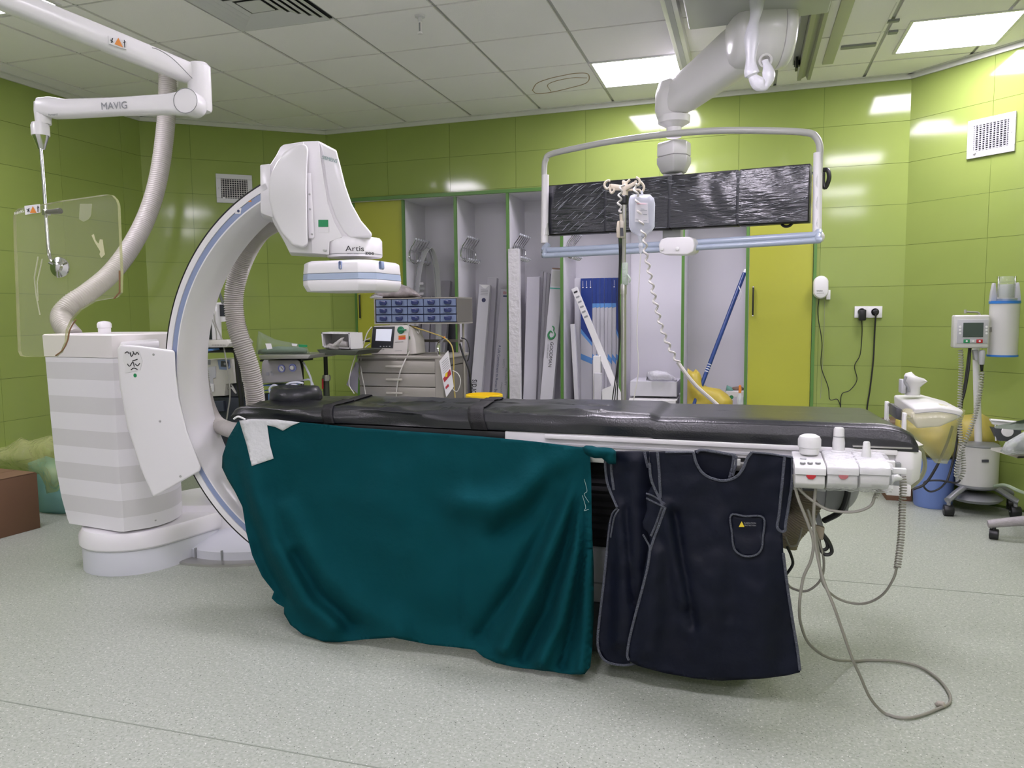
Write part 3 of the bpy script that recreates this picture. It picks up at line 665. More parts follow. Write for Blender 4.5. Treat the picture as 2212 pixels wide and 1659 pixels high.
mx = nt.nodes.new('ShaderNodeMixRGB'); nt.links.new(m3.outputs[0], mx.inputs[0]); mx.inputs[1].default_value = (*hx('d3d1d3'), 1); mx.inputs[2].default_value = (*hx('e4e2e6'), 1); nt.links.new(mx.outputs[0], b_.inputs['Base Color'])
ztop = at(94, 724, 3.12).z; zc0 = at(98, 770, 3.12).z
def lerp_ring(z):
    for a, b in zip(rings, rings[1:]):
        if a[0].z <= z <= b[0].z:
            k = (z-a[0].z)/(b[0].z-a[0].z); return [p.lerp(q, k) for p, q in zip(a, b)]
    return rings[-1]
low = [r for r in rings if r[0].z < zc0]+[lerp_ring(zc0-.001)]
MB().loft(low).build('column', SM, st, sharp=25)
tp = [[p+(p-V((-3.15, 3.3, p.z))).normalized()*.004 for p in lerp_ring(z)] for z in (zc0+.001, ztop-.02, ztop)]
tp.append([p.lerp(V((-3.15, 3.3, p.z)), .03)+V((0, 0, .006)) for p in tp[-1]])
MB().loft(tp).build('column_top', CREAM if 0 else mat('machine_top_white', 'dedad8', .33), st, sharp=25)
q = at(227, 733, 3.2); q.z = ztop
MB().lathe(q, [(.03, 0), (.03, .035), (.034, .036), (.034, .055), (.028, .065), (.004, .07)]).build('round_knob', WM, st)
MB().prism([at(258, 752, 2.9), at(345, 752, 2.9), at(345, 735, 2.9), at(258, 742, 2.9)], away([(300, 750)], 2.9)*.3).build('rear_cover', WM, st, bevel=.012)
# emblem on the column top
q = [at(u, v, 3.06) for u, v in [(191, 749), (210, 750), (210, 758), (191, 757)]]
MB().prism(q, (0, -.002, 0)).build('emblem', mat('emblem_teal', '6c8a90', .5), st, smooth=False)
# side carriage cover
cv = [(253, 752), (262, 744), (300, 747), (378, 757), (380, 800), (387, 860), (404, 930), (436, 1012), (431, 1020), (331, 1076), (303, 1012), (274, 920), (258, 830)]
cc = pprism(cv, 2.82, .07, 'carriage_cover', WM, st, bevel=.022, seg=4)
screws([(332, 766), (346, 910), (390, 1029)], 2.82, st)
MB().lathe(at(292, 811, 2.82), [(.009, 0), (.009, .001)], 16, (0, -1, 0)).build('green_dot', GREENL, st)
MB().prism(pp([(268, 760), (300, 757), (308, 780), (303, 800), (270, 806), (272, 795), (266, 778)], 2.819), (0, -.0015, 0)).build('paper_tape', PAPER, st, smooth=False)
def scrib(segs, Y, par, r=.0013, m=INK, nm='handwriting'):
    b = MB()
    for s in segs: b.sweep(cr([at(u, v, Y) for u, v in s], 4), r, 5)
    return b.build(nm, m, par)
scrib([[(270, 763), (275, 760), (279, 764)], [(281, 761), (284, 770), (289, 762)], [(287, 759), (292, 766), (296, 761), (300, 766)], [(275, 786), (280, 791), (287, 782), (290, 792)], [(286, 780), (297, 776)], [(292, 786), (297, 790), (302, 785)], [(283, 799), (289, 795), (297, 798)]], 2.8165, st, .0022)
# foot
def stadium(c0, r0, c1, r1, z, n=14):
    d = (V(c1)-V(c0)); a0 = math.atan2(d.y, d.x); P = []
    for k in range(n+1): a = a0+PI/2+PI*k/n; P.append(V((c0[0]+r0*math.cos(a), c0[1]+r0*math.sin(a), z)))
    for k in range(n+1): a = a0-PI/2+PI*k/n; P.append(V((c1[0]+r1*math.cos(a), c1[1]+r1*math.sin(a), z)))
    return P
c0, c1 = (-3.10, 3.27), (-2.95, 3.95)
MB().loft([stadium(c0, .255, c1, .25, 0), stadium(c0, .255, c1, .25, .115), stadium(c0, .25, c1, .245, .123)]).build('foot_lower', WL, st)
MB().loft([stadium(c0, .26, c1, .25, .126), stadium(c0, .268, c1, .255, .135), stadium(c0, .268, c1, .255, .185), stadium(c0, .25, c1, .24, .215), stadium(c0, .2, c1, .2, .222)]).build('foot_upper', WM, st)
c2, c3 = (-3.0, 3.75), (-2.45, 3.95)
MB().loft([stadium(c2, .28, c3, .25, .08), stadium(c2, .28, c3, .25, .22), stadium(c2, .25, c3, .22, .25)]).build('swing_arm', WM, st)
MB().lathe((-2.74, 3.80, 0), [(.53, 0), (.53, .012), (.51, .016), (.01, .017)], 72).build('floor_plate', STEEL, st)
MB().lathe((-2.70, 3.80, .015), [(.46, 0), (.46, .045), (.40, .065), (.25, .11), (.1, .12)], 56).build('turntable', WL, st)
for a in (-1.76, -1.40):
    c = V((-2.70+.462*math.cos(a), 3.80+.462*math.sin(a), .045)); MB().obox(c, V((-math.sin(a), math.cos(a), 0))*.004, V((math.cos(a), math.sin(a), 0))*.006, V((0, 0, .026))).build('index_mark', GREY, st)
screws([(335, 1124)], 3.175, st); screws([(324, 1204)], 3.142, st); screws([(358, 1205)], 3.229, st)
# the arc
arc = thing('imaging_arc', 'large white C-shaped imaging arc with a grey-blue stripe over the table head', 'medical machine', (-1.61, 2.97, .14))
AC = V((-1.612, 0, 1.036)); RO = .886; Y0, Y1 = 2.86, 3.07
def ring(prof, a0, a1, n=90):
    b = MB(); b.loft([[V((AC.x+r*math.cos(a), y, AC.z+r*math.sin(a))) for r, y in prof] for a in [math.radians(a0+(a1-a0)*k/n) for k in range(n+1)]]); return b
ring([(RO-.003, Y0+.004), (RO-.001, Y0+.012), (RO-.001, Y1), (RO-.06, Y1), (RO-.074, Y1-.02), (RO-.074, Y0+.03), (RO-.066, Y0), (RO-.060, Y0), (RO-.060, Y0+.008), (RO-.032, Y0+.008), (RO-.032, Y0), (RO-.006, Y0)], 112, 275).build('arc_body', WM, arc, sharp=50)
ring([(RO+.003, Y0+.003), (RO+.003, Y0+.016), (RO-.004, Y0+.016), (RO-.004, Y0+.003)], 112, 275).build('black_edge', BLACK, arc)
ring([(RO-.0585, Y0+.004), (RO-.0585, Y0+.009), (RO-.0335, Y0+.009), (RO-.0335, Y0+.004)], 112, 275).build('blue_stripe', mat('stripe_blue', '8a97b8', .4), arc)
MB().prism(pp([(538, 425), (544, 436), (532, 436)], Y0+.003), (0, -.001, 0)).build('warning_triangle', ORANGE, arc, smooth=False)
MB().prism(pp([(508, 450), (522, 450), (520, 462), (508, 462)], Y0+.003), (0, -.002, 0)).build('round_marker', WM, arc, bevel=.001)
MB().lathe(at(515, 456, Y0-.0), [(.006, 0), (.006, .001)], 12, (0, -1, 0)).build('marker_dot', NAVYI, arc)
qa = [[(401, 672), (403, 680)], [(404, 673), (409, 671), (408, 679)], [(411, 677), (415, 673), (415, 680)], [(402, 685), (414, 684)], [(404, 690), (405, 694)], [(408, 689), (409, 693)]]
scrib(qa, Y0+.1, arc, .001)
# head: bracket, housing, cover, neck, detector
pprism([(562, 356), (584, 353), (590, 470), (566, 462), (563, 458)], 2.86, .2, 'arm_bracket', WM, arc, bevel=.006)
bodyp = [(605, 318), (612, 312), (655, 305), (689, 304), (727, 324), (735, 355), (746, 400), (760, 440), (780, 476), (803, 503), (804, 511), (770, 514), (714, 517), (711, 546), (706, 549), (625, 545), (612, 518), (590, 480), (577, 430), (580, 360), (596, 336)]
bd = pprism(bodyp, 2.87, .20, 'detector_housing', WM, arc, bevel=.012, seg=3)
# sculpted nose: a wider front face that sweeps down to the neck
nose = [(690, 307), (727, 325), (735, 355), (746, 400), (760, 440), (780, 476), (803, 503), (804, 511), (756, 513), (742, 500), (725, 470), (711, 430), (703, 380), (697, 335)]
pprism(nose, 2.862, .19, 'nose_panel', mat('nose_white', 'e6e4e8', .28, coat=.2), arc, bevel=.010, seg=4)
pprism([(655, 306), (689, 304), (693, 340), (700, 390), (708, 440), (722, 480), (740, 512), (712, 522), (711, 550), (674, 547), (668, 460), (664, 380), (655, 370)], 2.856, .03, 'side_panel', WM, arc, bevel=.004)
cov = [(580, 398), (586, 372), (598, 348), (615, 327), (636, 314), (652, 309), (662, 312), (666, 322), (664, 355), (663, 400), (664, 470), (665, 528), (655, 534), (632, 529), (607, 500), (590, 465), (581, 430)]
pprism(cov, 2.80, .07, 'rounded_cover', WM, arc, bevel=.014, seg=4)
pprism([(664, 372), (672, 374), (679, 512), (676, 516), (666, 514), (662, 376)], 2.845, .03, 'hinge_strip', WM, arc, bevel=.003)
screws([(654, 367), (669, 420), (670, 452), (674, 506), (703, 541), (700, 541)], 2.845, arc, .005)
MB().prism(pp([(688, 475), (709, 475), (709, 490), (688, 490)], 2.855), (0, -.0015, 0)).build('green_label', GREENL, arc, smooth=False)
MB().prism(pp([(688, 491), (711, 491), (711, 502), (688, 502)], 2.855), (0, -.001, 0)).build('white_label', PAPER, arc, smooth=False)
text('SIEMENS', at(695, 343, 2.861), at(728, 352, 2.861), (0, -1, 0), 'lettering', mat('pale_teal_ink', '8fa9a8', .5), arc)
cn = at(766, 540, 2.97); zt = at(766, 516, 2.97).z; zb = at(766, 557, 2.97).z
MB().lathe((cn.x, 2.97, 0), [(.112, zb), (.116, zb+.006), (.116, zt-.012), (.108, zt), (.02, zt)], 48).build('neck', WM, arc)
MB().lathe((cn.x, 2.97, 0), [(.1165, zb+.012), (.1165, zb+.009), (.112, zb+.009)], 48).build('neck_groove', GREY, arc)
def ctext(s, a0, a1, z, R, m, h):
    n = len(s); import itertools
    cu = bpy.data.curves.new('t', 'FONT'); cu.body = s; cu.extrude = .01; to = bpy.data.objects.new('t', cu); me = bpy.data.meshes.new_from_object(to); bpy.data.objects.remove(to)
    W_ = max(v.co.x for v in me.vertices); b = MB()
    for v in me.vertices:
        a = a0+(a1-a0)*v.co.x/W_; r = R+.0006+v.co.z*.05; b.v.append(V((cn.x+r*math.cos(a), 2.97+r*math.sin(a), z+v.co.y*h)))
    b.f = [tuple(p.vertices) for p in me.polygons]; b.build('lettering', m, arc, smooth=False)
ctext('Artis', math.radians(-80), math.radians(-43), at(800, 541, 2.87).z, .1165, INK, .030)
ctext('zee', math.radians(-41), math.radians(-20), at(800, 548, 2.87).z, .1165, INK, .022)
ctext('with PURE', math.radians(-77), math.radians(-54), at(800, 548, 2.87).z, .1165, INKG, .008)
dc = at(762, 590, 2.97)
def rr(h, z, ch=.32):
    P = []
    for (sx_, sy_) in ((-1, -1), (1, -1), (1, 1), (-1, 1)):
        q = [(h*sx_, h*sy_*(1-ch)), (h*sx_*(1-ch), h*sy_)]
        if sx_*sy_ < 0: q = q[::-1]
        P += [(dc.x+x, 2.97+y) for x, y in q]
    P = [P[i] for i in range(8)]
    cx = [V((x, y, z)) for x, y in P]; cx.sort(key=lambda p: math.atan2(p.y-2.97, p.x-dc.x)); return cx
zz = lambda v: at(762, v, 2.82).z
MB().loft([rr(.150, zz(561)), rr(.165, zz(566)), rr(.169, zz(589))]).build('detector_top', WM, arc, bevel=.004)
MB().loft([rr(.168, zz(589.5)), rr(.170, zz(603))]).build('blue_band', mat('pale_blue_band', '9fadc4', .4), arc)
MB().loft([rr(.170, zz(603.5)), rr(.170, zz(614)), rr(.158, zz(628)), rr(.14, zz(629))]).build('detector_bottom', WM, arc, bevel=.003)
for u in (735, 822):
    c = at(u, 573, 2.80); MB().loft([[c+V((math.cos(a)*.0065*s, -o, math.sin(a)*.0065*s+(.010 if math.sin(a) > 0 else -.010))) for a in [2*PI*k/16 for k in range(16)]] for s, o in ((1, -.02), (1, .004), (.6, .003), (.6, -.004))]).build('vent_slot', BLUEP, arc)
# tube housing below the table, mostly behind the drape
MB().loft([[V((AC.x+x, y, z)) for x, y in ((-.16, 2.84), (.16, 2.84), (.16, 3.12), (-.16, 3.12))] for z in (.15, .42)]).build('tube_housing', WM, arc, bevel=.03)
# hoses
HM = mat('corrugated_hose', 'aba7a2', .4, coat=.15)
hp = [V((-3.53, 4.20, 2.96))]+[at(u, v, y) for u, v, y in [(362, 190, 4.17), (357, 280, 4.12), (343, 380, 4.04), (320, 460, 3.94), (285, 530, 3.80), (240, 590, 3.66), (190, 632, 3.52), (155, 655, 3.44), (133, 680, 3.38), (137, 703, 3.34), (158, 728, 3.32)]]
pts = resample(cr(hp, 16), .0032); rads = [.055-.0045*(.5+.5*math.cos(i*PI/2)) for i in range(len(pts))]
t = thing('ceiling_hose', 'long ribbed grey hose from the ceiling down to the striped column top', 'hose', pts[-1])
MB().sweep(pts, rads, 22).build('hose_tube', HM, t, sharp=80)
c = V((-3.53, 4.20, 2.944)); MB().lathe(c, [(.075, 0), (.075, -.01), (.062, -.02), (.056, -.2), (.05, -.2)], 28).build('ceiling_sleeve', WM, t)
hp = [at(u, v, y) for u, v, y in [(618, 468, 3.12), (592, 480, 3.13), (562, 500, 3.15), (535, 540, 3.18), (515, 590, 3.2), (505, 640, 3.2), (508, 690, 3.2), (520, 735, 3.2), (537, 785, 3.22), (547, 830, 3.24), (552, 870, 3.26), (556, 920, 3.28)]]
pts = resample(cr(hp, 16), .0026); rads = [.047-.006*(.5+.5*math.cos(i*PI/2)) for i in range(len(pts))]
t = MB().sweep(pts, rads, 22).build('ribbed_hose', HM, label='thick ribbed grey hose hanging from the back of the detector housing', cat='hose', sharp=80)
hp = [at(u, v, y) for u, v, y in [(432, 790, 3.16), (438, 835, 3.15), (449, 880, 3.12), (466, 912, 3.08), (490, 926, 3.02), (520, 931, 2.97), (560, 930, 2.95)]]
pts = resample(cr(hp, 16), .0024); rads = [.037-.004*(.5+.5*math.cos(i*PI/2)) for i in range(len(pts))]
MB().sweep(pts, rads, 18).build('ribbed_hose', HM, label='lower ribbed grey hose curving from the arc to the table head', cat='hose', sharp=80)
# ================================================================== ceiling shield arm with clear shield
sh = thing('shield_arm', 'white double-jointed ceiling arm carrying the clear radiation shield', 'ceiling arm', dep(400, 200, 2.8))
def beam(prof, name, m, par, **k): return MB().loft(prof).build(name, m, par, **k)
zc = dep(430, 160, 2.8).z
A = dep(425, 165, 2.82); Bv = dep(110, 38, 2.57); d = (Bv-A); d.normalize(); sd = V((-d.y, d.x, 0)).normalized()
def sec(p, wd, hg, n=16, pw=.5):
    return [p+sd*(wd*math.copysign(abs(math.cos(a))**pw, math.cos(a)))+V((0, 0, hg*math.copysign(abs(math.sin(a))**pw, math.sin(a)))) for a in [2*PI*k/n for k in range(n)]]
ax = A-d*.0
beam([sec(A-d*.02, .02, .03), sec(A+d*.02, .036, .036), sec(A+d*.25, .042, .038), sec(A+d*.8, .045, .037), sec(A+d*1.9, .045, .037)], 'upper_arm', WM, sh, sharp=60)
J = dep(432, 150, 2.82)
top = dep(434, 138, 2.82).z; bt = dep(434, 240, 2.82).z
MB().lathe((A.x+.01, A.y, 0), [(.01, bt), (.036, bt), (.041, bt+.01), (.041, top-.012), (.03, top), (.005, top+.002)], 28).build('elbow', WM, sh)
# spring arm
s0 = dep(412, 224, 2.75); s1 = dep(92, 238, 2.78); dd = (s1-s0); L = dd.length; dn = dd.normalized(); up = V((0, 0, 1)); sd2 = dn.cross(up).normalized()
def sec2(k, wd, hg, dz=0, n=16):
    p = s0+dn*(k*L)+up*dz; return [p+sd2*(wd*math.copysign(abs(math.cos(a))**.5, math.cos(a)))+up*(hg*math.copysign(abs(math.sin(a))**.5, math.sin(a))) for a in [2*PI*j/n for j in range(n)]]
beam([sec2(-.03, .03, .034), sec2(.05, .034, .040, .0), sec2(.14, .034, .033), sec2(.5, .032, .029), sec2(.82, .034, .031), sec2(.93, .036, .036, .006), sec2(1.01, .03, .03, .01)], 'spring_arm', WM, sh, sharp=60)
MB().cyl(s0+sd2*.04*(1 if sd2.y < 0 else -1)+dn*.0, s0-sd2*.04*(1 if sd2.y < 0 else -1), .043, n=32).build('joint_disc', WM, sh, bevel=.003)
pn = sd2 if sd2.y < 0 else -sd2
q = [s0+pn*.0405+(dn*math.cos(a)+V((0, 0, 1))*math.sin(a))*.0425 for a in [2*PI*k/32 for k in range(33)]]; MB().sweep(q, .0012, 5).build('joint_ring', GREY, sh)
def onarm(u, v): return atp(u, v, s0+pn*.0345, pn)
text('MAVIG', onarm(220, 237), onarm(275, 234), pn, 'lettering', INKG, sh, hs=1.1, off=.001)
text('Portegra2', onarm(105, 250), onarm(125, 249), pn, 'lettering', INKG, sh, off=.001)
ep = s1
MB().lathe((ep.x, ep.y, 0), [(.015, dep(92, 268, 2.78).z), (.026, dep(92, 268, 2.78).z), (.028, dep(92, 240, 2.78).z), (.026, dep(92, 222, 2.78).z), (.012, dep(92, 217, 2.78).z)], 24).build('arm_end', WM, sh)
ex, ey = dep(87, 280, 2.78).x, dep(87, 280, 2.78).y; zf = lambda v: dep(87, v, 2.78).z
MB().lathe((ex, ey, 0), [(.01, zf(293)), (.03, zf(293)), (.030, zf(272)), (.026, zf(266)), (.01, zf(266))], 28).build('collar', WM, sh)
MB().lathe((ex, ey, 0), [(.006, zf(323)), (.012, zf(322)), (.026, zf(296)), (.027, zf(292)), (.01, zf(292))], 24).build('cone', CHROME, sh)
rod = [dep(88, 320, 2.78), dep(93, 380, 2.78), dep(98, 450, 2.77), dep(103, 520, 2.76), dep(107, 555, 2.75), dep(113, 568, 2.72), dep(122, 573, 2.70), dep(131, 576, 2.69)]
MB().sweep(cr(rod, 6), .0065, 12).build('rod', CHROME, sh)
up_ = (dep(245, 425, 2.66)-dep(240, 700, 2.66)).normalized()
# the sheet
NS = V((.18, -1, .02)).normalized(); PS = dep(135, 580, 2.665)
def S(u, v): return atp(u, v, PS, NS)
gl = [(32, 470), (34, 460), (42, 452), (140, 434), (232, 421), (244, 423), (253, 433), (257, 445), (260, 520), (263, 590), (262, 632), (252, 642), (205, 650), (175, 668), (155, 690), (145, 712), (142, 740), (133, 760), (122, 769), (60, 770), (47, 768), (42, 758), (38, 640), (34, 540)]
cg = []
for i in range(len(gl)): cg.append(gl[i])
GLS = film('clear_acrylic', 'dcdcc8', .025, .03, 0, tint=(.985, .985, .955))
g = thing('radiation_shield', 'large clear acrylic shield with rounded corners hanging from the white arm', 'shield', S(150, 768))
MB().prism([S(*p)-NS*.006 for p in cg], NS*.012).build('clear_sheet', GLS, g, smooth=False)
EDG = film('acrylic_edge', 'b9bd8c', .3, .2, 0, tint=(.95, .95, .85))
rim = [S(*p) for p in cg]
MB().loft([[p+NS*.007, p-NS*.007, p-NS*.007+(p-PS).normalized()*.0014, p+NS*.007+(p-PS).normalized()*.0014] for p in rim+rim[:1]], cap=False).build('sheet_edge', EDG, g, smooth=False)
MB().sweep([S(262, 585)+NS*.009, S(262, 632)+NS*.009, S(250, 645)+NS*.009], .003, 6).build('brown_edge_tape', mat('brown_tape', '7a5a3c', .5), g)
T([S(u, v)+NS*.009 for u, v in [(168, 690), (155, 712), (150, 735), (140, 755), (124, 768)]], .0025, 'brown_edge_tape', MATS['brown_tape'], g)
c = S(133, 578); MB().lathe(c+NS*.006, [(.006, 0), (.034, 0), (.034, .006), (.018, .012), (.014, .022), (.002, .024)], 28, NS).build('mounting_disc', CHROME, g)
for a in (.6, 2.7, 4.8):
    e = V((math.cos(a), 0, math.sin(a))); MB().sweep([c+NS*.02+e*.008, c+NS*.022+e*.036], .005, 8).build('clamp_lug', CHROME, g)
hz = dep(100, 459, 2.755)
MB().obox(hz, V((.008, 0, 0)), V((0, .012, 0)), V((0, 0, .010))).build('handle_clamp', CHROME, sh, bevel=.002)
MB().sweep([hz+V((.01, -.008, 0)), hz+V((.02, -.008, 0)), hz+V((.085, -.02, -.001)), hz+V((.088, -.02, -.001))], [.006, .008, .010, .006], 14).build('handle', BLACK, sh)
MB().prism([S(58, 446)+NS*.01, S(91, 442)+NS*.01, S(92, 460)+NS*.01, S(60, 465)+NS*.01], NS*.002).build('warning_label', PAPER, g, smooth=False)
MB().prism([S(77, 447)+NS*.013, S(85, 461)+NS*.013, S(71, 461)+NS*.013], NS*.001).build('orange_triangle', ORANGE, g, smooth=False)
for q in ([(64, 453), (70, 458)], [(66, 459), (69, 451)], [(88, 446), (88, 459)], [(86, 451), (90, 449)]): MB().sweep([S(*p)+NS*.0135 for p in q], .0013, 5).build('pictogram', INK, g)
text('MAVIG', S(36, 465)+NS*.007, S(56, 459)+NS*.007, NS, 'lettering', PAPER, g)
bb = [S(u, v)+NS*.0075 for u, v in [(201, 509), (206, 506), (210, 520), (216, 527), (219, 517), (225, 518), (228, 540), (230, 550), (222, 558), (218, 550), (220, 544), (208, 524)]]
MB().prism(bb, NS*.0008).build('tape_scrap', mat('old_tape', 'b9b891', .6), g, smooth=False)
MB().prism([S(u, v)+NS*.0075 for u, v in [(176, 441), (202, 441), (200, 466), (195, 474), (184, 480), (174, 474)]], NS*.0008).build('tape_residue', film('tape_film', 'c9ccb0', .18, .5, 0), g, smooth=False)
for q in ([(86, 555), (78, 600), (82, 640), (90, 680)], [(95, 560), (84, 610), (86, 650)]): MB().sweep([S(*p)+NS*.008 for p in q], .0022, 5).build('scratch', film('scratch', 'd9d9c0', .3, .5, 0) if 'scratch' not in MATS else MATS['scratch'], g)
# warning label on the upper arm
pa = A+sd*.0; npn = sd if sd.dot(CAM-A) > 0 else -sd
def UA(u, v): return atp(u, v, A+npn*.043, npn)
MB().prism([UA(233, 78), UA(275, 92), UA(272, 108), UA(235, 96)], npn*.008).build('warning_label', PAPER, sh, smooth=False)
MB().prism([UA(255, 83)+npn*.009, UA(265, 104)+npn*.009, UA(247, 97)+npn*.009], npn*.001).build('orange_triangle', ORANGE, sh, smooth=False)
for q in ([(238, 88), (244, 93)], [(240, 94), (243, 84)], [(268, 88), (269, 104)], [(266, 94), (271, 92)]): MB().sweep([UA(*p)+npn*.0095 for p in q], .0013, 5).build('pictogram', INK, sh)
T([UA(328, 104)+npn*.006, UA(345, 110)+npn*.006, UA(375, 130)+npn*.006, UA(415, 170)+npn*.004], .0016, 'seam', GREY, sh)
# ================================================================== ceiling rails and monitor boom
RM = mat('rail_metal', 'a3a59c', .4, .3)
def rail(name, label, x0, x1, y0, y1, z0, m):
    t = thing(name, label, 'rail', ((x0+x1)/2, (y0+y1)/2, z0)); return t
t = rail('ceiling_rail', 'left white ceiling rail the boom carriage runs on', -.455, -.375, 2.2, 5.55, 2.88, WM)
B((-.455, 2.2, 2.88), (-.375, 5.55, ZC+.004), 'rail_body', WM, t, bevel=.004); B((-.43, 2.2, 2.874), (-.40, 5.54, 2.882), 'channel', PALE, t)
t = rail('ceiling_rail', 'right grey ceiling rail with an open end beside the boom', .30, .39, 2.2, 5.79, 2.86, RM)
MB().prism([V((.30, 5.80, z)) if 0 else V((x, 5.80, z)) for x, z in [(.30, ZC), (.30, 2.865), (.325, 2.865), (.325, 2.875), (.355, 2.89), (.365, 2.865), (.385, 2.865), (.39, ZC)]], (0, -3.6, 0)).build('rail_body', RM, t, smooth=False)
B((.26, 2.2, ZC-.03), (.298, 5.6, ZC+.004), 'cable_duct', GREY, t); MB().box((.265, 5.5, ZC-.06), (.30, 5.54, ZC-.01)).box((.27, 5.42, ZC-.1), (.285, 5.5, ZC-.03)).build('end_stop', BLACK, t)
t = rail('ceiling_beam', 'flat cream ceiling beam right of the grey rail', .47, .62, 2.2, 5.7, 2.92, TRIM)
B((.45, 2.2, ZC-.012), (.52, 5.72, ZC+.004), 'beam_body', mat('cream_beam', 'b9bca8', .5), t, bevel=.004)
# small ceiling fittings to the right of the rails
for (a, c, lb) in (((1816, 103), (1893, 92), 'long thin grey ceiling slot left of the right light panel'), ((1918, 70), (1940, 65), 'short grey ceiling clip, lower one by the right light panel'), ((1916, 45), (1943, 41), 'short grey ceiling clip, upper one by the right light panel')):
    p, q = atz(*a, ZC), atz(*c, ZC); B((min(p.x, q.x), min(p.y, q.y)-.01, ZC-.012), (max(p.x, q.x), max(p.y, q.y)+.01, ZC+.002), 'ceiling_clip', GREY, label=lb, cat='ceiling fitting')
p, q = atz(1895, 88, ZC-.01), atz(1937, 5, ZC-.01)
MB().sweep([p, q], .003, 6).build('ceiling_rod', WHITE, label='thin white rod lying against the ceiling left of the right light panel', cat='rod')
bm_ = thing('monitor_boom', 'heavy white articulated ceiling boom holding the monitor frame', 'ceiling arm', (.0, 4.6, 2.9))
a, c = atz(1488, 66, 2.83), atz(1790, 28, 2.83)
MB().prism([V((a.x, a.y, 2.83)), V((c.x, a.y-.02, 2.83)), V((c.x, 3.2, 2.83)), V((a.x, 3.2, 2.83))], (0, 0, .09)).build('carriage_plate', mat('boom_grey', 'aeb0ae', .4), bm_, bevel=.012, seg=3)
KJ = dep(1645, 72, 4.12); axd = V((1, .28, 0)).normalized()
MB().lathe(KJ, [(.02, -.175), (.10, -.17), (.15, -.155), (.172, -.125), (.176, -.09), (.176, -.075)], 44, axd).build('joint_cap', WM, bm_, sharp=60)
MB().lathe(KJ, [(.178, -.07), (.185, -.06), (.185, .07), (.183, .075)], 44, axd).build('joint_drum', WM, bm_, sharp=50)
MB().lathe(KJ, [(.183, .078), (.185, .08), (.182, .12), (.165, .14), (.02, .145)], 44, axd).build('joint_cover', WM, bm_, sharp=50)
MB().cyl(KJ, KJ+V((0, 0, .14)), .09, n=28).build('pivot', WM, bm_)
EJ = dep(1452, 222, 4.72)
d = (EJ-KJ); dn = d.normalized(); sd = axd; up = sd.cross(dn).normalized()
if up.z < 0: up = -up
def bs(k, wd, hg, n=24): 
    p = KJ+d*k; return [p+sd*(wd*math.copysign(abs(math.cos(a))**.6, math.cos(a)))+up*(hg*math.copysign(abs(math.sin(a))**.7, math.sin(a))) for a in [2*PI*j/n for j in range(n)]]
MB().loft([bs(0, .11, .15), bs(.25, .115, .145), bs(.6, .105, .125), bs(.85, .10, .115), bs(.96, .09, .10), bs(1.02, .07, .07)]).build('arm_shell', WM, bm_, sharp=70)
MB().loft([[EJ+V((math.cos(a)*.10*s, math.sin(a)*.10*s, z)) for a in [2*PI*k/24 for k in range(24)]] for s, z in ((.3, .14), (.8, .12), (1.02, .05), (1.05, -.04), (.9, -.09), (.5, -.11))]).build('elbow_shell', WM, bm_, sharp=70)
CP = V((EJ.x+.012, EJ.y, 0)); zq = lambda v: dep(1455, v, EJ.y/ray(1455, v).y).z
MB().lathe(CP, [(.05, zq(250)), (.098, zq(252)), (.095, zq(266)), (.045, zq(276)), (.045, zq(297)), (.04, zq(297))], 32).build('swivel', WM, bm_)
# monitor plane
ML, MR = dep(1180, 450, 5.1), dep(1750, 420, 4.3); md = V((MR.x-ML.x, MR.y-ML.y, 0)).normalized(); mn = V((md.y, -md.x, 0))
def M(u, v, o=0): return atp(u, v, ML+mn*o, mn)
mf = thing('ceiling_monitor_cage', 'pale tubular cage with a handle bar around the wrapped monitor bank', 'monitor frame', M(1455, 540, -.05))
hb = [M(u, v, .0) for u, v in [(1422, 318), (1426, 308), (1440, 300), (1470, 300), (1488, 318), (1490, 352), (1478, 368), (1446, 368), (1424, 350)]]
zt_, zb_ = M(1455, 299).z, M(1455, 369).z; cc_ = CP.to_2d()
def oct_(s, z, ry=.085): return [V((cc_.x+md.x*x*s+mn.x*y*s, cc_.y+md.y*x*s+mn.y*y*s, z)) for x, y in [(-.095, -.05), (-.06, -ry), (.06, -ry), (.095, -.05), (.095, .04), (.03, ry+.02), (-.095, .04)]]
MB().loft([oct_(.75, zt_), oct_(.98, zt_-.01), oct_(1, zt_-.09)]).build('hub_top', WM, mf, bevel=.008)
MB().loft([oct_(1.01, zt_-.092), oct_(1.01, zb_+.06), oct_(.72, zb_)]).build('hub_bottom', mat('boom_white2', 'c3c3c3', .4), mf, bevel=.008)
MB().obox(V((cc_.x, cc_.y, (zb_+M(1455, 545).z)/2)), md*.058, mn*.03, V((0, 0, (zb_-M(1455, 545).z)/2))).build('column', PALE, mf, bevel=.006)
cage = [M(1180, 508, .05), M(1178, 480, .05), M(1176, 400, .05), M(1176, 360, .05), M(1179, 345, .05), M(1190, 333, .05), M(1250, 319, .05), M(1330, 304, .05), M(1440, 290, .05), M(1560, 282, .05), M(1680, 283, .05), M(1745, 287, .05), M(1763, 297, .05), M(1771, 317, .05), M(1770, 345, .05), M(1767, 420, .05), M(1764, 505, .05)]
MB().sweep(cr(cage, 8), .019, 14).build('upper_tube', mat('cage_grey_white', 'b7b8b4', .35, .0, coat=.2), mf)
for u, v0, v1 in ((1178, 378, 525), (1767, 330, 512)): MB().sweep([M(u, v0, .05), M(u-2, v1, .05)], .024, 16).build('side_tube', WM, mf)
BT = mat('pale_blue_tube', 'a3aec0', .3, coat=.3)
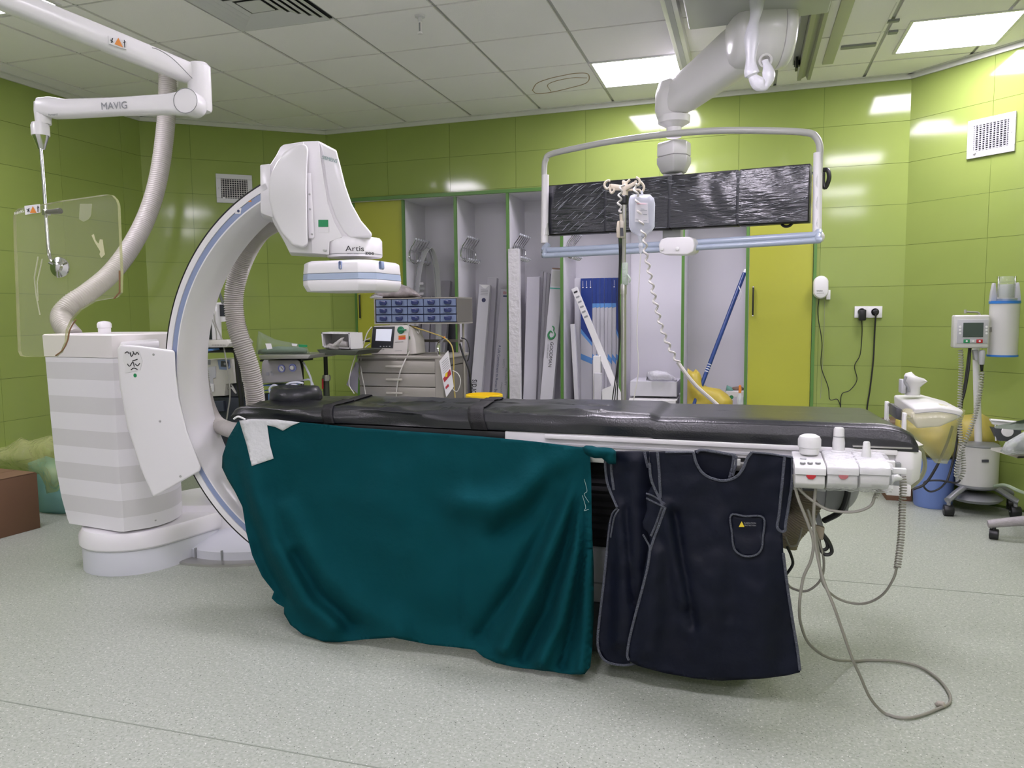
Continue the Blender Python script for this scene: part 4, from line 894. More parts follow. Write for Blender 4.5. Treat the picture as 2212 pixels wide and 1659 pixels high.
for dv, r, e in ((0, .022, .09), (10, .017, .14)):
    pth = [M(1183, 530, .05), M(1177, 539+dv, e), M(1200, 541+dv, e), M(1450, 528+dv, e), M(1740, 510+dv*1.1, e), M(1765, 508+dv*.8, e), M(1768, 500, .05)]
    MB().sweep(cr(pth, 8), r, 14).build('handle_bar', BT, mf)
MB().ball(M(1767, 512, .07), .035).build('corner_cap', WM, mf)
MB().prism([M(u, v, .20) for u, v in [(1422, 528), (1428, 517), (1440, 513), (1490, 511), (1498, 518), (1500, 530), (1497, 543), (1485, 550), (1435, 550), (1424, 545)]], -mn*.12).build('handle_box', WM, mf, bevel=.008, seg=3)
for u in (1430, 1463): MB().lathe(M(u, 537, .205), [(.011, 0), (.011, .004), (.004, .006)], 14, mn).build('button', WHITE2, mf)
mb = thing('wrapped_monitor_bank', 'row of four black monitors wrapped in shiny cling film', 'monitor', M(1460, 495, -.03))
XL, XR_ = (M(1182, 450)-ML).dot(md), (M(1750, 420)-ML).dot(md); zt_ = M(1465, 379).z; zb_ = M(1465, 497).z
SCR = mat('wrapped_black_screen', '24262e', .2, bump=.45, bscale=7, coat=.7, stretch=(1.5, 3.0, 9.0, 0, .45, 0))
cuts = [1182, 1310, 1448, 1595, 1750]
tilt = lambda s: (M(1182, 400).z if s == 0 else M(1750, 352).z)
def zedge(k, topb):
    f = (k-XL)/(XR_-XL)
    return (M(1182, 401).z*(1-f)+M(1750, 353).z*f) if topb else (M(1182, 509).z*(1-f)+M(1750, 480).z*f)
for a, c in zip(cuts, cuts[1:]):
    x0 = (M(a, 440)-ML).dot(md)+.004; x1 = (M(c, 440)-ML).dot(md)-.004
    g = lambda x, top, o: V((ML.x+md.x*x+mn.x*o, ML.y+md.y*x+mn.y*o, zedge(x, top)))
    mo = MB().prism([g(x0, 0, .0), g(x1, 0, .0), g(x1, 1, .0), g(x0, 1, .0)], -mn*.07).build('monitor', BLACK, mb, bevel=.004)
    MB().grid(lambda s, q: g(x0+.004+(x1-x0-.008)*s, 0, 0).lerp(g(x0+.004+(x1-x0-.008)*s, 1, 0), .02+.96*q)+mn*(.002+.022*(1-max(0, (q-.35)/.65)**2)+.005*noise.noise(V((s*4+a, q*3+s*2, 1)))), 24, 16).build('wrapped_screen', SCR, mo, sharp=180)
    if c != 1750: MB().obox(g(x1+.004, 0, .006).lerp(g(x1+.004, 1, .006), .5), md*.014, mn*.006, V((0, 0, (zedge(x1, 1)-zedge(x1, 0))/2-.01))).build('film_overlap', DGREY, mo)
CW = film('cling_film', 'e9ecf2', .10, .1, 1.0, 22)
MB().grid(lambda s, q: M(1748+18*s, 358+4*s+(122+6*s)*q, -.01+.09*s+.015*math.sin(q*17+s*4)), 8, 20).build('loose_film', CW, mb, sharp=180)
RBN = random.Random(3)
WRK = mat('film_wrinkle', 'd9dbe6', .12, coat=.6)
b = MB()
for k in range(260):
    z_ = RBN.random(); u = RBN.uniform(1190, 1742); fr = (u-1182)/568; vt = 401-48*fr; vb = 509-29*fr
    v = vt+(vb-vt)*(RBN.random()**1.3*.92+.04); L_ = RBN.uniform(5, 26); sl = -.38*L_ if u > 1560 else (-.9*L_ if u < 1300 else RBN.uniform(-.1, .25)*L_)
    if 1300 < u < 1560 and v > vt+(vb-vt)*.5 and RBN.random() < .8: continue
    if u > 1560: sl = -.25*L_
    u2 = min(1744, u+L_); v2 = max(vt+3, min(vb-3, v+sl))
    pts = [M(u, v, .026), M((u+u2)/2, (v+v2)/2+RBN.uniform(-1, 1), .0275), M(u2, v2, .026)]
    b.sweep(pts, [.0003, .0010*RBN.uniform(.4, 1.1), .0003], 5)
b.build('film_wrinkles', WRK, mb, kind='stuff')
MB().sweep(cr([M(1778, 367, -.02), M(1788, 368, -.02), M(1791, 385, -.02), M(1783, 405, -.02), M(1778, 395, -.02), M(1778, 372, -.02)], 6), .012, 8).build('cable_loop', BLACK, label='black cable loop hanging on the right side of the monitor cage', cat='cable')
T([M(1688, 484, -.03), M(1695, 489, -.03), M(1705, 488, -.03), M(1712, 482, -.03)], .008, 'cable_loop', BLACK, label='black cable arc peeking below the right monitor', cat='cable')
# plastic-wrapped cable at the big joint
PW = mat('wrapped_white', 'd5d5dc', .25, bump=.5, bscale=20)
pl = [dep(u, v, 3.8) for u, v in [(1636, -30), (1634, 20), (1626, 60), (1623, 100), (1622, 140), (1626, 165), (1640, 182), (1652, 188), (1660, 172), (1659, 150), (1652, 130)]]
q = cr(pl, 6); MB().sweep(q, [.030+.006*math.sin(i*.5) if i < 30 else (.026+.008*math.sin(i*.4)) for i in range(len(q))], 12, sq=(1, .6)).build('wrapped_cable', PW, label='white plastic-wrapped cable looping down in front of the boom joint', cat='cable')
MB().lathe(dep(1653, 130, 3.93), [(.034, 0), (.034, .02), (.024, .02), (.022, .0)], 24, V((.1, -1, -.4))).build('cable_port', WM, bm_)
# ================================================================== drip pole
YP = 3.33
dp = thing('drip_pole', 'steel drip pole with cream four-hook head standing behind the table', 'drip stand', at(1347, 875, YP)-V((0, 0, .06)))
pt = at(1349, 425, YP); pb = at(1347, 875, YP)-V((0, 0, .06)); pb.x = pt.x+(pb.x-pt.x)
pm = at(1347, 618, YP)
MB().cyl(pm, pt+V((0, 0, .03)), .0085, n=14).build('inner_tube', STEEL, dp); MB().cyl(pb, pm, .0115, n=16).build('outer_tube', STEEL, dp)
MB().lathe(pm, [(.0135, -.035), (.0135, 0), (.011, .01)], 16).build('collar', STEEL, dp)
q = at(1349, 431, YP); MB().lathe(q, [(.010, .02), (.017, .012), (.017, -.016), (.010, -.022)], 18).build('black_clamp', BLACK, dp)
q = at(1350, 588, YP); MB().box(q+V((-.012, -.012, -.055)), q+V((.012, .012, .04))).build('taped_clamp', mat('tape_green', 'b7c4b8', .5, bump=.4, bscale=60), dp, bevel=.004)
T([q+V((.012, -.01, -.01)), q+V((.024, -.016, -.03)), q+V((.02, -.012, -.045))], .004, 'tape_tail', MATS['tape_green'], dp)
h = at(1350, 408, YP)
def hook(pts, par=dp): MB().sweep(cr([at(u, v, YP+o) for u, v, o in pts], 6), .0052, 8).build('hook', CREAM, par)
def web(pts, o0, nm='hook_arm'): MB().prism([at(u, v, YP+o0) for u, v in pts], (0, .012, 0)).build(nm, CREAM, dp, bevel=.002)
MB().lathe(h, [(.014, -.028), (.014, .0), (.011, .03)], 14).build('hub', CREAM, dp)
web([(1319, 397), (1347, 400), (1347, 411), (1328, 411), (1319, 406)], -.01); web([(1352, 401), (1374, 390), (1375, 397), (1352, 412)], -.02); web([(1352, 408), (1380, 407), (1382, 411), (1352, 413)], .01); web([(1346, 398), (1352, 396), (1352, 404), (1346, 405)], .0)
hook([(1319, 398, 0), (1317, 404, 0), (1311, 408, 0), (1306, 402, 0), (1307, 395, 0), (1313, 390, 0), (1318, 391, 0)])
hook([(1319, 405, -.02), (1318, 412, -.02), (1321, 417, -.02), (1326, 413, -.02), (1326, 407, -.02)])
hook([(1373, 390, -.02), (1374, 397, -.02), (1378, 400, -.02), (1382, 394, -.02), (1380, 387, -.02), (1374, 383, -.02)])
hook([(1380, 409, .02), (1384, 414, .02), (1389, 412, .02), (1391, 404, .02), (1387, 396, .02), (1382, 392, .02)])
hook([(1347, 398, .02), (1346, 392, .02), (1353, 394, .02), (1361, 388, .02)])
# spiral tube on the pole and IV bag
SP = mat('spiral_wrap', 'c6c3be', .35)
coil([at(1346, 397, YP-.05), at(1341, 410, YP-.05), at(1339, 425, YP-.05), at(1338, 445, YP-.05), at(1343, 460, YP-.05)], .007, .032, .0042, 'spiral_handset_lead', SP, label='white spiral cord from the hook head down to the handset', cat='cord')
t = thing('pump_handset', 'cream handset with a grey key strip hanging on the drip pole', 'handset', at(1339, 515, YP-.04))
MB().prism([at(u, v, YP-.06) for u, v in [(1333, 478), (1338, 476), (1340, 514), (1332, 513), (1331, 495)]], (0, .035, 0)).build('handset_side', CREAM, t, bevel=.003)
MB().prism([at(u, v, YP-.065) for u, v in [(1339, 476), (1347, 478), (1348, 514), (1340, 514)]], (0, .03, 0)).build('handset_body', mat('handset_beige', 'b5aea0', .45), t, bevel=.003)
MB().prism([at(u, v, YP-.066) for u, v in [(1340, 492), (1346, 492), (1347, 510), (1340, 510)]], (0, -.002, 0)).build('key_strip', DGREY, t, smooth=False)
MB().cyl(at(1341, 462, YP-.045), at(1342, 478, YP-.045), .006, n=10).build('strain_relief', CREAM, t)
for k in range(3): T([at(1337+3*k, 514, YP-.05), at(1338+2*k, 560, YP-.04), at(1336+k, 640, YP-.03), at(1337+k, 740, YP-.02), at(1333-5*k, 862, YP-.02), at(1332-5*k, 885, YP-.02)], .0024, 'handset_cord', CABLEK, t)
YBg = YP-.09
t = thing('drip_bag', 'clear drip bag with a white printed label hanging from the hook head', 'drip bag', at(1387, 515, YBg))
bo = [(1362, 424), (1368, 421), (1380, 421), (1404, 421), (1412, 430), (1414, 440), (1413, 490), (1408, 498), (1396, 508), (1392, 514), (1383, 516), (1378, 508), (1364, 500), (1360, 490), (1359, 440), (1360, 430)]
BGM = film('bag_plastic', 'dfe2ee', .42, .12, .15, 30)
def bagmesh(ol, Y, dp_, st_):
    b = MB(); cl_ = ol+ol[:1]
    for sd_ in (-1, 1):
        q = patch(ol, st_, lambda u, v: at(u, v, Y+sd_*dp_*math.sqrt(max(0, min(1, pdist(u, v, cl_)/12))*(2-min(1, pdist(u, v, cl_)/12))))); b.add(q.v, q.f)
    return b
bagmesh(bo, YBg, .022, 4).build('bag_shell', BGM, t, sharp=180)
MB().sweep([at(u, v, YBg) for u, v in bo+bo[:1]], .0022, 6).build('bag_seam', mat('milky_plastic', 'cdd0dc', .3), t)
MB().prism([at(u, v, YBg-.025) for u, v in [(1373, 436), (1399, 438), (1401, 481), (1371, 479)]], (0, .002, 0)).build('bag_label', film('label_film', 'e4e2e8', .6, .4, 0), t, smooth=False)
for v, u0, u1, m in ((440, 1376, 1396, mat('pink_ink', 'd79aa8', .5)), (451, 1384, 1392, INKG), (454, 1383, 1398, INKG), (463, 1389, 1398, INKG), (473, 1373, 1379, INKG), (476, 1390, 1398, INKG)): MB().sweep([at(u0, v, YBg-.0275), at(u1, v+.6, YBg-.0275)], .0012, 5).build('print_line', m, t)
MB().cyl(at(1387, 420, YBg), at(1386, 412, YBg), .005, n=10).build('hanger_tab', MATS['milky_plastic'], t)
MB().lathe(at(1384, 525, YBg), [(.006, -.04), (.007, -.02), (.010, -.015), (.010, -.01), (.006, 0), (.012, .02), (.012, .03)], 14).build('drip_port', MATS['milky_plastic'], t)
q0 = [at(u, v, YP-.11) for u, v in [(1371, 398), (1375, 420), (1379, 445), (1383, 470), (1388, 495), (1393, 520), (1394, 545), (1399, 570), (1407, 610), (1417, 660), (1430, 710), (1446, 750), (1466, 785)]]
coil(q0, .0075, .042, .0045, 'spiral_tube', SP, label='long white spiral tube winding past the drip bag to behind the table', cat='tube')
T([at(1464, 782, YP-.11), at(1480, 805, YP-.11), (at(1505, 835, YP-.1)), at(1540, 866, YP-.08), at(1560, 885, YP-.08)], .008, 'white_tube', SP, label='straight white lower end of the spiral tube reaching the mattress', cat='tube')
T([at(1384, 545, 4.2), at(1379, 640, 4.2), at(1376, 720, 4.2), at(1379, 800, 4.2), at(1368, 868, 4.2)], .003, 'thin_tube', CABLEW, label='thin clear tube hanging in front of the white locker back', cat='tube')
# ================================================================== patient table
YT = lambda x: 2.66+(.52-x)*.05
tn = V((-.05, -1, 0)).normalized()
def TP(u, v, o=0): return atp(u, v, V((.52, 2.66, 0))+tn*o, tn)
tdir = V((-1, .05, 0)).normalized(); tb = -tn
def tpt(x, d, z): return V((x, YT(x)+d, z))
def tbox(x0, x1, d0, d1, z0, z1, name, m, par, **k):
    return MB().prism([tpt(x0, d0, z0), tpt(x1, d0, z0), tpt(x1, d1, z0), tpt(x0, d1, z0)], (0, 0, z1-z0)).build(name, m, par, **k)
tbm = thing('patient_table', 'long floating-top patient table with white side rails and a grey pedestal', 'table', (-.25, 2.95, 0))
tbox(-2.02, .50, .03, .47, .80, .862, 'tabletop', mat('table_grey', '7c7e82', .4), tbm, bevel=.004)
tbox(-.86, .46, -.005, .035, .805, .862, 'side_profile', WHITE, tbm, bevel=.006)
tbox(-.70, .46, -.022, -.002, .842, .858, 'side_lip', WHITE, tbm, bevel=.003)
tbox(-.86, .46, -.012, -.002, .818, .824, 'groove_line', PALE, tbm, smooth=False)
tbox(-1.98, -.86, -.002, .035, .812, .858, 'dark_side', BLACK, tbm, bevel=.003)
tbox(-1.98, .30, -.05, -.03, .770, .797, 'accessory_rail', STEEL, tbm, bevel=.002)
for x in (-1.9, -1.2, -.5, .1, .28): tbox(x, x+.03, -.03, .03, .776, .81, 'rail_bracket', PALE, tbm)
tbox(-1.98, .46, .46, .50, .805, .862, 'far_profile', WHITE, tbm, bevel=.006)
# foot-end cap
MB().loft([[tpt(.455+dx, d, z) for d, z in ((-.01, .86), (-.015, .80), (.02, .735), (.45, .735), (.49, .80), (.48, .86))] for dx in (0, .05)]+[[tpt(.535, d, z) for d, z in ((.01, .852), (.01, .81), (.03, .76), (.44, .76), (.47, .80), (.46, .852))]]).build('end_cap', WHITE, tbm, bevel=.006)
tbox(.30, .47, -.03, .02, .745, .82, 'end_bracket', GREY, tbm, bevel=.003); tbox(.26, .45, -.05, -.028, .80, .828, 'bracket_plate', WHITE, tbm, bevel=.003); tbox(.43, .50, -.03, .0, .715, .75, 'lower_bracket', WHITE, tbm, bevel=.003)
MB().prism([tpt(x, d, .864) for x, d in ((.33, -.03), (.50, -.02), (.545, .05), (.54, .2), (.33, .2))], (0, 0, .004)).build('end_plate', STEEL, tbm)
# pedestal
tbox(-.62, .05, .10, .44, 0, .20, 'foot_plate', DGREY, tbm, bevel=.02)
tbox(-.60, .02, .115, .42, .02, .41, 'pedestal', PALE, tbm, bevel=.015)
for z in (.14, .27): tbox(-.602, .022, .112, .42, z, z+.006, 'panel_joint', GREY, tbm, smooth=False)
b = MB(); rings = []
for k in range(25):
    e = 0 if k % 2 else .012; z = .41+.35*k/24; rings.append([tpt(-.61+e, .12+e, z), tpt(.04-e, .12+e, z), tpt(.04-e, .43-e, z), tpt(-.61+e, .43-e, z)])
b.loft(rings).build('bellows', mat('black_bellows', '18181b', .8), tbm, smooth=False)
tbox(-.75, .22, .08, .46, .745, .80, 'slide_carriage', PALE, tbm, bevel=.005)
tbox(.0, .26, .03, .40, .70, .755, 'slide_end', PALE, tbm, bevel=.004)
# cable drum cover and bellows hose under the foot end
c = TP(1806, 1048, -.12)
MB().loft([[c+V((math.cos(a)*.075, y, math.sin(a)*.095)) for a in [PI+PI*k/20 for k in range(21)]] for y in (0, .12)]).build('drum_cover', PALE, tbm, bevel=.004)
MB().prism([TP(u, v, -.1) for u, v in [(1786, 1058), (1840, 1058), (1832, 1105), (1782, 1100)]], (0, .12, 0)).build('drum_bracket', GREY, tbm)
hp = [TP(u, v, -.16) for u, v in [(1745, 1050), (1742, 1085), (1725, 1120), (1700, 1150), (1690, 1175)]]
pts = resample(cr(hp, 12), .004); MB().sweep(pts, [.052-.004*(i % 2) for i in range(len(pts))], 20).build('beige_bellows', mat('beige_bellows_m', '83796a', .7), tbm, sharp=20)
MB().prism([TP(u, v, -.14) for u, v in [(1757, 1110), (1766, 1095), (1776, 1125), (1783, 1160), (1774, 1160)]], (0, .03, 0)).build('cable_clamp_arm', GREY, tbm, bevel=.002)
# mattress
LEA = mat('black_leatherette', '222327', .28, bump=.12, bscale=180, coat=.2, var=.06, vscale=6)
def ms(s, t):
    x = -2.10+2.62*s; h = .052+.028*min(1, max(0, (x+1.9)/1.9)); zb = .864
    if x > -.32: zb -= .010*min(1, (x+.32)/.03)
    e = min(1, (1-s)/.045); e2 = min(1, s/.03); h *= (.3+.7*math.sqrt(e*(2-e)))*(.35+.65*math.sqrt(e2*(2-e2)))
    prof = [(0, -.012, 0), (.1, -.014, .45), (.2, -.004, .84), (.28, .018, 1.0), (.36, .05, 1.03), (.6, .25, 1.0), (.84, .45, 1.0), (.92, .485, .8), (1, .49, .05)]
    for a, c in zip(prof, prof[1:]):
        if t <= c[0]+1e-9: k = (t-a[0])/(c[0]-a[0]); k = k*k*(3-2*k); d = a[1]+(c[1]-a[1])*k; z = a[2]+(c[2]-a[2])*k; break
    wr = max(.12, min(1, (-.45-x)/.3+.5)); xx = x*3.2
    n1 = noise.noise(V((xx+t*1.5, t*4.5, 2))); n2 = noise.noise(V((x*7-t*3, t*9, 5))); n3 = max(0, noise.noise(V((x*5+t*4, t*3-x*4, 9))))
    n3 = 1-abs(noise.noise(V((x*3.5+t*2, t*5+x*1.5, 14))))*3; n3 = max(0, n3)**3
    dz = wr*(.013*n1+.006*n2+.009*n3)*math.sin(PI*min(1, t*1.1)) ; dd = wr*.016*n1*(1 if t < .3 else 0)
    if s > .955: x2 = x; d += 0
    # foot-end corners cut back
    cut = max(0, (s-.955)/.045); x -= cut*max(0, (t-.3))*.10
    return V((x, YT(x)+d+dd, zb+h*z+dz))
mt = MB().grid(lambda s, t: ms(s, t), 230, 34)
n_ = len(mt.v); mt.f.append(tuple(range(0, 231))[::-1]+tuple(range(34*231+230, 34*231-1, -1))) if 0 else None
mtr = mt.build('mattress', LEA, label='long black leatherette mattress, creased at the head end, on the patient table', cat='mattress', sharp=180)
STR = mat('black_webbing', '101012', .75, bump=.3, bscale=300)
def strap(a, c, wd, label):
    b = MB()
    def f(i, j):
        t = .0+.93*j; s = a+(c-a)*t; x = s+wd*(i-.5); p = ms(x, t); q = ms(x, min(1, t+.01))-p; nrm = V((0, -q.z, q.y)); nrm = nrm.normalized() if nrm.length > 1e-8 else V((0, 0, 1)); return p+nrm*.006
    return MB().grid(f, 4, 50).build('mattress_strap', STR, label=label, cat='strap', solid=.003, sharp=180)
sxx = lambda x: (x+2.10)/2.62
strap(sxx(-1.61), sxx(-1.70), .018, 'black webbing strap across the mattress, nearest the round headrest')
strap(sxx(-.955), sxx(-1.06), .024, 'black webbing strap across the middle of the mattress')
# headrest
c = ms(sxx(-1.93), .62); q = at(640, 868, c.y); c = V((q.x, c.y, c.z-.018))
rg = [(.10, 0), (.122, .018), (.120, .042), (.104, .062), (.085, .066), (.062, .052), (.048, .032), (.02, .024), (.002, .024)]
b = MB()
b.loft([[c+V((math.cos(a)*r*.97, math.sin(a)*r*.92, h*1.2*(1+(.05*math.cos(2*a) if h > .03 else 0)))) for a in [2*PI*k/40 for k in range(40)]] for r, h in rg])
b.build('headrest_cushion', mat('dark_foam_skin', '26282d', .35, bump=.1, bscale=150), label='round black dished headrest cushion at the head of the mattress', cat='cushion', sharp=180)
# ================================================================== green drape
TEAL = mat('green_drape', '073e44', .9, bump=.35, bscale=26, var=.08, vscale=7, spec=.08)
dro = [(514, 911), (540, 906), (600, 908), (650, 912), (770, 924), (900, 933), (1030, 942), (1150, 953), (1262, 967), (1274, 985), (1277, 1040), (1278, 1130), (1282, 1230), (1282, 1330), (1279, 1400), (1275, 1440), (1262, 1456), (1235, 1457), (1180, 1449), (1110, 1441), (1072, 1432), (1045, 1420), (1026, 1404), (990, 1399), (930, 1393), (850, 1377), (790, 1381), (735, 1387), (700, 1386), (655, 1371), (628, 1350), (614, 1326), (614, 1312), (598, 1303), (587, 1292), (592, 1278), (566, 1245), (545, 1200), (532, 1150), (524, 1095), (508, 1062), (492, 1035), (480, 1010), (481, 985), (494, 945)]
folds = [([(530, 960), (548, 1060), (590, 1180), (660, 1300), (720, 1350)], 26, .045), ([(515, 1000), (540, 1120), (575, 1220), (610, 1290)], 14, -.03), ([(620, 1100), (700, 1240), (780, 1310), (860, 1360)], 34, .035), ([(640, 1200), (690, 1290), (760, 1350)], 16, -.03),
         ([(1258, 975), (1190, 1000), (1130, 1060), (1070, 1095), (1000, 1085)], 36, .045), ([(1258, 985), (1190, 1040), (1140, 1110), (1080, 1150)], 26, -.035), ([(1262, 990), (1215, 1110), (1150, 1280), (1090, 1400)], 17, .042), ([(1262, 990), (1200, 1100), (1120, 1260), (1040, 1370)], 18, -.032),
         ([(1264, 990), (1235, 1150), (1180, 1320), (1130, 1420)], 13, -.040), ([(1266, 1000), (1248, 1180), (1210, 1340), (1170, 1430)], 13, .045), ([(1268, 1000), (1260, 1180), (1240, 1340), (1215, 1440)], 9, -.040), ([(1272, 1000), (1272, 1200), (1266, 1350), (1255, 1450)], 9, .035),
         ([(880, 955), (870, 1100), (930, 1250)], 90, .022), ([(640, 940), (700, 1060)], 60, .018), ([(1040, 990), (960, 1010), (900, 990)], 30, .012)]
def drape(u, v):
    d = 0
    for pl_, w_, a_ in folds:
        q = pdist(u, v, pl_)
        if q < 3*w_: d += 1.45*a_*math.exp(-(q/w_)**2)
    k = min(1, max(0, (v-950)/130)); d *= k if v < 1080 else 1
    if u > 1200: d *= 1.0
    x = at(u, v, 2.64).x; top = YT(x)-.055; fr = min(1, max(0, (v-930)/480)); Yb_ = 2.61 if u > 1000 else 2.64
    hem = max(0, (v-(1350 if u < 1000 else 1385))/70); left = max(0, (545-u)/65)
    Y = top*(1-fr)+Yb_*fr-.03*fr*0-d-.018*noise.noise(V((u*.008, v*.006, 3)))*k-.010*noise.noise(V((u*.025, v*.018, 8)))-.04*hem+.09*left*left
    if v < 935: Y += .0
    p = at(u, v, Y)
    if p.z < .006: p = atz(u, v, .006+.008*abs(noise.noise(V((u*.05, v*.05, 1)))))
    return p
patch(dro, 9, drape).build('surgical_drape', TEAL, label='dark green cloth drape tied along the table side and pooling on the floor', cat='drape', sharp=180, solid=.003)
# knot
kn = [(1258, 966), (1266, 962), (1280, 963), (1290, 966), (1305, 966), (1322, 968), (1331, 975), (1331, 1003), (1316, 1003), (1300, 990), (1285, 990), (1270, 985), (1262, 978)]
bag('drape_knot', 'twisted green cloth knot tying the drape to the table rail', kn, 2.57, .09, TEAL, step=5, amp=.02, sc=16, cat='cloth')
# lint threads
for nm_, q in zip(('upper', 'lower'), ([(1262, 1035), (1268, 1060), (1262, 1068), (1272, 1085)], [(1258, 1070), (1265, 1095), (1262, 1103), (1272, 1100)])): T([at(u, v, 2.535) for u, v in q], .0007, 'loose_thread', mat('thread', '9fb5b0', .7), label=nm_+' of two pale loose threads at the right edge of the green drape', cat='thread', n=4)
# white tape
def dr2(u, v): return drape(u, v)+tn*.006
patch([(519, 908), (545, 905), (600, 906), (650, 912), (632, 919), (613, 930), (597, 922), (579, 918), (585, 960), (593, 990), (546, 1006), (535, 960)], 8, dr2).build('white_tape', mat('paper_tape_m', 'c9cacc', .55, bump=.6, bscale=40), label='torn white paper tape stuck on the upper left corner of the drape', cat='tape', sharp=180, solid=.0012)
T([at(u, v, 2.72) for u, v in [(505, 905), (515, 900), (530, 906)]], .004, 'tape_edge', PAPER, label='crumpled tape end sticking up at the table head', cat='tape')
# ================================================================== aprons
NAVY = mat('navy_apron_vinyl', '0a0f1e', .55, bump=.4, bscale=14, var=.45, vscale=7, spec=.2)
TRM = mat('grey_stitch_trim', '51555f', .75, bump=.9, bscale=220)
def apron(outl, trims, Yo, fl, label, folds_):
    t = thing('lead_apron', label, 'apron', at(sum(p[0] for p in outl)/len(outl), 1460, Yo))
    def f(u, v, o=0):
        d = o
        for pl_, w_, a_ in folds_:
            q = pdist(u, v, pl_)
            if q < 3*w_: d += a_*math.exp(-(q/w_)**2)
        d *= 1
        p = at(u, v, Yo-(d+  .018*noise.noise(V((u*.012, v*.006, fl)))+.007*noise.noise(V((u*.03, v*.03, fl))))+.02*(v-1000)/450)
        if p.z < .012: p = atz(u, v, .012)
        return p
    patch(outl, 8, f).build('apron_body', NAVY, t, sharp=180, solid=.008)
    for q in trims:
        pts = cr([V((a, c, 0)) for a, c in q], 5); w3 = [f(p.x, p.y, .007) for p in pts]
        MB().sweep(w3, .0046, 8, sq=(1, .7)).build('stitched_trim', TRM, t)
    return t, f
back = [(1306, 975), (1402, 975), (1400, 1010), (1412, 1060), (1432, 1095), (1420, 1150), (1405, 1220), (1380, 1330), (1360, 1435), (1330, 1437), (1310, 1430), (1296, 1410), (1291, 1380), (1298, 1300), (1308, 1200), (1315, 1130), (1333, 1097), (1318, 1060), (1308, 1020)]
apron(back, [[(1307, 978), (1308, 1015), (1314, 1050), (1333, 1096)], [(1320, 985), (1321, 1020), (1326, 1058)], [(1333, 1098), (1322, 1112), (1315, 1150), (1311, 1190)], [(1337, 1100), (1327, 1118), (1319, 1160)], [(1311, 1190), (1305, 1250), (1298, 1310), (1291, 1380), (1296, 1412), (1312, 1430), (1345, 1437), (1372, 1434)], [(1392, 976), (1397, 1000), (1400, 1010)]],
      2.60, 4, 'navy lead apron with grey trim, the rear one next to the green drape', [([(1333, 1097), (1345, 1200), (1340, 1380)], 18, .03), ([(1370, 1000), (1375, 1200), (1360, 1400)], 25, .03), ([(1352, 1100), (1368, 1300)], 10, -.02)])
front = [(1403, 976), (1440, 975), (1498, 976), (1504, 1000), (1518, 1022), (1540, 1034), (1566, 1038), (1590, 1030), (1605, 1012), (1614, 990), (1624, 976), (1660, 979), (1712, 987), (1716, 1010), (1712, 1060), (1706, 1100), (1699, 1130), (1698, 1145), (1690, 1149), (1692, 1190), (1700, 1260), (1712, 1340), (1722, 1400), (1728, 1440), (1728, 1451), (1700, 1458), (1640, 1465), (1560, 1469), (1500, 1464), (1440, 1454), (1380, 1438), (1357, 1426), (1354, 1410), (1362, 1370), (1380, 1300), (1395, 1220), (1404, 1165), (1400, 1150), (1390, 1140), (1388, 1130), (1398, 1100), (1396, 1075), (1399, 1066), (1408, 1050), (1404, 1020)]
ft, ff = apron(front, [[(1420, 976), (1424, 1020), (1427, 1075)], [(1403, 1000), (1408, 1040), (1432, 1092)], [(1396, 1066), (1412, 1072), (1436, 1088)], [(1396, 1076), (1412, 1084), (1436, 1096)], [(1437, 1096), (1425, 1130), (1412, 1165), (1404, 1190)], [(1430, 1096), (1418, 1130), (1406, 1158)], [(1389, 1155), (1402, 1178), (1404, 1190)], [(1404, 1190), (1398, 1230), (1380, 1300), (1362, 1370), (1355, 1412), (1358, 1426)],
    [(1498, 977), (1504, 1000), (1518, 1022), (1540, 1034), (1566, 1038), (1590, 1030), (1605, 1012), (1614, 990), (1624, 977)], [(1695, 985), (1690, 1040), (1683, 1110), (1679, 1138), (1688, 1148), (1697, 1146)], [(1712, 990), (1711, 1040), (1704, 1090), (1697, 1132), (1697, 1146)], [(1624, 977), (1660, 980), (1712, 988)], [(1692, 1195), (1700, 1260), (1712, 1340), (1722, 1400), (1728, 1448)], [(1437, 977), (1498, 977)]],
    2.545, 9, 'navy lead apron with a breast pocket and neck scoop, hanging in front', [([(1437, 1097), (1460, 1200), (1478, 1300)], 16, .03), ([(1455, 1110), (1475, 1230), (1500, 1350)], 12, -.028), ([(1640, 1200), (1650, 1440)], 50, .025), ([(1520, 1250), (1540, 1440)], 50, .02), ([(1420, 1200), (1400, 1400)], 22, .022)])
# back collar seen through the neck scoop
col_ = [(1500, 973), (1515, 971), (1560, 978), (1590, 983), (1588, 1020), (1572, 1036), (1540, 1034), (1516, 1020), (1504, 1000)]
patch(col_, 6, lambda u, v: at(u, v, 2.60)).build('inner_collar', NAVY, ft, solid=.006, sharp=180)
for q in ([(1505, 978), (1515, 972), (1550, 977), (1590, 984)], [(1585, 984), (1583, 1005), (1576, 1032)], [(1590, 985), (1589, 1005), (1582, 1028)]): MB().sweep(cr([at(u, v, 2.588) for u, v in q], 5), .005, 8).build('stitched_trim', TRM, ft)
pk = [(1579, 1113), (1610, 1115), (1649, 1118), (1648, 1160), (1645, 1185), (1634, 1198), (1614, 1202), (1596, 1196), (1585, 1182), (1581, 1150)]
patch(pk, 7, lambda u, v: ff(u, v, .009)).build('pocket', NAVY, ft, solid=.003, sharp=180)
q = cr([V((a, c, 0)) for a, c in pk], 5, closed=True); MB().sweep([ff(p.x, p.y, .014) for p in q+q[:1]], .0048, 8, sq=(1, .7)).build('pocket_trim', TRM, ft)
MB().prism([ff(1602, 1126, .013), ff(1608, 1138, .013), ff(1596, 1138, .013)], (0, -.0012, 0)).build('yellow_triangle', mat('label_yellow', 'd8c02c', .5), ft, smooth=False)
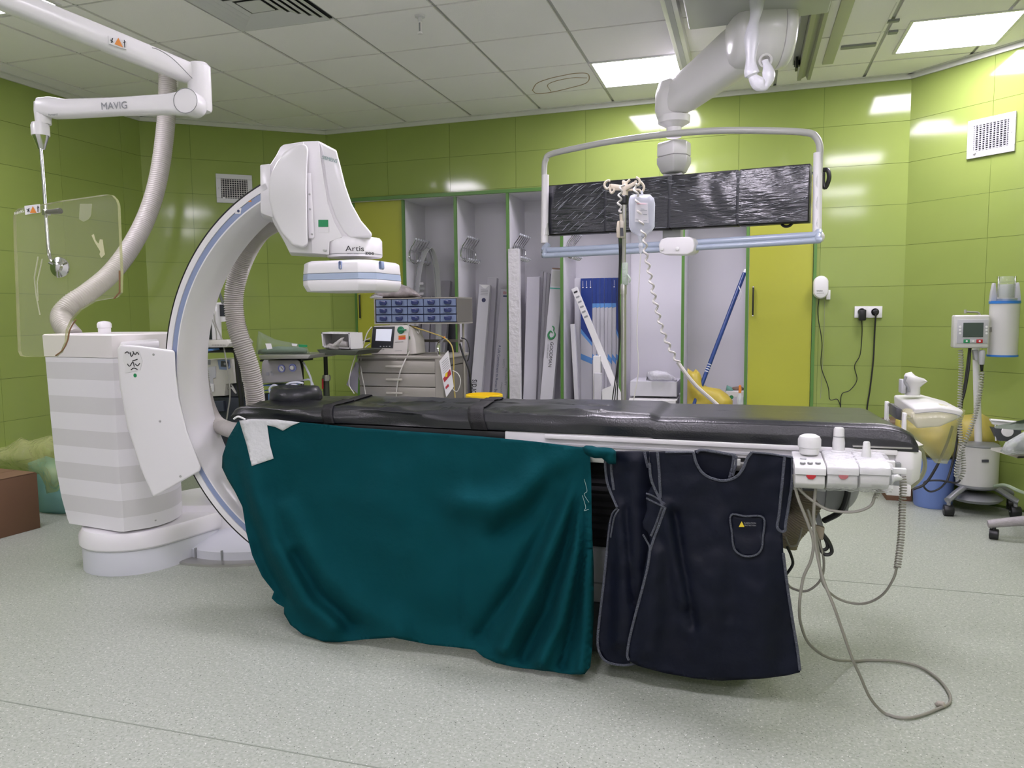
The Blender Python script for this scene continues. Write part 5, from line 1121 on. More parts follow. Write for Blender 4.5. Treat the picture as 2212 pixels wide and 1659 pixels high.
p0 = ff(1608, 1131, .013); p1 = ff(1633, 1131.5, .013); text('RADIATION', p0, p1, (0, -1, 0), 'lettering', INKG, ft)
p0 = ff(1608, 1136, .013); p1 = ff(1633, 1136.5, .013); text('PROTECTION', p0, p1, (0, -1, 0), 'lettering', INKG, ft)
for u in (1386, 1592): MB().prism([at(u-8, 992, 2.585), at(u+8, 992, 2.585), at(u+7, 1006, 2.585), at(u-7, 1006, 2.585)], (0, .01, 0)).build('rail_clip', mat('clear_clip', 'b9bbb6', .3), tbm, bevel=.002)
# ================================================================== control modules on the rail
MW = mat('module_white', 'd2d2d2', .35)
def module(u0, u1, label, slope=0):
    A = at(u0, 1009, 2.455); C = at(u1, 1009+slope, 2.455); z = A.z; yb_ = 2.645
    t = thing('control_module', label, 'control panel', ((A.x+C.x)/2, 2.55, z-.09))
    xs = (A.x+.001, C.x-.001)
    MB().loft([[V((x, y, zz_)) for y, zz_ in ((yb_, z+.016), (2.47, z+.006), (2.455, z), (2.452, z-.022), (yb_, z-.022))] for x in xs]).build('top_shell', MW, t, bevel=.003)
    MB().loft([[V((x, y, zz_)) for y, zz_ in ((yb_, z-.024), (2.46, z-.024), (2.458, z-.05), (2.475, z-.066), (2.51, z-.076), (yb_, z-.076))] for x in (xs[0]+.002, xs[1]-.002)]).build('lower_shell', mat('module_lower', 'c3c3c0', .35), t, bevel=.004)
    return t, V(((A.x+C.x)/2, 2.55, z+.011)), (C.x-A.x)
ztop_ = lambda u, v: None
def mtop(u, v, t0=.0):      # a point on the sloping top
    z = .80
    for _ in range(6):
        p = atz(u, v, z); z = at(1750, 1009, 2.455).z+.006+(p.y-2.47)*.057
    return p
m1, c1_, w1 = module(1716, 1786, 'left white control module with the big round cap knob'); m2, c2_, w2 = module(1786, 1857, 'middle white control module with a tall joystick under film'); m3, c3_, w3_ = module(1857, 1926, 'right white control module with a small joystick under film')
k = mtop(1748, 981); MB().lathe(k, [(.026, 0), (.030, .004), (.031, .022), (.035, .024), (.035, .048), (.030, .058), (.018, .064), (.002, .066)], 32).build('cap_knob', MW, m1)
k = mtop(1811, 977); MB().lathe(k, [(.023, 0), (.023, .004), (.018, .008), (.019, .03), (.0165, .05), (.016, .074), (.013, .08), (.002, .081)], 24).build('joystick', MW, m2)
MB().lathe(k+V((0, 0, .05)), [(.0172, 0), (.0172, .003)], 24).build('ring_groove', GREY, m2)
k = mtop(1871, 993); MB().lathe(k, [(.022, 0), (.022, .004), (.014, .008), (.014, .02), (.012, .026), (.010, .052), (.008, .056), (.002, .057)], 20).build('small_joystick', MW, m3)
k = mtop(1862, 978)+V((0, .03, 0)); MB().cyl(k, k+V((0, 0, .035)), .011, n=14).build('black_post', BLACK, m3); MB().cyl(k+V((0, 0, .035)), k+V((0, 0, .038)), .011, n=14).build('post_cap', GREY, m3)
for j, (u, v) in enumerate([(1734, 1001), (1750, 1001), (1767, 1001)]):
    k = mtop(u, v); MB().lathe(k, [(.0085, 0), (.0085, .003), (.006, .003), (.005, .001)], 18).build('button', GREY, m1); MB().lathe(k, [(.005, .0), (.004, .004)], 12).build('button_cap', MW, m1)
k = mtop(1735, 990); MB().obox(k, V((.009, 0, 0)), V((0, .006, 0)), V((0, 0, .002))).build('icon_plate', PALE, m1, bevel=.001)
for u, v in [(1796, 990), (1796, 1001), (1812, 992), (1812, 1002), (1829, 990), (1829, 1001)]: MB().lathe(mtop(u, v), [(.0085, 0), (.0085, .002), (.004, .0025)], 16).build('button', PALE, m2)
for u, v in [(1868, 1006), (1878, 1006), (1890, 1006)]: MB().lathe(mtop(u, v), [(.006, 0), (.006, .002), (.003, .002)], 14).build('button', PALE, m3)
for (u, par) in ((1752, m1), (1822, m2)):
    q = at(u, 1026, 2.4565); MB().prism([q+V((-.015, 0, .012)), q+V((.015, 0, .012)), q+V((.013, 0, -.006)), q+V((.006, 0, -.013)), q+V((-.006, 0, -.013)), q+V((-.013, 0, -.006))], (0, -.003, 0)).build('red_button', REDP, par, bevel=.001)
WF = film('thin_wrap', 'e8e9ec', .16, .1, .9, 40)
def wrapf(a, b_):
    x, y = 1786+142*a, 0
    prof = [(2.64, .022), (2.56, .022), (2.47, .010), (2.452, .004), (2.446, -.03), (2.455, -.052), (2.48, -.074), (2.53, -.082), (2.6, -.082)]
    i = min(7, int(b_*8)); k = b_*8-i; Yp = prof[i][0]+(prof[i+1][0]-prof[i][0])*k; zp = prof[i][1]+(prof[i+1][1]-prof[i][1])*k
    X0, X1 = at(1787, 1009, 2.455).x, at(1931, 1009, 2.455).x
    return V((X0+(X1-X0)*a, Yp, c1_.z-.011+zp+.003+.004*noise.noise(V((a*9, b_*9, 4)))))
MB().grid(wrapf, 30, 24).build('film_cover', WF, label='clear crinkled film over the middle and right control modules', cat='packaging', sharp=180)
bag('film_tail', 'loose twisted end of clear film at the right control module', [(1926, 1026), (1940, 1024), (1952, 1034), (1946, 1038), (1933, 1040), (1926, 1048)], 2.46, .02, mat('film_tail_m', 'c9cac8', .25, bump=.5, bscale=60), step=4, amp=.006, cat='packaging')
MB().obox(at(1943, 1017, 2.50), V((.018, 0, 0)), V((0, .01, 0)), V((0, 0, .008))).build('rail_stub', MW, tbm, bevel=.002)
# clamp below the left module
MB().box(at(1734, 1046, 2.50)+V((0, 0, -.02)), at(1762, 1030, 2.54)).build('clamp', BLACK, m1, bevel=.002)
T([at(u, v, 2.52) for u, v in [(1735, 1050), (1740, 1040), (1750, 1052), (1757, 1040)]], .003, 'clamp_wire', CHROME, m1)
MB().sweep([at(u, v, 2.53) for u, v in [(1873, 1048), (1873, 1058), (1885, 1058), (1885, 1050)]], .003, 6).build('hook', CHROME, m3)
# cables
def cab(pts, r, m, label, cat='cable', n=8):
    q = cr(pts)
    for p in q: p.z = max(p.z, r)
    return T(q, r, 'cable', m, label=label, cat=cat, n=n, sm=False)
fz = lambda u, v: atz(u, v, .008)
d2 = lambda u, v, Y=2.5: at(u, v, Y)
CB_ = mat('beige_grey_cable', '85837a', .45)
cab([d2(1716, 1030), d2(1730, 1060), d2(1775, 1095), d2(1810, 1105), d2(1850, 1105), d2(1880, 1093), d2(1890, 1072)], .0045, CB_, 'grey cable swooping from the apron edge under the control modules')
coil([d2(1890, 1076), d2(1896, 1062), d2(1897, 1048)], .006, .007, .0018, 'coiled_cable', CB_, label='short coiled cable end below the right control module', cat='cable')
coil([d2(1949, 1030, 2.55), d2(1951, 1050, 2.55), d2(1949, 1090, 2.55), d2(1947, 1150, 2.55), d2(1943, 1190, 2.55), d2(1938, 1228, 2.55)], .009, .0085, .0024, 'coiled_cable', CB_, label='long grey coiled cable hanging at the foot end of the table', cat='cable')
cab([d2(1937, 1226, 2.55), d2(1930, 1250, 2.56), d2(1908, 1283, 2.6), d2(1875, 1302, 2.65), d2(1840, 1303, 2.68), d2(1805, 1290, 2.66), d2(1780, 1265, 2.62), d2(1772, 1235, 2.6), d2(1768, 1190, 2.58), d2(1757, 1140, 2.56), d2(1745, 1100, 2.55)], .004, CB_, 'thin grey cable sagging below the coiled cable in a wide curve')
cab([d2(1715, 1025), d2(1722, 1070), d2(1745, 1130), d2(1757, 1170), d2(1752, 1210), d2(1735, 1250), d2(1727, 1310), d2(1731, 1352, 2.58), d2(1750, 1393, 2.68), d2(1795, 1423, 2.82), fz(1850, 1428), fz(1920, 1427), fz(1980, 1438), fz(2025, 1465), fz(2050, 1497), fz(2051, 1518), fz(2033, 1528), fz(1990, 1545), fz(1950, 1551), fz(1910, 1540), d2(1880, 1508, 2.58), d2(1858, 1460, 2.53), d2(1838, 1415, 2.49), d2(1805, 1320, 2.46), d2(1778, 1250, 2.48), d2(1762, 1180, 2.5), d2(1758, 1110, 2.5), d2(1762, 1050, 2.5)], .0048, CB_, 'long grey cable dropping from the table and looping wide on the floor')
bag('tape_clump', 'scrap of torn tape stuck on the cable loop on the floor', [(2018, 1520), (2026, 1513), (2040, 1516), (2045, 1526), (2038, 1532), (2024, 1528)], fz(2030, 1524).y, .02, mat('tape_clump_m', 'a9a298', .6, bump=.6, bscale=80), step=4, amp=.006, cat='tape')
cab([d2(1697, 1255, 2.7), d2(1710, 1270, 2.7), d2(1740, 1277, 2.68), d2(1765, 1262, 2.66), d2(1778, 1238, 2.64), d2(1778, 1200, 2.62), d2(1762, 1150, 2.6), d2(1748, 1110, 2.58)], .004, CB_, 'grey cable looping low behind the front apron corner')
cab([d2(1700, 1180, 2.75), d2(1709, 1200, 2.75), d2(1712, 1220, 2.75), d2(1697, 1243, 2.75)], .005, CABLEK, 'short black cable curving out behind the front apron')
cab([d2(1832, 1040, 2.7), d2(1830, 1070, 2.72), d2(1815, 1105, 2.76), d2(1780, 1125, 2.8)], .010, CABLEK, 'thick black cable bending down beneath the control modules')
b_ = [d2(1768, 1150, 2.62), d2(1770, 1175, 2.62), d2(1778, 1195, 2.62), d2(1790, 1198, 2.62), d2(1797, 1190, 2.62), d2(1790, 1170, 2.62), d2(1776, 1152, 2.62)]
cab(b_, .006, CABLEK, 'outer loop of tied black cable hanging under the table foot end')
cab([p+V((-.012, .01, .012)) for p in b_], .006, CABLEK, 'inner loop of tied black cable hanging under the table foot end')
MB().prism([at(1760, 1135, 2.61), at(1782, 1140, 2.61), at(1778, 1168, 2.61), at(1760, 1162, 2.61)], (0, .02, 0)).build('cable_tie_wrap', mat('old_beige_tape', '8d8372', .7), label='beige tape wrapped round the tied black cable loops', cat='tape', bevel=.003)
cab([d2(1697, 1160, 2.7), d2(1706, 1178, 2.7), d2(1720, 1178, 2.7), d2(1728, 1160, 2.7), d2(1732, 1140, 2.7)], .003, CB_, 'thin pale cable loop by the beige bellows')
# ================================================================== far-side table control (handle) in plastic
fc = thing('table_side_control', 'white control head with a fist-shaped handle clamped at the table foot end', 'control panel', at(1990, 925, 3.15))
FW = mat('control_white', 'c9c9c6', .35)
MB().loft([[at(u, v, Y) for u, v in q] for Y, q in ((3.02, [(1975, 882), (2030, 878), (2078, 886), (2083, 892), (2070, 905), (2030, 922), (1980, 926), (1973, 905)]), (3.36, [(1930, 853), (1985, 851), (2040, 866), (2062, 878), (2050, 890), (2010, 900), (1960, 905), (1932, 885)]))]).build('control_body', FW, fc, bevel=.008, seg=3)
T([at(1976, 893, 3.012), at(2020, 889, 3.012), at(2060, 894, 3.012), at(2078, 900, 3.012)], .0015, 'seam', GREY, fc)
b = MB(); rows_ = [((1971, 853), .030), ((1971, 846), .030), ((1972, 836), .028), ((1974, 826), .036), ((1975, 818), .040), ((1974, 812), .032), ((1974, 809), .01)]
b.loft([[at(u, v, 3.25)+V((r*math.cos(a)*(1.15 if math.cos(a) > 0 and i > 2 else .9), r*.8*math.sin(a), (-.01*math.cos(a) if i > 3 else 0))) for a in [2*PI*k/22 for k in range(22)]] for i, ((u, v), r) in enumerate(rows_)]).build('handle', FW, fc, sharp=70)
MB().obox(at(1949, 834, 3.25), V((.008, 0, 0)), V((0, .03, 0)), V((0, 0, .026))).build('handle_plate', PALE, fc, bevel=.003)
T([at(u, v, 3.222) for u, v in [(1957, 813), (1954, 825), (1961, 836), (1964, 846)]], .005, 'grip_line', GREY, fc)
for (u, v0, v1, Y) in ((1917, 868, 915, 3.4), (1955, 893, 942, 3.02)):
    MB().box(at(u-5, v1, Y), at(u+4.5, v0, Y)+V((0, .03, 0))).build('upright', WHITE2, fc, bevel=.002)
q1, q2 = at(1917, 915, 3.4), at(1955, 942, 3.02)
MB().box((.44, 2.98, .785), (q2.x+.012, 3.03, .80)).box((.44, 3.36, .785), (max(.5, q1.x+.012), 3.42, .80)).box((q1.x-.006, 3.385, .785), (q1.x+.006, 3.415, q1.z+.02)).box((q2.x-.009, 3.0, .785), (q2.x+.009, 3.025, q2.z+.02)).build('mounting_bar', STEEL, fc, bevel=.002)
MB().cyl(at(1920, 874, 3.4), at(1945, 876, 3.36), .007, n=10).cyl(at(1958, 900, 3.03), at(1985, 900, 3.05), .008, n=10).build('cross_bolt', CHROME, fc)
MB().obox(at(1990, 905, 3.04), V((.020, .0, -.006)), V((0, .012, 0)), V((.002, 0, .010))).build('steel_lever', CHROME, fc, bevel=.003)
MB().prism([at(u, v, 3.1) for u, v in [(1936, 880), (1950, 885), (1952, 910), (1935, 905)]], (0, .15, 0)).build('clamp_block', DGREY, fc, bevel=.003)
PBG = film('loose_plastic', 'd9d4a8', .12, .15, .7, 14, tint=(.97, .96, .90))
bag('plastic_cover', 'loose clear plastic sleeve hanging from the handle control head', [(1945, 885), (1975, 878), (2030, 872), (2086, 886), (2080, 905), (2068, 925), (2062, 970), (2046, 1002), (2020, 1000), (1985, 960), (1960, 940), (1944, 915)], 3.12, .26, PBG, step=9, amp=.03, sc=9, cat='packaging')
T([at(1963, 936, 3.2), at(1985, 960, 3.25), at(1998, 1000, 3.3), at(1990, 1030, 3.35), at(1965, 1053, 3.4), at(1935, 1058, 3.4), at(1908, 1050, 3.4)], .008, 'hanging_tube', mat('clear_tube', 'a8a88c', .3), label='pale translucent hose looping below the foot end cap', cat='hose')
# ================================================================== injector on its stand
inj = thing('injector_stand', 'contrast injector with grey screen and upright white syringe head on a castor stand', 'injector', (1.43, 5.55, 0))
G2 = mat('silver_grey_paint', '8d8f93', .35, .4); IW = mat('injector_white', 'c6c6c2', .35)
cx, cy = 1.42, 5.50
def I(u, v, Y=5.50): return at(u, v, Y)
zc1, zc0 = I(2112, 957).z, I(2112, 1046).z
MB().lathe((cx, cy, 0), [(.118, zc0), (.118, zc1-.015)], 36).build('canister', IW, inj)
MB().lathe((cx, cy, 0), [(.119, zc1-.015), (.121, zc1-.008), (.10, zc1+.004), (.02, zc1+.012)], 36).build('canister_lid', G2, inj)
MB().lathe((cx, cy, 0), [(.05, zc0-.03), (.105, zc0-.02), (.121, zc0-.008), (.121, zc0+.006)], 36).build('canister_base', G2, inj)
MB().lathe((cx, cy, 0), [(.05, .075), (.13, .08), (.15, .10), (.12, .12), (.05, .13)], 32).build('counterweight', G2, inj)
MB().cyl((cx, cy, zc1), (I(2112, 750).x-.01, cy, I(2112, 750).z), .022, .020, 20).build('post', WHITE2, inj)
MB().prism([I(2121, 993, 5.376), I(2136, 993, 5.376), I(2136, 999, 5.376), I(2121, 999, 5.376)], (0, .004, 0)).build('name_plate', DGREY, inj, smooth=False)
feet = [atz(2049, 1108, .0), atz(2181, 1105, .0), atz(2004, 1076, .0), V((1.66, 5.78-.15, 0))]
feet[0] = V((1.235, 5.36, 0)); feet[1] = V((1.62, 5.42, 0)); feet[2] = V((1.20, 5.72, 0))
for p in feet:
    d = V((p.x-cx, p.y-cy, 0)); dn = d.normalized()
    lg = MB().sweep(cr([V((cx, cy, .165))+dn*.04, V((cx, cy, .17))+dn*.10, V((cx, cy, .145))+d*.7, V((p.x, p.y, .105)), V((p.x, p.y, .10))+dn*.012], 6), [.024]*1+[.022]*24, 12, sq=(1.1, .8)).build('leg', G2, inj)
    ca = MB().cyl(V((p.x, p.y, .035))+V((-.028, 0, 0)), V((p.x, p.y, .035))+V((.028, 0, 0)), .035, n=22).build('castor', BLACK, inj, bevel=.004)
    MB().cyl((p.x, p.y, .03), (p.x, p.y, .10), .012, n=10).build('castor_stem', GREY, ca)
    MB().cyl((p.x-.029, p.y, .035), (p.x-.031, p.y, .035), .006, n=10).build('castor_hub', GREY, ca)
a, c = I(2059, 752, 5.36), I(2140, 680, 5.36)
hd = MB().box((a.x, 5.36, a.z), (c.x, 5.44, c.z)).build('display_head', IW, inj, bevel=.012, seg=3)
a2, c2 = I(2067, 742, 5.355), I(2136, 690, 5.355); B((a2.x, 5.355, a2.z), (c2.x, 5.362, c2.z), 'face_plate', PALE, inj, bevel=.002)
a2, c2 = I(2080, 728, 5.352), I(2125, 697, 5.352); B((a2.x, 5.351, a2.z), (c2.x, 5.357, c2.z), 'screen', mat('dim_screen', '43504c', .2), inj)
for u, m in ((2088, GREENL), (2102, PALE), (2116, REDP)): q = I(u, 737, 5.352); MB().box(q+V((-.017, -.003, -.011)), q+V((.017, .003, .011))).build('key', m, inj, bevel=.002); MB().lathe(q+V((0, -.0035, 0)), [(.006, 0), (.005, .001)], 10, (0, -1, 0)).build('key_icon', PAPER, inj)
for u in (2074, 2131):
    for v in (706, 713, 720): MB().lathe(I(u, v, 5.353), [(.007, 0), (.006, .002)], 12, (0, -1, 0)).build('arrow_key', WHITE2, inj)
T([I(2085, 673), I(2095, 674), I(2112, 675), I(2117, 681)], .006, 'top_rail', STEEL, inj); MB().cyl(I(2085, 669), I(2085, 677), .008, n=8).build('rail_tip', STEEL, inj)
a, c = I(2165, 768, 5.45), I(2168, 655, 5.45)
MB().lathe((a.x, 5.45, 0), [(.081, a.z), (.081, c.z)], 32).build('syringe_drive', IW, inj)
BLR = mat('bright_blue_ring', '2f72bd', .4)
for z0, z1 in ((a.z-.006, a.z+.006), (c.z-.002, c.z+.014)): MB().lathe((a.x, 5.45, 0), [(.083, z0), (.085, z0), (.085, z1), (.083, z1)], 32).build('blue_ring', BLR, inj)
tz = I(2168, 597, 5.45).z; mz = I(2168, 645, 5.45).z; sz_ = I(2168, 618, 5.45).z
MB().lathe((a.x+.005, 5.45, 0), [(.06, c.z+.014), (.062, mz), (.05, mz+.004)], 28).build('mount_ring', STEEL, inj)
MB().lathe((a.x+.005, 5.45, 0), [(.042, mz), (.042, sz_), (.036, sz_+.01)], 28).build('syringe_plunger', mat('plunger_grey', '9da29c', .4), inj)
MB().lathe((a.x+.005, 5.45, 0), [(.047, mz), (.047, sz_+.02), (.038, tz-.01), (.034, tz)], 28).build('syringe_barrel', film('clear_barrel', 'd9e2d9', .12, .05, 0), inj)
for dx in (-.045, .045): B((a.x+.005+dx-.005, 5.44, mz-.01), (a.x+.005+dx+.005, 5.46, tz), 'guide_post', CHROME, inj, bevel=.002)
for dx in (-.065, .062): MB().prism([V((a.x+dx+x, 5.43, z)) for x, z in ((-.02, c.z+.01), (.02, c.z+.01), (.014, c.z+.07), (.006, sz_+.02), (-.006, sz_+.02), (-.014, c.z+.07))], (0, .04, 0)).build('side_lug', PALE, inj, bevel=.004)
MB().cyl(I(2140, 712, 5.42), I(2147, 712, 5.44), .016, n=14).build('arm_joint', STEEL, inj)
MB().prism([I(u, v, 5.42) for u, v in [(2102, 756), (2114, 756), (2112, 778), (2106, 778)]], (0, .05, 0)).build('neck_bracket', PALE, inj, bevel=.003)
MB().lathe(I(2121, 770, 5.40), [(.016, -.05), (.018, .0), (.018, .03), (.012, .04)], 16).build('hand_switch', PALE, inj); MB().cyl(I(2121, 786, 5.40), I(2121, 802, 5.40), .011, .007, 12).build('switch_boot', BLACK, inj)
coil([I(2121, 803, 5.38), I(2118, 840, 5.36), I(2108, 890, 5.34), I(2095, 930, 5.32), I(2080, 965, 5.3), I(2069, 1000, 5.3), I(2066, 1025, 5.3), I(2073, 1033, 5.3), I(2081, 1015, 5.3), I(2079, 975, 5.3), I(2073, 920, 5.32), I(2074, 850, 5.36), I(2076, 790, 5.38), I(2075, 755, 5.40)], .012, .016, .0035, 'coiled_cable', mat('coil_grey', 'a3a49a', .4), label='long grey coiled cord looping between the injector head and its base', cat='cable')
T([I(2096, 752, 5.44), I(2092, 800, 5.42), I(2083, 850, 5.40), I(2072, 880, 5.36)], .007, 'cable', CABLEK, label='black cable descending from the injector screen, upper left strand', cat='cable')
T([I(2094, 752, 5.46), I(2087, 810, 5.44), I(2078, 870, 5.42), I(2066, 960, 5.38), I(2055, 1010, 5.36), I(2045, 1042, 5.34)], .007, 'cable', CABLEK, label='black cable running from the injector screen down to the stand leg', cat='cable')
T([at(2058, 920, 5.0), at(2045, 960, 5.0), at(2022, 1010, 5.0), at(1998, 1045, 5.0), at(1972, 1057, 5.0)], .008, 'cable', CABLEK, label='black cable running diagonally down behind the table foot', cat='cable')
T([at(2075, 1037, 5.3), at(2064, 1043, 5.3), at(2030, 1038, 5.3), at(2000, 1040, 5.3), at(1996, 1052, 5.3), at(2010, 1062, 5.3), at(2030, 1055, 5.3), at(2045, 1040, 5.3)], .006, 'cable', CABLEK, label='black cable tied along the injector stand leg', cat='cable')
# bags and boxes on the floor at the back right
bag('yellow_waste_bag', 'big translucent yellow bag bulging over the blue bin behind the injector', [(1935, 905), (1975, 900), (2040, 898), (2085, 896), (2120, 893), (2142, 905), (2155, 930), (2162, 965), (2150, 975), (2110, 980), (2075, 1000), (2030, 1002), (1985, 992), (1950, 960), (1930, 930)], 5.72, .42, mat('translucent_yellow', 'a79a4a', .45, bump=.4, bscale=10), step=12, amp=.05, sc=6)
def bucket(name, label, u0, u1, v0, v1, Y, m, cat, r0=.8, par=None):
    A = at(u0, v0, Y); C = at(u1, v0, Y); zb = 0.0; c = V(((A.x+C.x)/2, Y, 0)); R = (C.x-A.x)/2
    return MB().lathe(c, [(R*r0*.95, .0), (R*r0, .01), (R, A.z-.01), (R*1.02, A.z)], 32).build(name, m, label=label, cat=cat)
bucket('blue_bin', 'translucent blue round waste bin on the floor under the yellow bag', 1972, 2066, 985, 1070, 5.62, mat('translucent_blue', '6d86c4', .35, coat=.2), 'bin', .9)
A = at(1912, 1062, 5.75); C = at(1970, 1000, 5.75)
t = thing('brown_carton', 'brown cardboard box on the floor under the foot end of the table', 'box', ((A.x+C.x)/2, 5.9, 0)); BC = mat('brown_cardboard', '6e503c', .7, var=.06)
B((A.x, 5.70, 0), (C.x, 6.05, C.z), 'carton', BC, t, bevel=.003); B((A.x-.01, 5.66, C.z), (C.x+.02, 6.0, C.z+.02), 'lid', mat('white_lid', 'bfc0c0', .5), t, bevel=.003)
B((A.x+.05, 5.694, .06), (C.x-.05, 5.702, .13), 'hand_hole', mat('dark_brown', '3c2820', .8), t)
bag('plastic_bag', 'dark brown bag standing on the brown carton behind the table foot', [(1900, 905), (1915, 899), (1960, 900), (1966, 940), (1966, 1001), (1915, 1001), (1905, 930)], 5.85, .26, mat('brown_leather', '5a4630', .5), step=8, amp=.02)
# wire basket table at the right edge
wb = thing('basket_trolley', 'white wire basket and film-covered tray on a trolley at the right edge', 'trolley', (1.9, 4.95, 0))
Yw = 5.0; W_ = lambda u, v, Y=Yw: at(u, v, Y)
MB().sweep([W_(2139, 907), W_(2206, 913)], .012, 8, sq=(1, .6)).build('basket_rim', WHITE2, wb)
A, C = W_(2139, 907), W_(2206, 913)
MB().prism([W_(2139, 906), W_(2206, 914), W_(2204, 922), W_(2145, 917)], (0, .03, 0)).build('rim_panel', WHITE2, wb, bevel=.002)
for k in range(9):
    u = 2150+6.5*k; MB().sweep([W_(u, 918+.6*k), W_(u+1.5, 952+.5*k)], .004, 6).build('basket_wire', WHITE2, wb)
MB().prism([W_(2143, 924, 4.98), W_(2206, 930, 4.98), W_(2206, 954, 4.98), W_(2156, 952, 4.98)], (0, .05, 0)).build('basket_contents', DGREY, wb)
MB().prism([W_(2140, 972, 4.8), W_(2198, 990, 4.8), W_(2330, 985, 4.8), W_(2330, 960, 4.8)], (0, 0, .012)).build('lower_shelf', OFFW, wb, smooth=False)
MB().prism([W_(2150, 925, 4.7), W_(2235, 932, 4.7), W_(2400, 925, 4.7), W_(2240, 905, 4.7)], (0, 0, .012)).build('tray_top', GREENG if 0 else mat('grey_green_tray', '8b958a', .4), wb, smooth=False)
MB().lathe(W_(2176, 932, 4.9), [(.03, 0), (.028, .01)], 20, (0, -1, 0)).build('round_lid', PAPER, wb)
for u in (2265, 2330): MB().sweep([W_(u, 975, 4.85), V((W_(u, 975, 4.85).x, 4.85, 0))], .01, 8).build('trolley_leg', STEEL, wb)
bag('film_bag', 'crumpled clear film bag with dark contents on the trolley at the right edge', [(2160, 975), (2172, 955), (2190, 945), (2212, 932), (2240, 930), (2240, 980), (2200, 982), (2175, 982)], 4.65, .18, film('crumpled_film', 'd9dde0', .35, .12, .9, 20), step=8, amp=.03, sc=12)
bag('dark_bundle', 'dark grey bundle inside the clear film at the right edge', [(2190, 972), (2195, 958), (2212, 950), (2240, 952), (2240, 976), (2210, 976)], 4.72, .1, DGREY, step=8, amp=.01)
T([at(2138, 1052, 5.45), at(2170, 1048, 5.3), at(2200, 1060, 5.0), at(2240, 1075, 4.8)], .010, 'hose', mat('pale_green_hose', '96a68c', .5), label='pale hose along the wall foot at the right edge', cat='hose')
# wrapped chair base at the right edge
chb = thing('chair_base', 'star base of a swivel chair in grey tape with black castors, at the right edge', 'chair', (1.66, 4.95, 0))
hub = V((1.72, 4.86, .13)); TAPE = mat('grey_wrapped_leg', '9f9a9c', .5, bump=.6, bscale=50)
MB().lathe(hub, [(.04, -.06), (.05, 0), (.035, .06), (.03, .30)], 20).build('hub', BLACK, chb)
for k in range(5):
    a = math.radians(174+72*k); e = hub+V((math.cos(a)*.36, math.sin(a)*.36, -.045)); 
    if k == 0: e = atz(2134, 1132, .085)
    MB().sweep(cr([hub, hub.lerp(e, .5)+V((0, 0, .012)), e], 6), [.036-.0011*j for j in range(13)], 12).build('leg', TAPE, chb)
    w_ = e+(hub-e)*.08; w_.z = .03
    ca = MB().cyl(w_+V((-.02, .01, 0)), w_+V((.022, -.006, 0)), .03, n=20).build('castor', BLACK, chb, bevel=.004); MB().cyl(w_, V((w_.x, w_.y, e.z)), .010, n=8).build('castor_stem', BLACK, ca)
MB().lathe(hub+V((0, 0, .28)), [(.02, 0), (.22, .02), (.23, .06), (.2, .08), (.02, .085)], 28).build('seat', BLACK, chb)
# ================================================================== left side: carton and wrapped foam
t = thing('cardboard_box', 'plain brown cardboard box on the floor at the left edge', 'box', (-4.3, 3.7, 0))
e0 = atz(88, 1140, 0); dn = V((.62, .78, 0)).normalized()
dn = (atz(88, 1140, 0)-atz(0, 1164, 0)).normalized(); sd = V((-dn.y, dn.x, 0))
h = at(84, 1021, e0.y).z
q = [e0-dn*.5, e0, e0+sd*.36, e0-dn*.5+sd*.36]
MB().prism(q, (0, 0, h)).build('carton', BC, t, bevel=.004)
MB().prism([q[0]+V((0, 0, h+.001)), q[1]+V((0, 0, h+.001))-dn*.01, q[1]+sd*.175+V((0, 0, h+.001))-dn*.01, q[0]+sd*.175+V((0, 0, h+.001))], (0, 0, .004)).build('flap', mat('brown_cardboard_top', '80624c', .7), t, smooth=False)
MB().prism([q[0]+sd*.18+V((0, 0, h+.001)), q[1]+sd*.18+V((0, 0, h+.001))-dn*.01, q[1]+sd*.35+V((0, 0, h+.001))-dn*.01, q[0]+sd*.35+V((0, 0, h+.001))], (0, 0, .004)).build('flap', MATS['brown_cardboard_top'], t, smooth=False)
c = e0-dn*.37+sd*.1+V((0, 0, h+.006)); MB().obox(c, dn*.03, sd*.012, V((0, 0, .002))).build('paper_slip', PAPER, t)
bag('foam_roll', 'pale turquoise wrapped foam pad standing on the floor by the left wall', [(60, 1000), (100, 985), (150, 1000), (175, 1080), (170, 1100), (140, 1121), (86, 1124), (70, 1100)], 4.05, .3, mat('turquoise_foam', '7fb0ac', .7), step=10, amp=.01)
bag('plastic_bag', 'large clear crumpled bag over the turquoise foam pad by the left wall', [(-40, 960), (15, 964), (45, 945), (65, 952), (110, 940), (135, 960), (140, 1040), (130, 1072), (95, 1075), (82, 1030), (-40, 1020)], 4.0, .34, film('green_clear_film', 'd6d99c', .26, .2, .8, 14, tint=(.93, .95, .80)), step=10, amp=.05, sc=7)
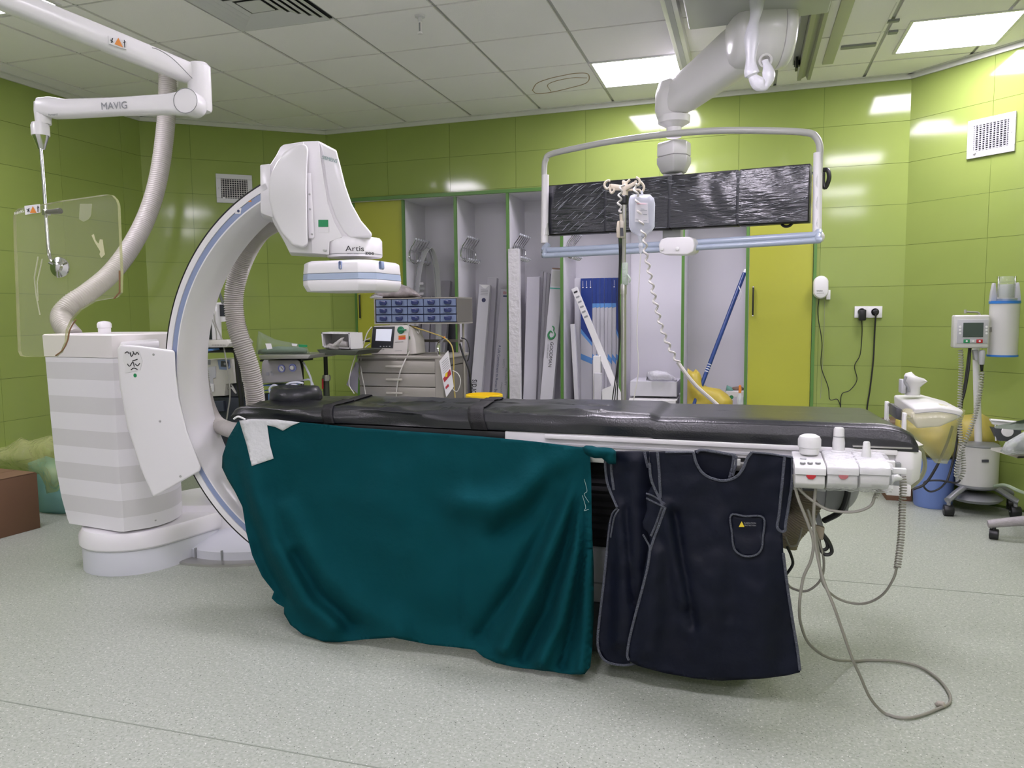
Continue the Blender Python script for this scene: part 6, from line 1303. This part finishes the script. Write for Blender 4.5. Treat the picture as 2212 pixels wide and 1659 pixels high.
# ================================================================== drawer trolley with monitor and blue drawers
SS = mat('trolley_steel', 'a29e96', .38, .35); SSD = mat('trolley_frame', '77736c', .4, .4)
YC = 4.85
ct = thing('drawer_trolley', 'grey metal drawer trolley carrying the monitor with green dial and blue drawers', 'trolley', (at(860, 850, YC).x, YC+.25, 0))
A, C = at(775, 768, YC), at(944, 768, YC); xl, xr, zt_ = A.x, C.x, A.z
B((xl-.01, YC-.01, zt_-.02), (xr+.05, YC+.50, zt_), 'top_plate', SS, ct, bevel=.004)
B((xl, YC, zt_-.075), (xr+.04, YC+.48, zt_-.02), 'header', SSD, ct)
B((xl, YC+.008, .10), (xr+.04, YC+.48, zt_-.07), 'carcass', SSD, ct)
vs = [779, 806, 835, 864, 895, 925, 960]
zs = [at(850, v, YC).z for v in vs]
for z1, z0 in zip(zs, zs[1:]):
    d = B((xl+.006, YC-.010, z0+.003), (xr-.012, YC+.01, z1-.003), 'drawer', SS, ct, bevel=.002)
    hx_ = at(855, 800, YC).x; zh = (z0+z1)/2+.006
    MB().box((hx_-.062, YC-.034, zh-.007), (hx_+.06, YC-.024, zh+.007)).box((hx_-.05, YC-.026, zh-.005), (hx_-.035, YC-.008, zh+.005)).box((hx_+.035, YC-.026, zh-.005), (hx_+.05, YC-.008, zh+.005)).build('handle', mat('clear_handle', 'bcb8ae', .3), d, bevel=.002)
B((xr-.01, YC-.012, .10), (xr+.045, YC-.0, zt_-.02), 'corner_post', SS, ct); 
MB().lathe(at(858, 773, YC-.002), [(.008, 0), (.008, .006)], 12, (0, -1, 0)).build('lock', CHROME, ct)
text('medical', at(802, 775, YC-.001), at(828, 775, YC-.001), (0, -1, 0), 'lettering', INKG, ct)
for x in (xl+.05, xr-.05):
    for y in (YC+.05, YC+.42): ca = MB().cyl((x-.015, y, .045), (x+.015, y, .045), .045, n=18).build('castor', BLACK, ct); MB().cyl((x, y, .05), (x, y, .11), .012, n=8).build('castor_stem', GREY, ca)
MB().prism([at(u, v, YC+.46) for u, v in [(984, 642), (1002, 645), (1000, 690), (985, 697)]], (0, -.02, 0)).build('side_panel', SSD, ct)
for u in (990, 1000): MB().sweep([at(u, 690, YC+.4), at(u+2, 768, YC+.4), V((at(u+2, 768, YC+.4).x, YC+.4, .2))], .009, 8).build('rear_post', SS, ct)
MB().box(at(900, 739, YC+.40)+V((0, 0, 0)), at(1003, 733, YC+.43)).build('rear_rail', SSD, ct); MB().box(at(762, 739, YC+.38), at(800, 735, YC+.40)).build('rear_rail', BLACK, ct)
T([at(949, 770, YC+.05), at(946, 750, YC+.05), at(950, 739, YC+.1), at(960, 733, YC+.3), at(965, 733, YC+.38)], .010, 'push_handle', CHROME, ct)
A, C = at(812, 697, YC+.1), at(985, 644, YC+.1)
t = thing('drawer_cabinet', 'small cabinet of fifteen blue translucent drawers above the trolley', 'cabinet', ((A.x+C.x)/2, YC+.25, A.z))
B((A.x-.012, YC+.1, A.z-.012), (C.x+.01, YC+.4, A.z-.002), 'base_tray', SS, t); B((A.x-.012, YC+.1, C.z), (C.x+.01, YC+.4, C.z+.008), 'top_board', SS, t); B((A.x-.012, YC+.1, A.z-.002), (A.x-.004, YC+.4, C.z), 'side_board', SS, t)
B((C.x+.003, YC+.10, A.z), (C.x+.009, YC+.40, C.z), 'side_board', SSD, t); B((A.x, YC+.12, A.z), (C.x, YC+.4, C.z), 'shell', mat('dark_blue_shell', '2c3766', .4), t)
DB = mat('blue_drawer', '7583a3', .25, coat=.3); DH = mat('blue_handle', '2a3566', .2, coat=.4)
cw, chh = (C.x-A.x)/5, (C.z-A.z)/3
for i in range(5):
    for j in range(3):
        x0, z0 = A.x+cw*i, A.z+chh*j
        d = B((x0+.003, YC+.103, z0+.004), (x0+cw-.003, YC+.125, z0+chh-.003), 'drawer', DB, t, bevel=.001, seg=1)
        MB().prism([V((x0+cw*.5+x, YC+.104, z0+chh*.52+z)) for x, z in [(-.026, .014), (.026, .014), (.026, -.004), (.018, -.015), (-.018, -.015), (-.026, -.004)]], (0, -.016, 0)).build('handle', DH, d, bevel=.003)
CRM = mat('newsprint_film', '9c9494', .35, var=.35, vscale=40, bump=.9, bscale=30)
bag('packet_pile', 'flattened pile of printed packets in clear film on top of the blue drawers', [(800, 640), (815, 630), (838, 628), (850, 618), (862, 612), (884, 620), (902, 632), (912, 641), (880, 644), (820, 645)], YC+.25, .22, CRM, step=6, amp=.02, sc=20, cat='packaging')
bag('plastic_bag', 'clear film corner lying left of the printed packet pile', [(798, 642), (812, 637), (828, 641), (826, 645), (802, 645)], YC+.14, .06, CBAG, step=4, amp=.006)
# defibrillator style monitor
YM = YC+.06
mo = thing('patient_monitor', 'white portable monitor with lit screen, green dial and orange label on the trolley', 'monitor', at(848, 767, YM)+V((0, .12, 0)))
MWH = mat('monitor_white', 'cfcbc6', .4)
pf = lambda q, y=YM: [at(u, v, y) for u, v in q]
pprism([(801, 763), (804, 712), (808, 704), (880, 702), (884, 706), (880, 766), (802, 766)], YM, .22, 'case', MWH, mo, bevel=.008, seg=3)
MB().prism([at(882, 704, YM+.03), at(890, 712, YM+.03), at(897, 734, YM+.03), at(900, 764, YM+.03), at(881, 766, YM+.03)], (0, .16, 0)).build('side_pocket', MWH, mo, bevel=.005)
MB().prism(pf([(806, 706), (853, 705), (849, 752), (802, 751)], YM-.001), (0, -.004, 0)).build('bezel', mat('dark_bezel', '2f3035', .35), mo, bevel=.001)
MB().prism(pf([(813, 711), (847, 711), (844, 737), (811, 736)], YM-.006), (0, -.001, 0)).build('lit_screen', mat('lit_screen', 'c6c9d6', .3, emit=.22), mo, smooth=False)
text('PHILIPS', at(821, 756, YM-.001), at(830, 756, YM-.001), (0, -1, 0), 'lettering', INKG, mo)
for u in (822, 829, 835, 842): B(at(u-1.5, 749, YM-.007), at(u+1.5, 747.5, YM-.004), 'soft_key', PALE, mo, smooth=False)
MB().lathe(at(866, 713, YM-.001), [(.026, 0), (.026, .004), (.018, .010), (.016, .010)], 24, (0, -1, 0)).build('green_dial', mat('dial_green', '2a7a55', .4), mo)
MB().box(at(862, 714.5, YM-.02), at(878, 711, YM-.01)).build('dial_grip', mat('dial_green2', '2f8a60', .4), mo, bevel=.002)
MB().prism(pf([(861, 725), (876, 724), (876, 727.5), (861, 728.5)], YM-.001), (0, -.001, 0)).build('yellow_label', ORANGE, mo, smooth=False)
MB().prism(pf([(861, 729), (876, 728), (876, 733), (861, 734)], YM-.001), (0, -.001, 0)).build('orange_label', mat('orange_red', 'd8542c', .5), mo, smooth=False)
T(pf([(853, 739), (871, 738)], YM-.002), .0018, 'slot', GREY, mo); T(pf([(853, 758), (868, 757.5)], YM-.002), .0012, 'slot', INKG, mo)
MB().box(at(884, 733, YM+.02), at(890, 726, YM+.06)).build('green_connector', MATS['dial_green'], mo)
MB().box(at(842, 703, YM+.05), at(878, 699, YM+.1)).build('top_handle', MWH, mo, bevel=.004)
for i, q in enumerate([[(803, 706, 0), (793, 720, -.03), (785, 745, -.05), (775, 770, -.06), (773, 800, -.06), (785, 845, -.06), (792, 858, -.06)], [(800, 730, 0), (783, 740, -.04), (775, 765, -.05), (778, 800, -.06), (788, 840, -.06), (795, 856, -.06)], [(800, 742, 0), (788, 752, -.04), (780, 775, -.06), (781, 805, -.07), (787, 835, -.07), (792, 866, -.07)]]):
    T([at(u, v, YM+o) for u, v, o in q], .004, 'lead_wire', CABLEW, label=['outer', 'middle', 'inner'][i]+' one of three white leads drooping left of the white monitor', cat='cable', n=6)
T([at(u, v, YM+o) for u, v, o in [(884, 760, 0), (875, 778, -.08), (864, 805, -.09), (857, 840, -.08), (856, 870, -.08)]], .0045, 'lead_wire', CABLEW, label='white lead hanging down over the trolley drawers', cat='cable', n=6)
YWC = mat('yellow_cable', 'b8a45a', .5)
T([at(u, v, YM+o) for u, v, o in [(885, 703, .08), (905, 710, .06), (935, 720, .04), (960, 730, 0), (976, 748, -.05), (980, 780, -.05), (980, 820, -.05), (984, 870, -.05)]], .0045, 'lead_wire', YWC, label='thin yellow lead arching from the white monitor to the right', cat='cable', n=6)
MB().ball(at(960, 729, YM), .007).build('cable_bead', ORANGE, label='small orange bead on the thin yellow lead', cat='cable fitting')
T([at(u, v, YM+.1) for u, v in [(890, 706), (898, 712), (904, 720), (906, 712), (900, 708)]], .004, 'lead_wire', CABLEW, label='small white lead loop at the top right of the white monitor', cat='cable', n=6)
T([at(u, v, YC+.3) for u, v in [(996, 730), (1008, 735), (1014, 755), (1012, 775), (1008, 782)]], .004, 'black_wire', CABLEK, label='thin black cable loop right of the trolley rail', cat='cable', n=6)
T([at(u, v, YC+.2) for u, v in [(993, 742), (1000, 765), (1008, 785), (1015, 810), (1018, 860)]], .008, 'black_wire', CABLEK, label='thick black cable hanging right of the drawer trolley', cat='cable', n=6)
T([at(u, v, YC-.03) for u, v in [(978, 800), (990, 808), (995, 825), (988, 845), (978, 840), (974, 825)]], .003, 'wire_loop', CABLEW, label='thin pale wire loop hanging by the printed card', cat='cable', n=6)
t = thing('hanging_card', 'white printed card with red blocks hanging on the trolley corner', 'sign', at(967, 855, YC-.04))
cp = [(948, 777), (967, 757), (979, 800), (981, 825), (965, 857), (957, 840)]
cc_ = [(949, 780), (968, 757), (974, 797), (980, 835), (964, 858), (956, 820)]
MB().prism(pf(cc_, YC-.05), (0, .003, 0)).build('card', PAPER, t, smooth=False)
MB().prism(pf([(972, 797), (975, 808), (960, 826), (957, 818)], YC-.052), (0, .001, 0)).build('red_block', REDI, t, smooth=False)
MB().prism(pf([(968, 829), (970, 834), (963, 841), (962, 836)], YC-.052), (0, .001, 0)).build('red_block', REDI, t, smooth=False)
MB().prism(pf([(962, 807), (967, 803), (966, 813), (962, 815)], YC-.0525), (0, .001, 0)).build('yellow_block', YELLOW, t, smooth=False)
for k in range(6): T(pf([(954+k*.8, 784+k*4.5), (967+k*.9, 772+k*4)], YC-.052), .001, 'print_line', INKG, t, n=4)
MB().prism(pf([(768, 782), (775, 784), (772, 850), (748, 831)], YC-.02), (0, .004, 0)).build('clipboard', mat('grey_card', '9a96a2', .5), label='pale sheet of paper hanging at the left side of the trolley', cat='paper', smooth=False)
MB().lathe((at(1046, 868, 3.9).x, 3.9, 0), [(.088, .60), (.093, at(1046, 864, 3.9).z-.012), (.100, at(1046, 864, 3.9).z-.010), (.100, at(1046, 864, 3.9).z+.030), (.094, at(1046, 864, 3.9).z+.032), (.086, .62)], 36).build('yellow_tub', YELLOW, label='round yellow plastic tub rim showing just above the mattress', cat='tub')
bk = thing('tub_stool', 'low grey stand under the yellow tub behind the table', 'stand', (at(1046, 868, 3.9).x, 3.9, 0)); xx_ = at(1046, 868, 3.9).x
MB().lathe((xx_, 3.9, 0), [(.18, 0), (.18, .02), (.02, .03), (.02, .58), (.12, .585), (.12, .60)], 24).build('stand_body', GREY, bk)
# ================================================================== tray stand with papers
ts = thing('tray_stand', 'dark steel instrument tray on a pole left of the drawer trolley', 'tray stand', (at(725, 800, 4.7).x, 4.7, 0))
DK = mat('dark_steel', '50564c', .35, .5)
MB().prism([at(683, 755, 4.5), at(776, 757, 4.5), at(765, 768, 4.5), at(693, 766, 4.5)], (0, .34, 0)).build('tray', DK, ts, bevel=.006)
MB().cyl(V((at(704, 800, 4.7).x, 4.7, .04)), V((at(704, 800, 4.7).x, 4.7, at(704, 766, 4.5).z)), .014, n=12).build('pole', BLACK, ts)
MB().cyl(V((at(704, 800, 4.7).x, 4.7, .04)), at(704, 812, 4.7), .022, n=14).build('lower_pole', DK, ts)
MB().lathe(at(705, 816, 4.7), [(.025, -.02), (.03, 0), (.025, .02)], 16).build('height_knob', STEEL, ts); MB().cyl(at(697, 818, 4.66), at(697, 840, 4.66), .006, n=8).build('red_lever', REDP, ts)
MB().sweep([V((at(704, 800, 4.7).x-.22, 4.7, .03)), V((at(704, 800, 4.7).x+.22, 4.7, .03))], .018, 8).sweep([V((at(704, 800, 4.7).x, 4.48, .03)), V((at(704, 800, 4.7).x, 4.92, .03))], .018, 8).build('base', DK, ts)
t = thing('paper_tray_box', 'open white box stuffed with crumpled papers on the dark tray', 'box', at(727, 755, 4.55))
bx = [(694, 718), (755, 719), (757, 754), (697, 750)]
b = MB(); P0 = pf(bx, 4.55)
for i, j in ((0, 1), (1, 2), (2, 3), (3, 0)): b.prism([P0[i], P0[j], P0[j]+V((-.05, .2, 0)), P0[i]+V((-.05, .2, 0))], ((P0[0]+P0[2])/2-(P0[i]+P0[j])/2).normalized()*.008)
b.build('box_shell', PAPER, t, smooth=False); MB().prism([p+V((-.05, .2, 0)) for p in P0], (0, .008, 0)).build('box_back', PAPER, t, smooth=False)
MB().prism([P0[1]+V((.002, 0, 0)), P0[1]+V((.03, .1, .0)), P0[2]+V((.03, .1, 0)), P0[2]+V((.002, 0, 0))], (0, .02, 0)).build('side_flap', PAPER, t, smooth=False)
for k, q in enumerate(([(698, 750), (712, 741), (722, 744), (736, 733), (752, 738), (754, 752), (730, 753)], [(700, 752), (707, 746), (730, 748), (738, 756), (725, 757)], [(712, 748), (738, 729), (744, 728), (730, 749)])):
    bag('crumpled_paper', ['largest crumpled sheet inside the white box on the dark tray', 'crumpled sheet spilling over the front edge of the white box', 'folded strip of paper standing inside the white box'][k], q, 4.60-.045*k, .07, mat('grey_crumpled_paper', 'b3b0ac', .6, bump=.8, bscale=50), step=5, amp=.02, sc=25, cat='paper')
T([at(u, v, 4.6) for u, v in [(768, 766), (758, 800), (754, 830), (765, 850)]], .0035, 'wire', CABLEW, label='white wire dangling beside the dark tray', cat='cable', n=6)
# ================================================================== suction unit with tray
YS = 4.4
su = thing('suction_unit', 'grey suction unit with two blue-ringed dials on a blue stand', 'medical device', (at(612, 850, YS).x, YS+.15, 0))
pprism([(563, 829), (566, 785), (570, 778), (644, 778), (649, 786), (655, 821), (654, 824)], YS, .26, 'front_panel', mat('suction_grey', '9a9899', .4), su, bevel=.008, seg=3)
for u, v in ((609, 796), (633, 794)):
    MB().lathe(at(u, v, YS), [(.026, 0), (.026, .008), (.020, .010), (.019, .006), (.002, .006)], 24, (0, -1, 0)).build('dial_ring', mat('dial_ring_blue', '7d84c4', .4), su)
MB().lathe(at(609, 796, YS-.004), [(.019, 0), (.019, .003)], 20, (0, -1, 0)).build('gauge_face', PAPER, su); T([at(606, 792, YS-.009), at(611, 798, YS-.009)], .0015, 'needle', INK, su)
MB().lathe(at(633, 794, YS-.004), [(.014, 0), (.014, .018), (.010, .02)], 12, (0, -1, 0)).build('control_knob', WHITE2, su)
for x, y, wd, h_ in ((575, 804, 6, 7), (583, 802, 4, 3), (586, 806, 5, 5)): MB().box(at(x, y+h_, YS-.002), at(x+wd, y, YS-.001)).build('printed_label', INKG, su)
BLS = mat('suction_blue', '6c8fc4', .4)
MB().box(at(567, 834, YS+.03), at(650, 827, YS+.2)).box(at(567, 846, YS+.03), at(600, 838, YS+.2)).build('blue_shelf', BLS, su, bevel=.004)
B((at(570, 850, YS).x, YS+.04, .10), (at(650, 850, YS).x, YS+.22, at(600, 852, YS).z), 'blue_base', BLS, su, bevel=.01)
for x in (at(578, 850, YS).x, at(642, 850, YS).x):
    for y in (YS+.06, YS+.2): ca = MB().cyl((x-.012, y, .035), (x+.012, y, .035), .035, n=16).build('castor', BLACK, su); MB().cyl((x, y, .05), (x, y, .11), .010, n=8).build('castor_stem', GREY, ca)
for i, q in enumerate(([(583, 848), (583, 838), (592, 832), (602, 836), (606, 846)], [(612, 840), (622, 829), (640, 826), (655, 828)], [(618, 842), (630, 832), (642, 833), (650, 842)])): T([at(u, v, YS-.02) for u, v in q], .007, 'suction_tube', MATS['milky_plastic'], label=['leftmost grey tube arc on the suction unit', 'long grey tube arc rising to the right on the suction unit', 'inner grey tube arc on the suction unit'][i], cat='tube')
T([at(u, v, YS+.05) for u, v in [(655, 782), (664, 800), (672, 820), (674, 845)]], .007, 'suction_tube', MATS['milky_plastic'], label='pale tube hanging down right of the suction unit', cat='tube')
T([at(u, v, YS+.05) for u, v in [(652, 822), (668, 820), (676, 830), (678, 842)]], .006, 'suction_tube', MATS['milky_plastic'], label='short pale tube curling beside the right end of the suction unit', cat='tube')
ty = thing('steel_tray', 'flat steel tray on a thin pole above the suction unit', 'tray stand', (at(660, 860, 4.55).x, 4.55, 0))
MB().prism([at(557, 767, 4.32), at(672, 766, 4.32), at(664, 775, 4.32), at(562, 776, 4.32)], (0, .36, 0)).build('tray', STEEL, ty, bevel=.005)
MB().prism([at(560, 777, 4.45), at(650, 775, 4.45), at(650, 780, 4.45), at(562, 781, 4.45)], (0, .15, 0)).build('dark_underframe', BLACK, ty)
MB().cyl((at(652, 800, 4.62).x, 4.62, .02), (at(652, 800, 4.62).x, 4.62, at(652, 776, 4.6).z), .012, n=10).build('pole', BLACK, ty)
bag('plastic_bag', 'clear bag of folded supplies spread over the flat steel tray', [(552, 765), (555, 735), (558, 715), (572, 722), (594, 733), (612, 737), (635, 741), (652, 745), (664, 752), (670, 764), (640, 768), (590, 768)], 4.5, .3, film('supply_film', 'b9c6b8', .08, .15, .9, 20, tint=(.93, .96, .92)), step=7, amp=.03, sc=12)
bag('folded_pack', 'dark green folded pack inside the clear bag on the steel tray', [(556, 765), (558, 756), (575, 752), (600, 748), (640, 749), (662, 753), (664, 763), (620, 766)], 4.5, .16, mat('dull_green_pack', '6d7f72', .6, bump=.5, bscale=20), step=8, amp=.01, cat='packaging')
MB().prism([at(573, 742, 4.33), at(585, 742, 4.33), at(588, 753, 4.33), at(577, 755, 4.33)], (0, .003, 0)).build('paper_tag', PAPER, label='white printed tag on the green pack over the steel tray', cat='label', smooth=False)
MB().prism([at(644, 744, 4.35), at(662, 745, 4.35), at(662, 750, 4.35), at(646, 750, 4.35)], (0, .01, 0)).build('green_clip', GREENL, label='bright green strip at the right end of the bag on the steel tray', cat='clip')
MB().prism([at(630, 742, 4.35), at(642, 743, 4.35), at(640, 748, 4.35), at(631, 747, 4.35)], (0, .004, 0)).build('paper_tag', PAPER, label='small white tag near the green strip on the steel tray', cat='label', smooth=False)
# ================================================================== anaesthesia style unit seen through the arc
YV = 4.3
vu = thing('ventilator_cart', 'black-framed cart with tilted monitors and a pale module seen through the arc', 'medical device', (at(470, 800, YV).x, YV+.2, 0))
pv = lambda q, y=YV: [at(u, v, y) for u, v in q]
MB().prism(pv([(425, 662), (467, 656), (469, 734), (425, 736)], YV-.1), (0, .05, 0)).build('large_monitor', WHITE2, vu, bevel=.004)
MB().prism(pv([(427, 668), (455, 658), (458, 733), (427, 733)], YV-.102), (0, -.002, 0)).build('large_screen', mat('dark_screen', '24282e', .2), vu, smooth=False)
MB().prism(pv([(459, 654), (492, 652), (494, 694), (466, 696), (458, 690)], YV-.06), (0, .05, 0)).build('small_monitor', WHITE2, vu, bevel=.004)
MB().prism(pv([(464, 659), (488, 657), (490, 682), (466, 684)], YV-.064), (0, -.002, 0)).build('small_screen', MATS['dark_screen'], vu, smooth=False)
MB().prism(pv([(425, 736), (490, 734), (496, 742), (490, 750), (425, 752)], YV-.15), (0, .25, 0)).build('keyboard_shelf', OFFW, vu, bevel=.004)
for k in range(9): MB().box(at(458+3.4*k, 746, YV-.153), at(459.6+3.4*k, 744.5, YV-.149)).build('vent_hole', DGREY, vu)
MB().prism(pv([(425, 755), (455, 753), (457, 757), (430, 761)], YV-.16), (0, .08, 0)).build('pen_tray', mat('pen_blue', '5a86c0', .4), vu)
fr = MB(); fr.sweep(cr(pv([(425, 757), (480, 756), (505, 757), (511, 768), (516, 820), (521, 858), (522, 900)], YV-.05), 6), .017, 8).build('black_frame', BLACK, vu)
MB().prism(pv([(425, 778), (500, 776), (508, 828), (487, 830), (485, 855), (425, 858)], YV), (0, .25, 0)).build('pale_module', OFFW, vu, bevel=.005)
MB().prism(pv([(470, 777), (496, 777), (498, 794), (492, 799), (474, 798)], YV-.002), (0, -.003, 0)).build('socket_recess', BLUEP, vu, bevel=.002)
MB().prism(pv([(478, 780), (494, 781), (493, 793), (477, 792)], YV-.006), (0, -.004, 0)).build('socket_cover', DGREY, vu, bevel=.002); MB().lathe(at(486, 786, YV-.010), [(.009, 0), (.008, .003)], 14, (0, -1, 0)).build('round_socket', GREY, vu)
MB().prism(pv([(442, 777), (455, 777), (455, 788), (442, 788)], YV-.001), (0, -.001, 0)).build('code_label', INKG, vu, smooth=False)
MB().prism(pv([(443, 793), (467, 791), (467, 816), (460, 818), (462, 845), (452, 845), (452, 818), (445, 817)], YV-.001), (0, -.003, 0)).build('raised_cover', PALE, vu, bevel=.001)
MB().box(at(452, 846, YV-.012), at(462, 829, YV-.004)).build('latch', WHITE2, vu, bevel=.002)
MB().prism(pv([(484, 828), (512, 826), (514, 856), (486, 858)], YV+.05), (0, .1, 0)).build('dark_cavity', DGREY, vu)
for q in ([(488, 842), (500, 838), (508, 848)], [(500, 830), (505, 840), (510, 850)]): T(pv(q, YV+.03), .006, 'valve_pipe', STEEL, vu)
B((at(425, 900, YV).x, YV+.02, .12), (at(516, 900, YV).x, YV+.35, at(440, 858, YV).z), 'lower_cabinet', mat('dark_blue_grey', '2f3440', .45), vu, bevel=.005)
MB().prism(pv([(449, 867), (486, 865), (488, 888), (452, 888)], YV+.02), (0, -.02, 0)).build('drawer_front', mat('slate_drawer', '3c4250', .4), vu, bevel=.003)
for x in (at(432, 900, YV).x, at(510, 900, YV).x): 
    for y in (YV+.06, YV+.3): ca = MB().cyl((x-.015, y, .055), (x+.015, y, .055), .055, n=18).build('castor', BLACK, vu); MB().cyl((x, y, .06), (x, y, .13), .014, n=8).build('castor_stem', GREY, ca)
T(pv([(459, 643), (461, 630), (466, 624), (471, 627), (476, 640), (482, 655)], YV-.08), .010, 'support_arm', mat('dark_green_grey', '4b5348', .4), label='thin curved hook arm above the monitors seen through the arc', cat='arm')
T(pv([(452, 647), (462, 680), (466, 700), (480, 735), (487, 770), (492, 800), (497, 850), (492, 890), (488, 915)], YV-.12), .005, 'cable', CABLEG, label='thin grey cable draping over the pale module seen through the arc', cat='cable', n=6)
T(pv([(446, 668), (458, 690), (466, 712), (468, 735)], YV-.13), .004, 'cable', CABLEG, label='short grey cable crossing the dark screen seen through the arc', cat='cable', n=6)
MB().box(at(506, 905, 3.0), at(510, 896, 3.02)).build('white_tab', PAPER, label='small white tab at the very head end of the table', cat='tag')
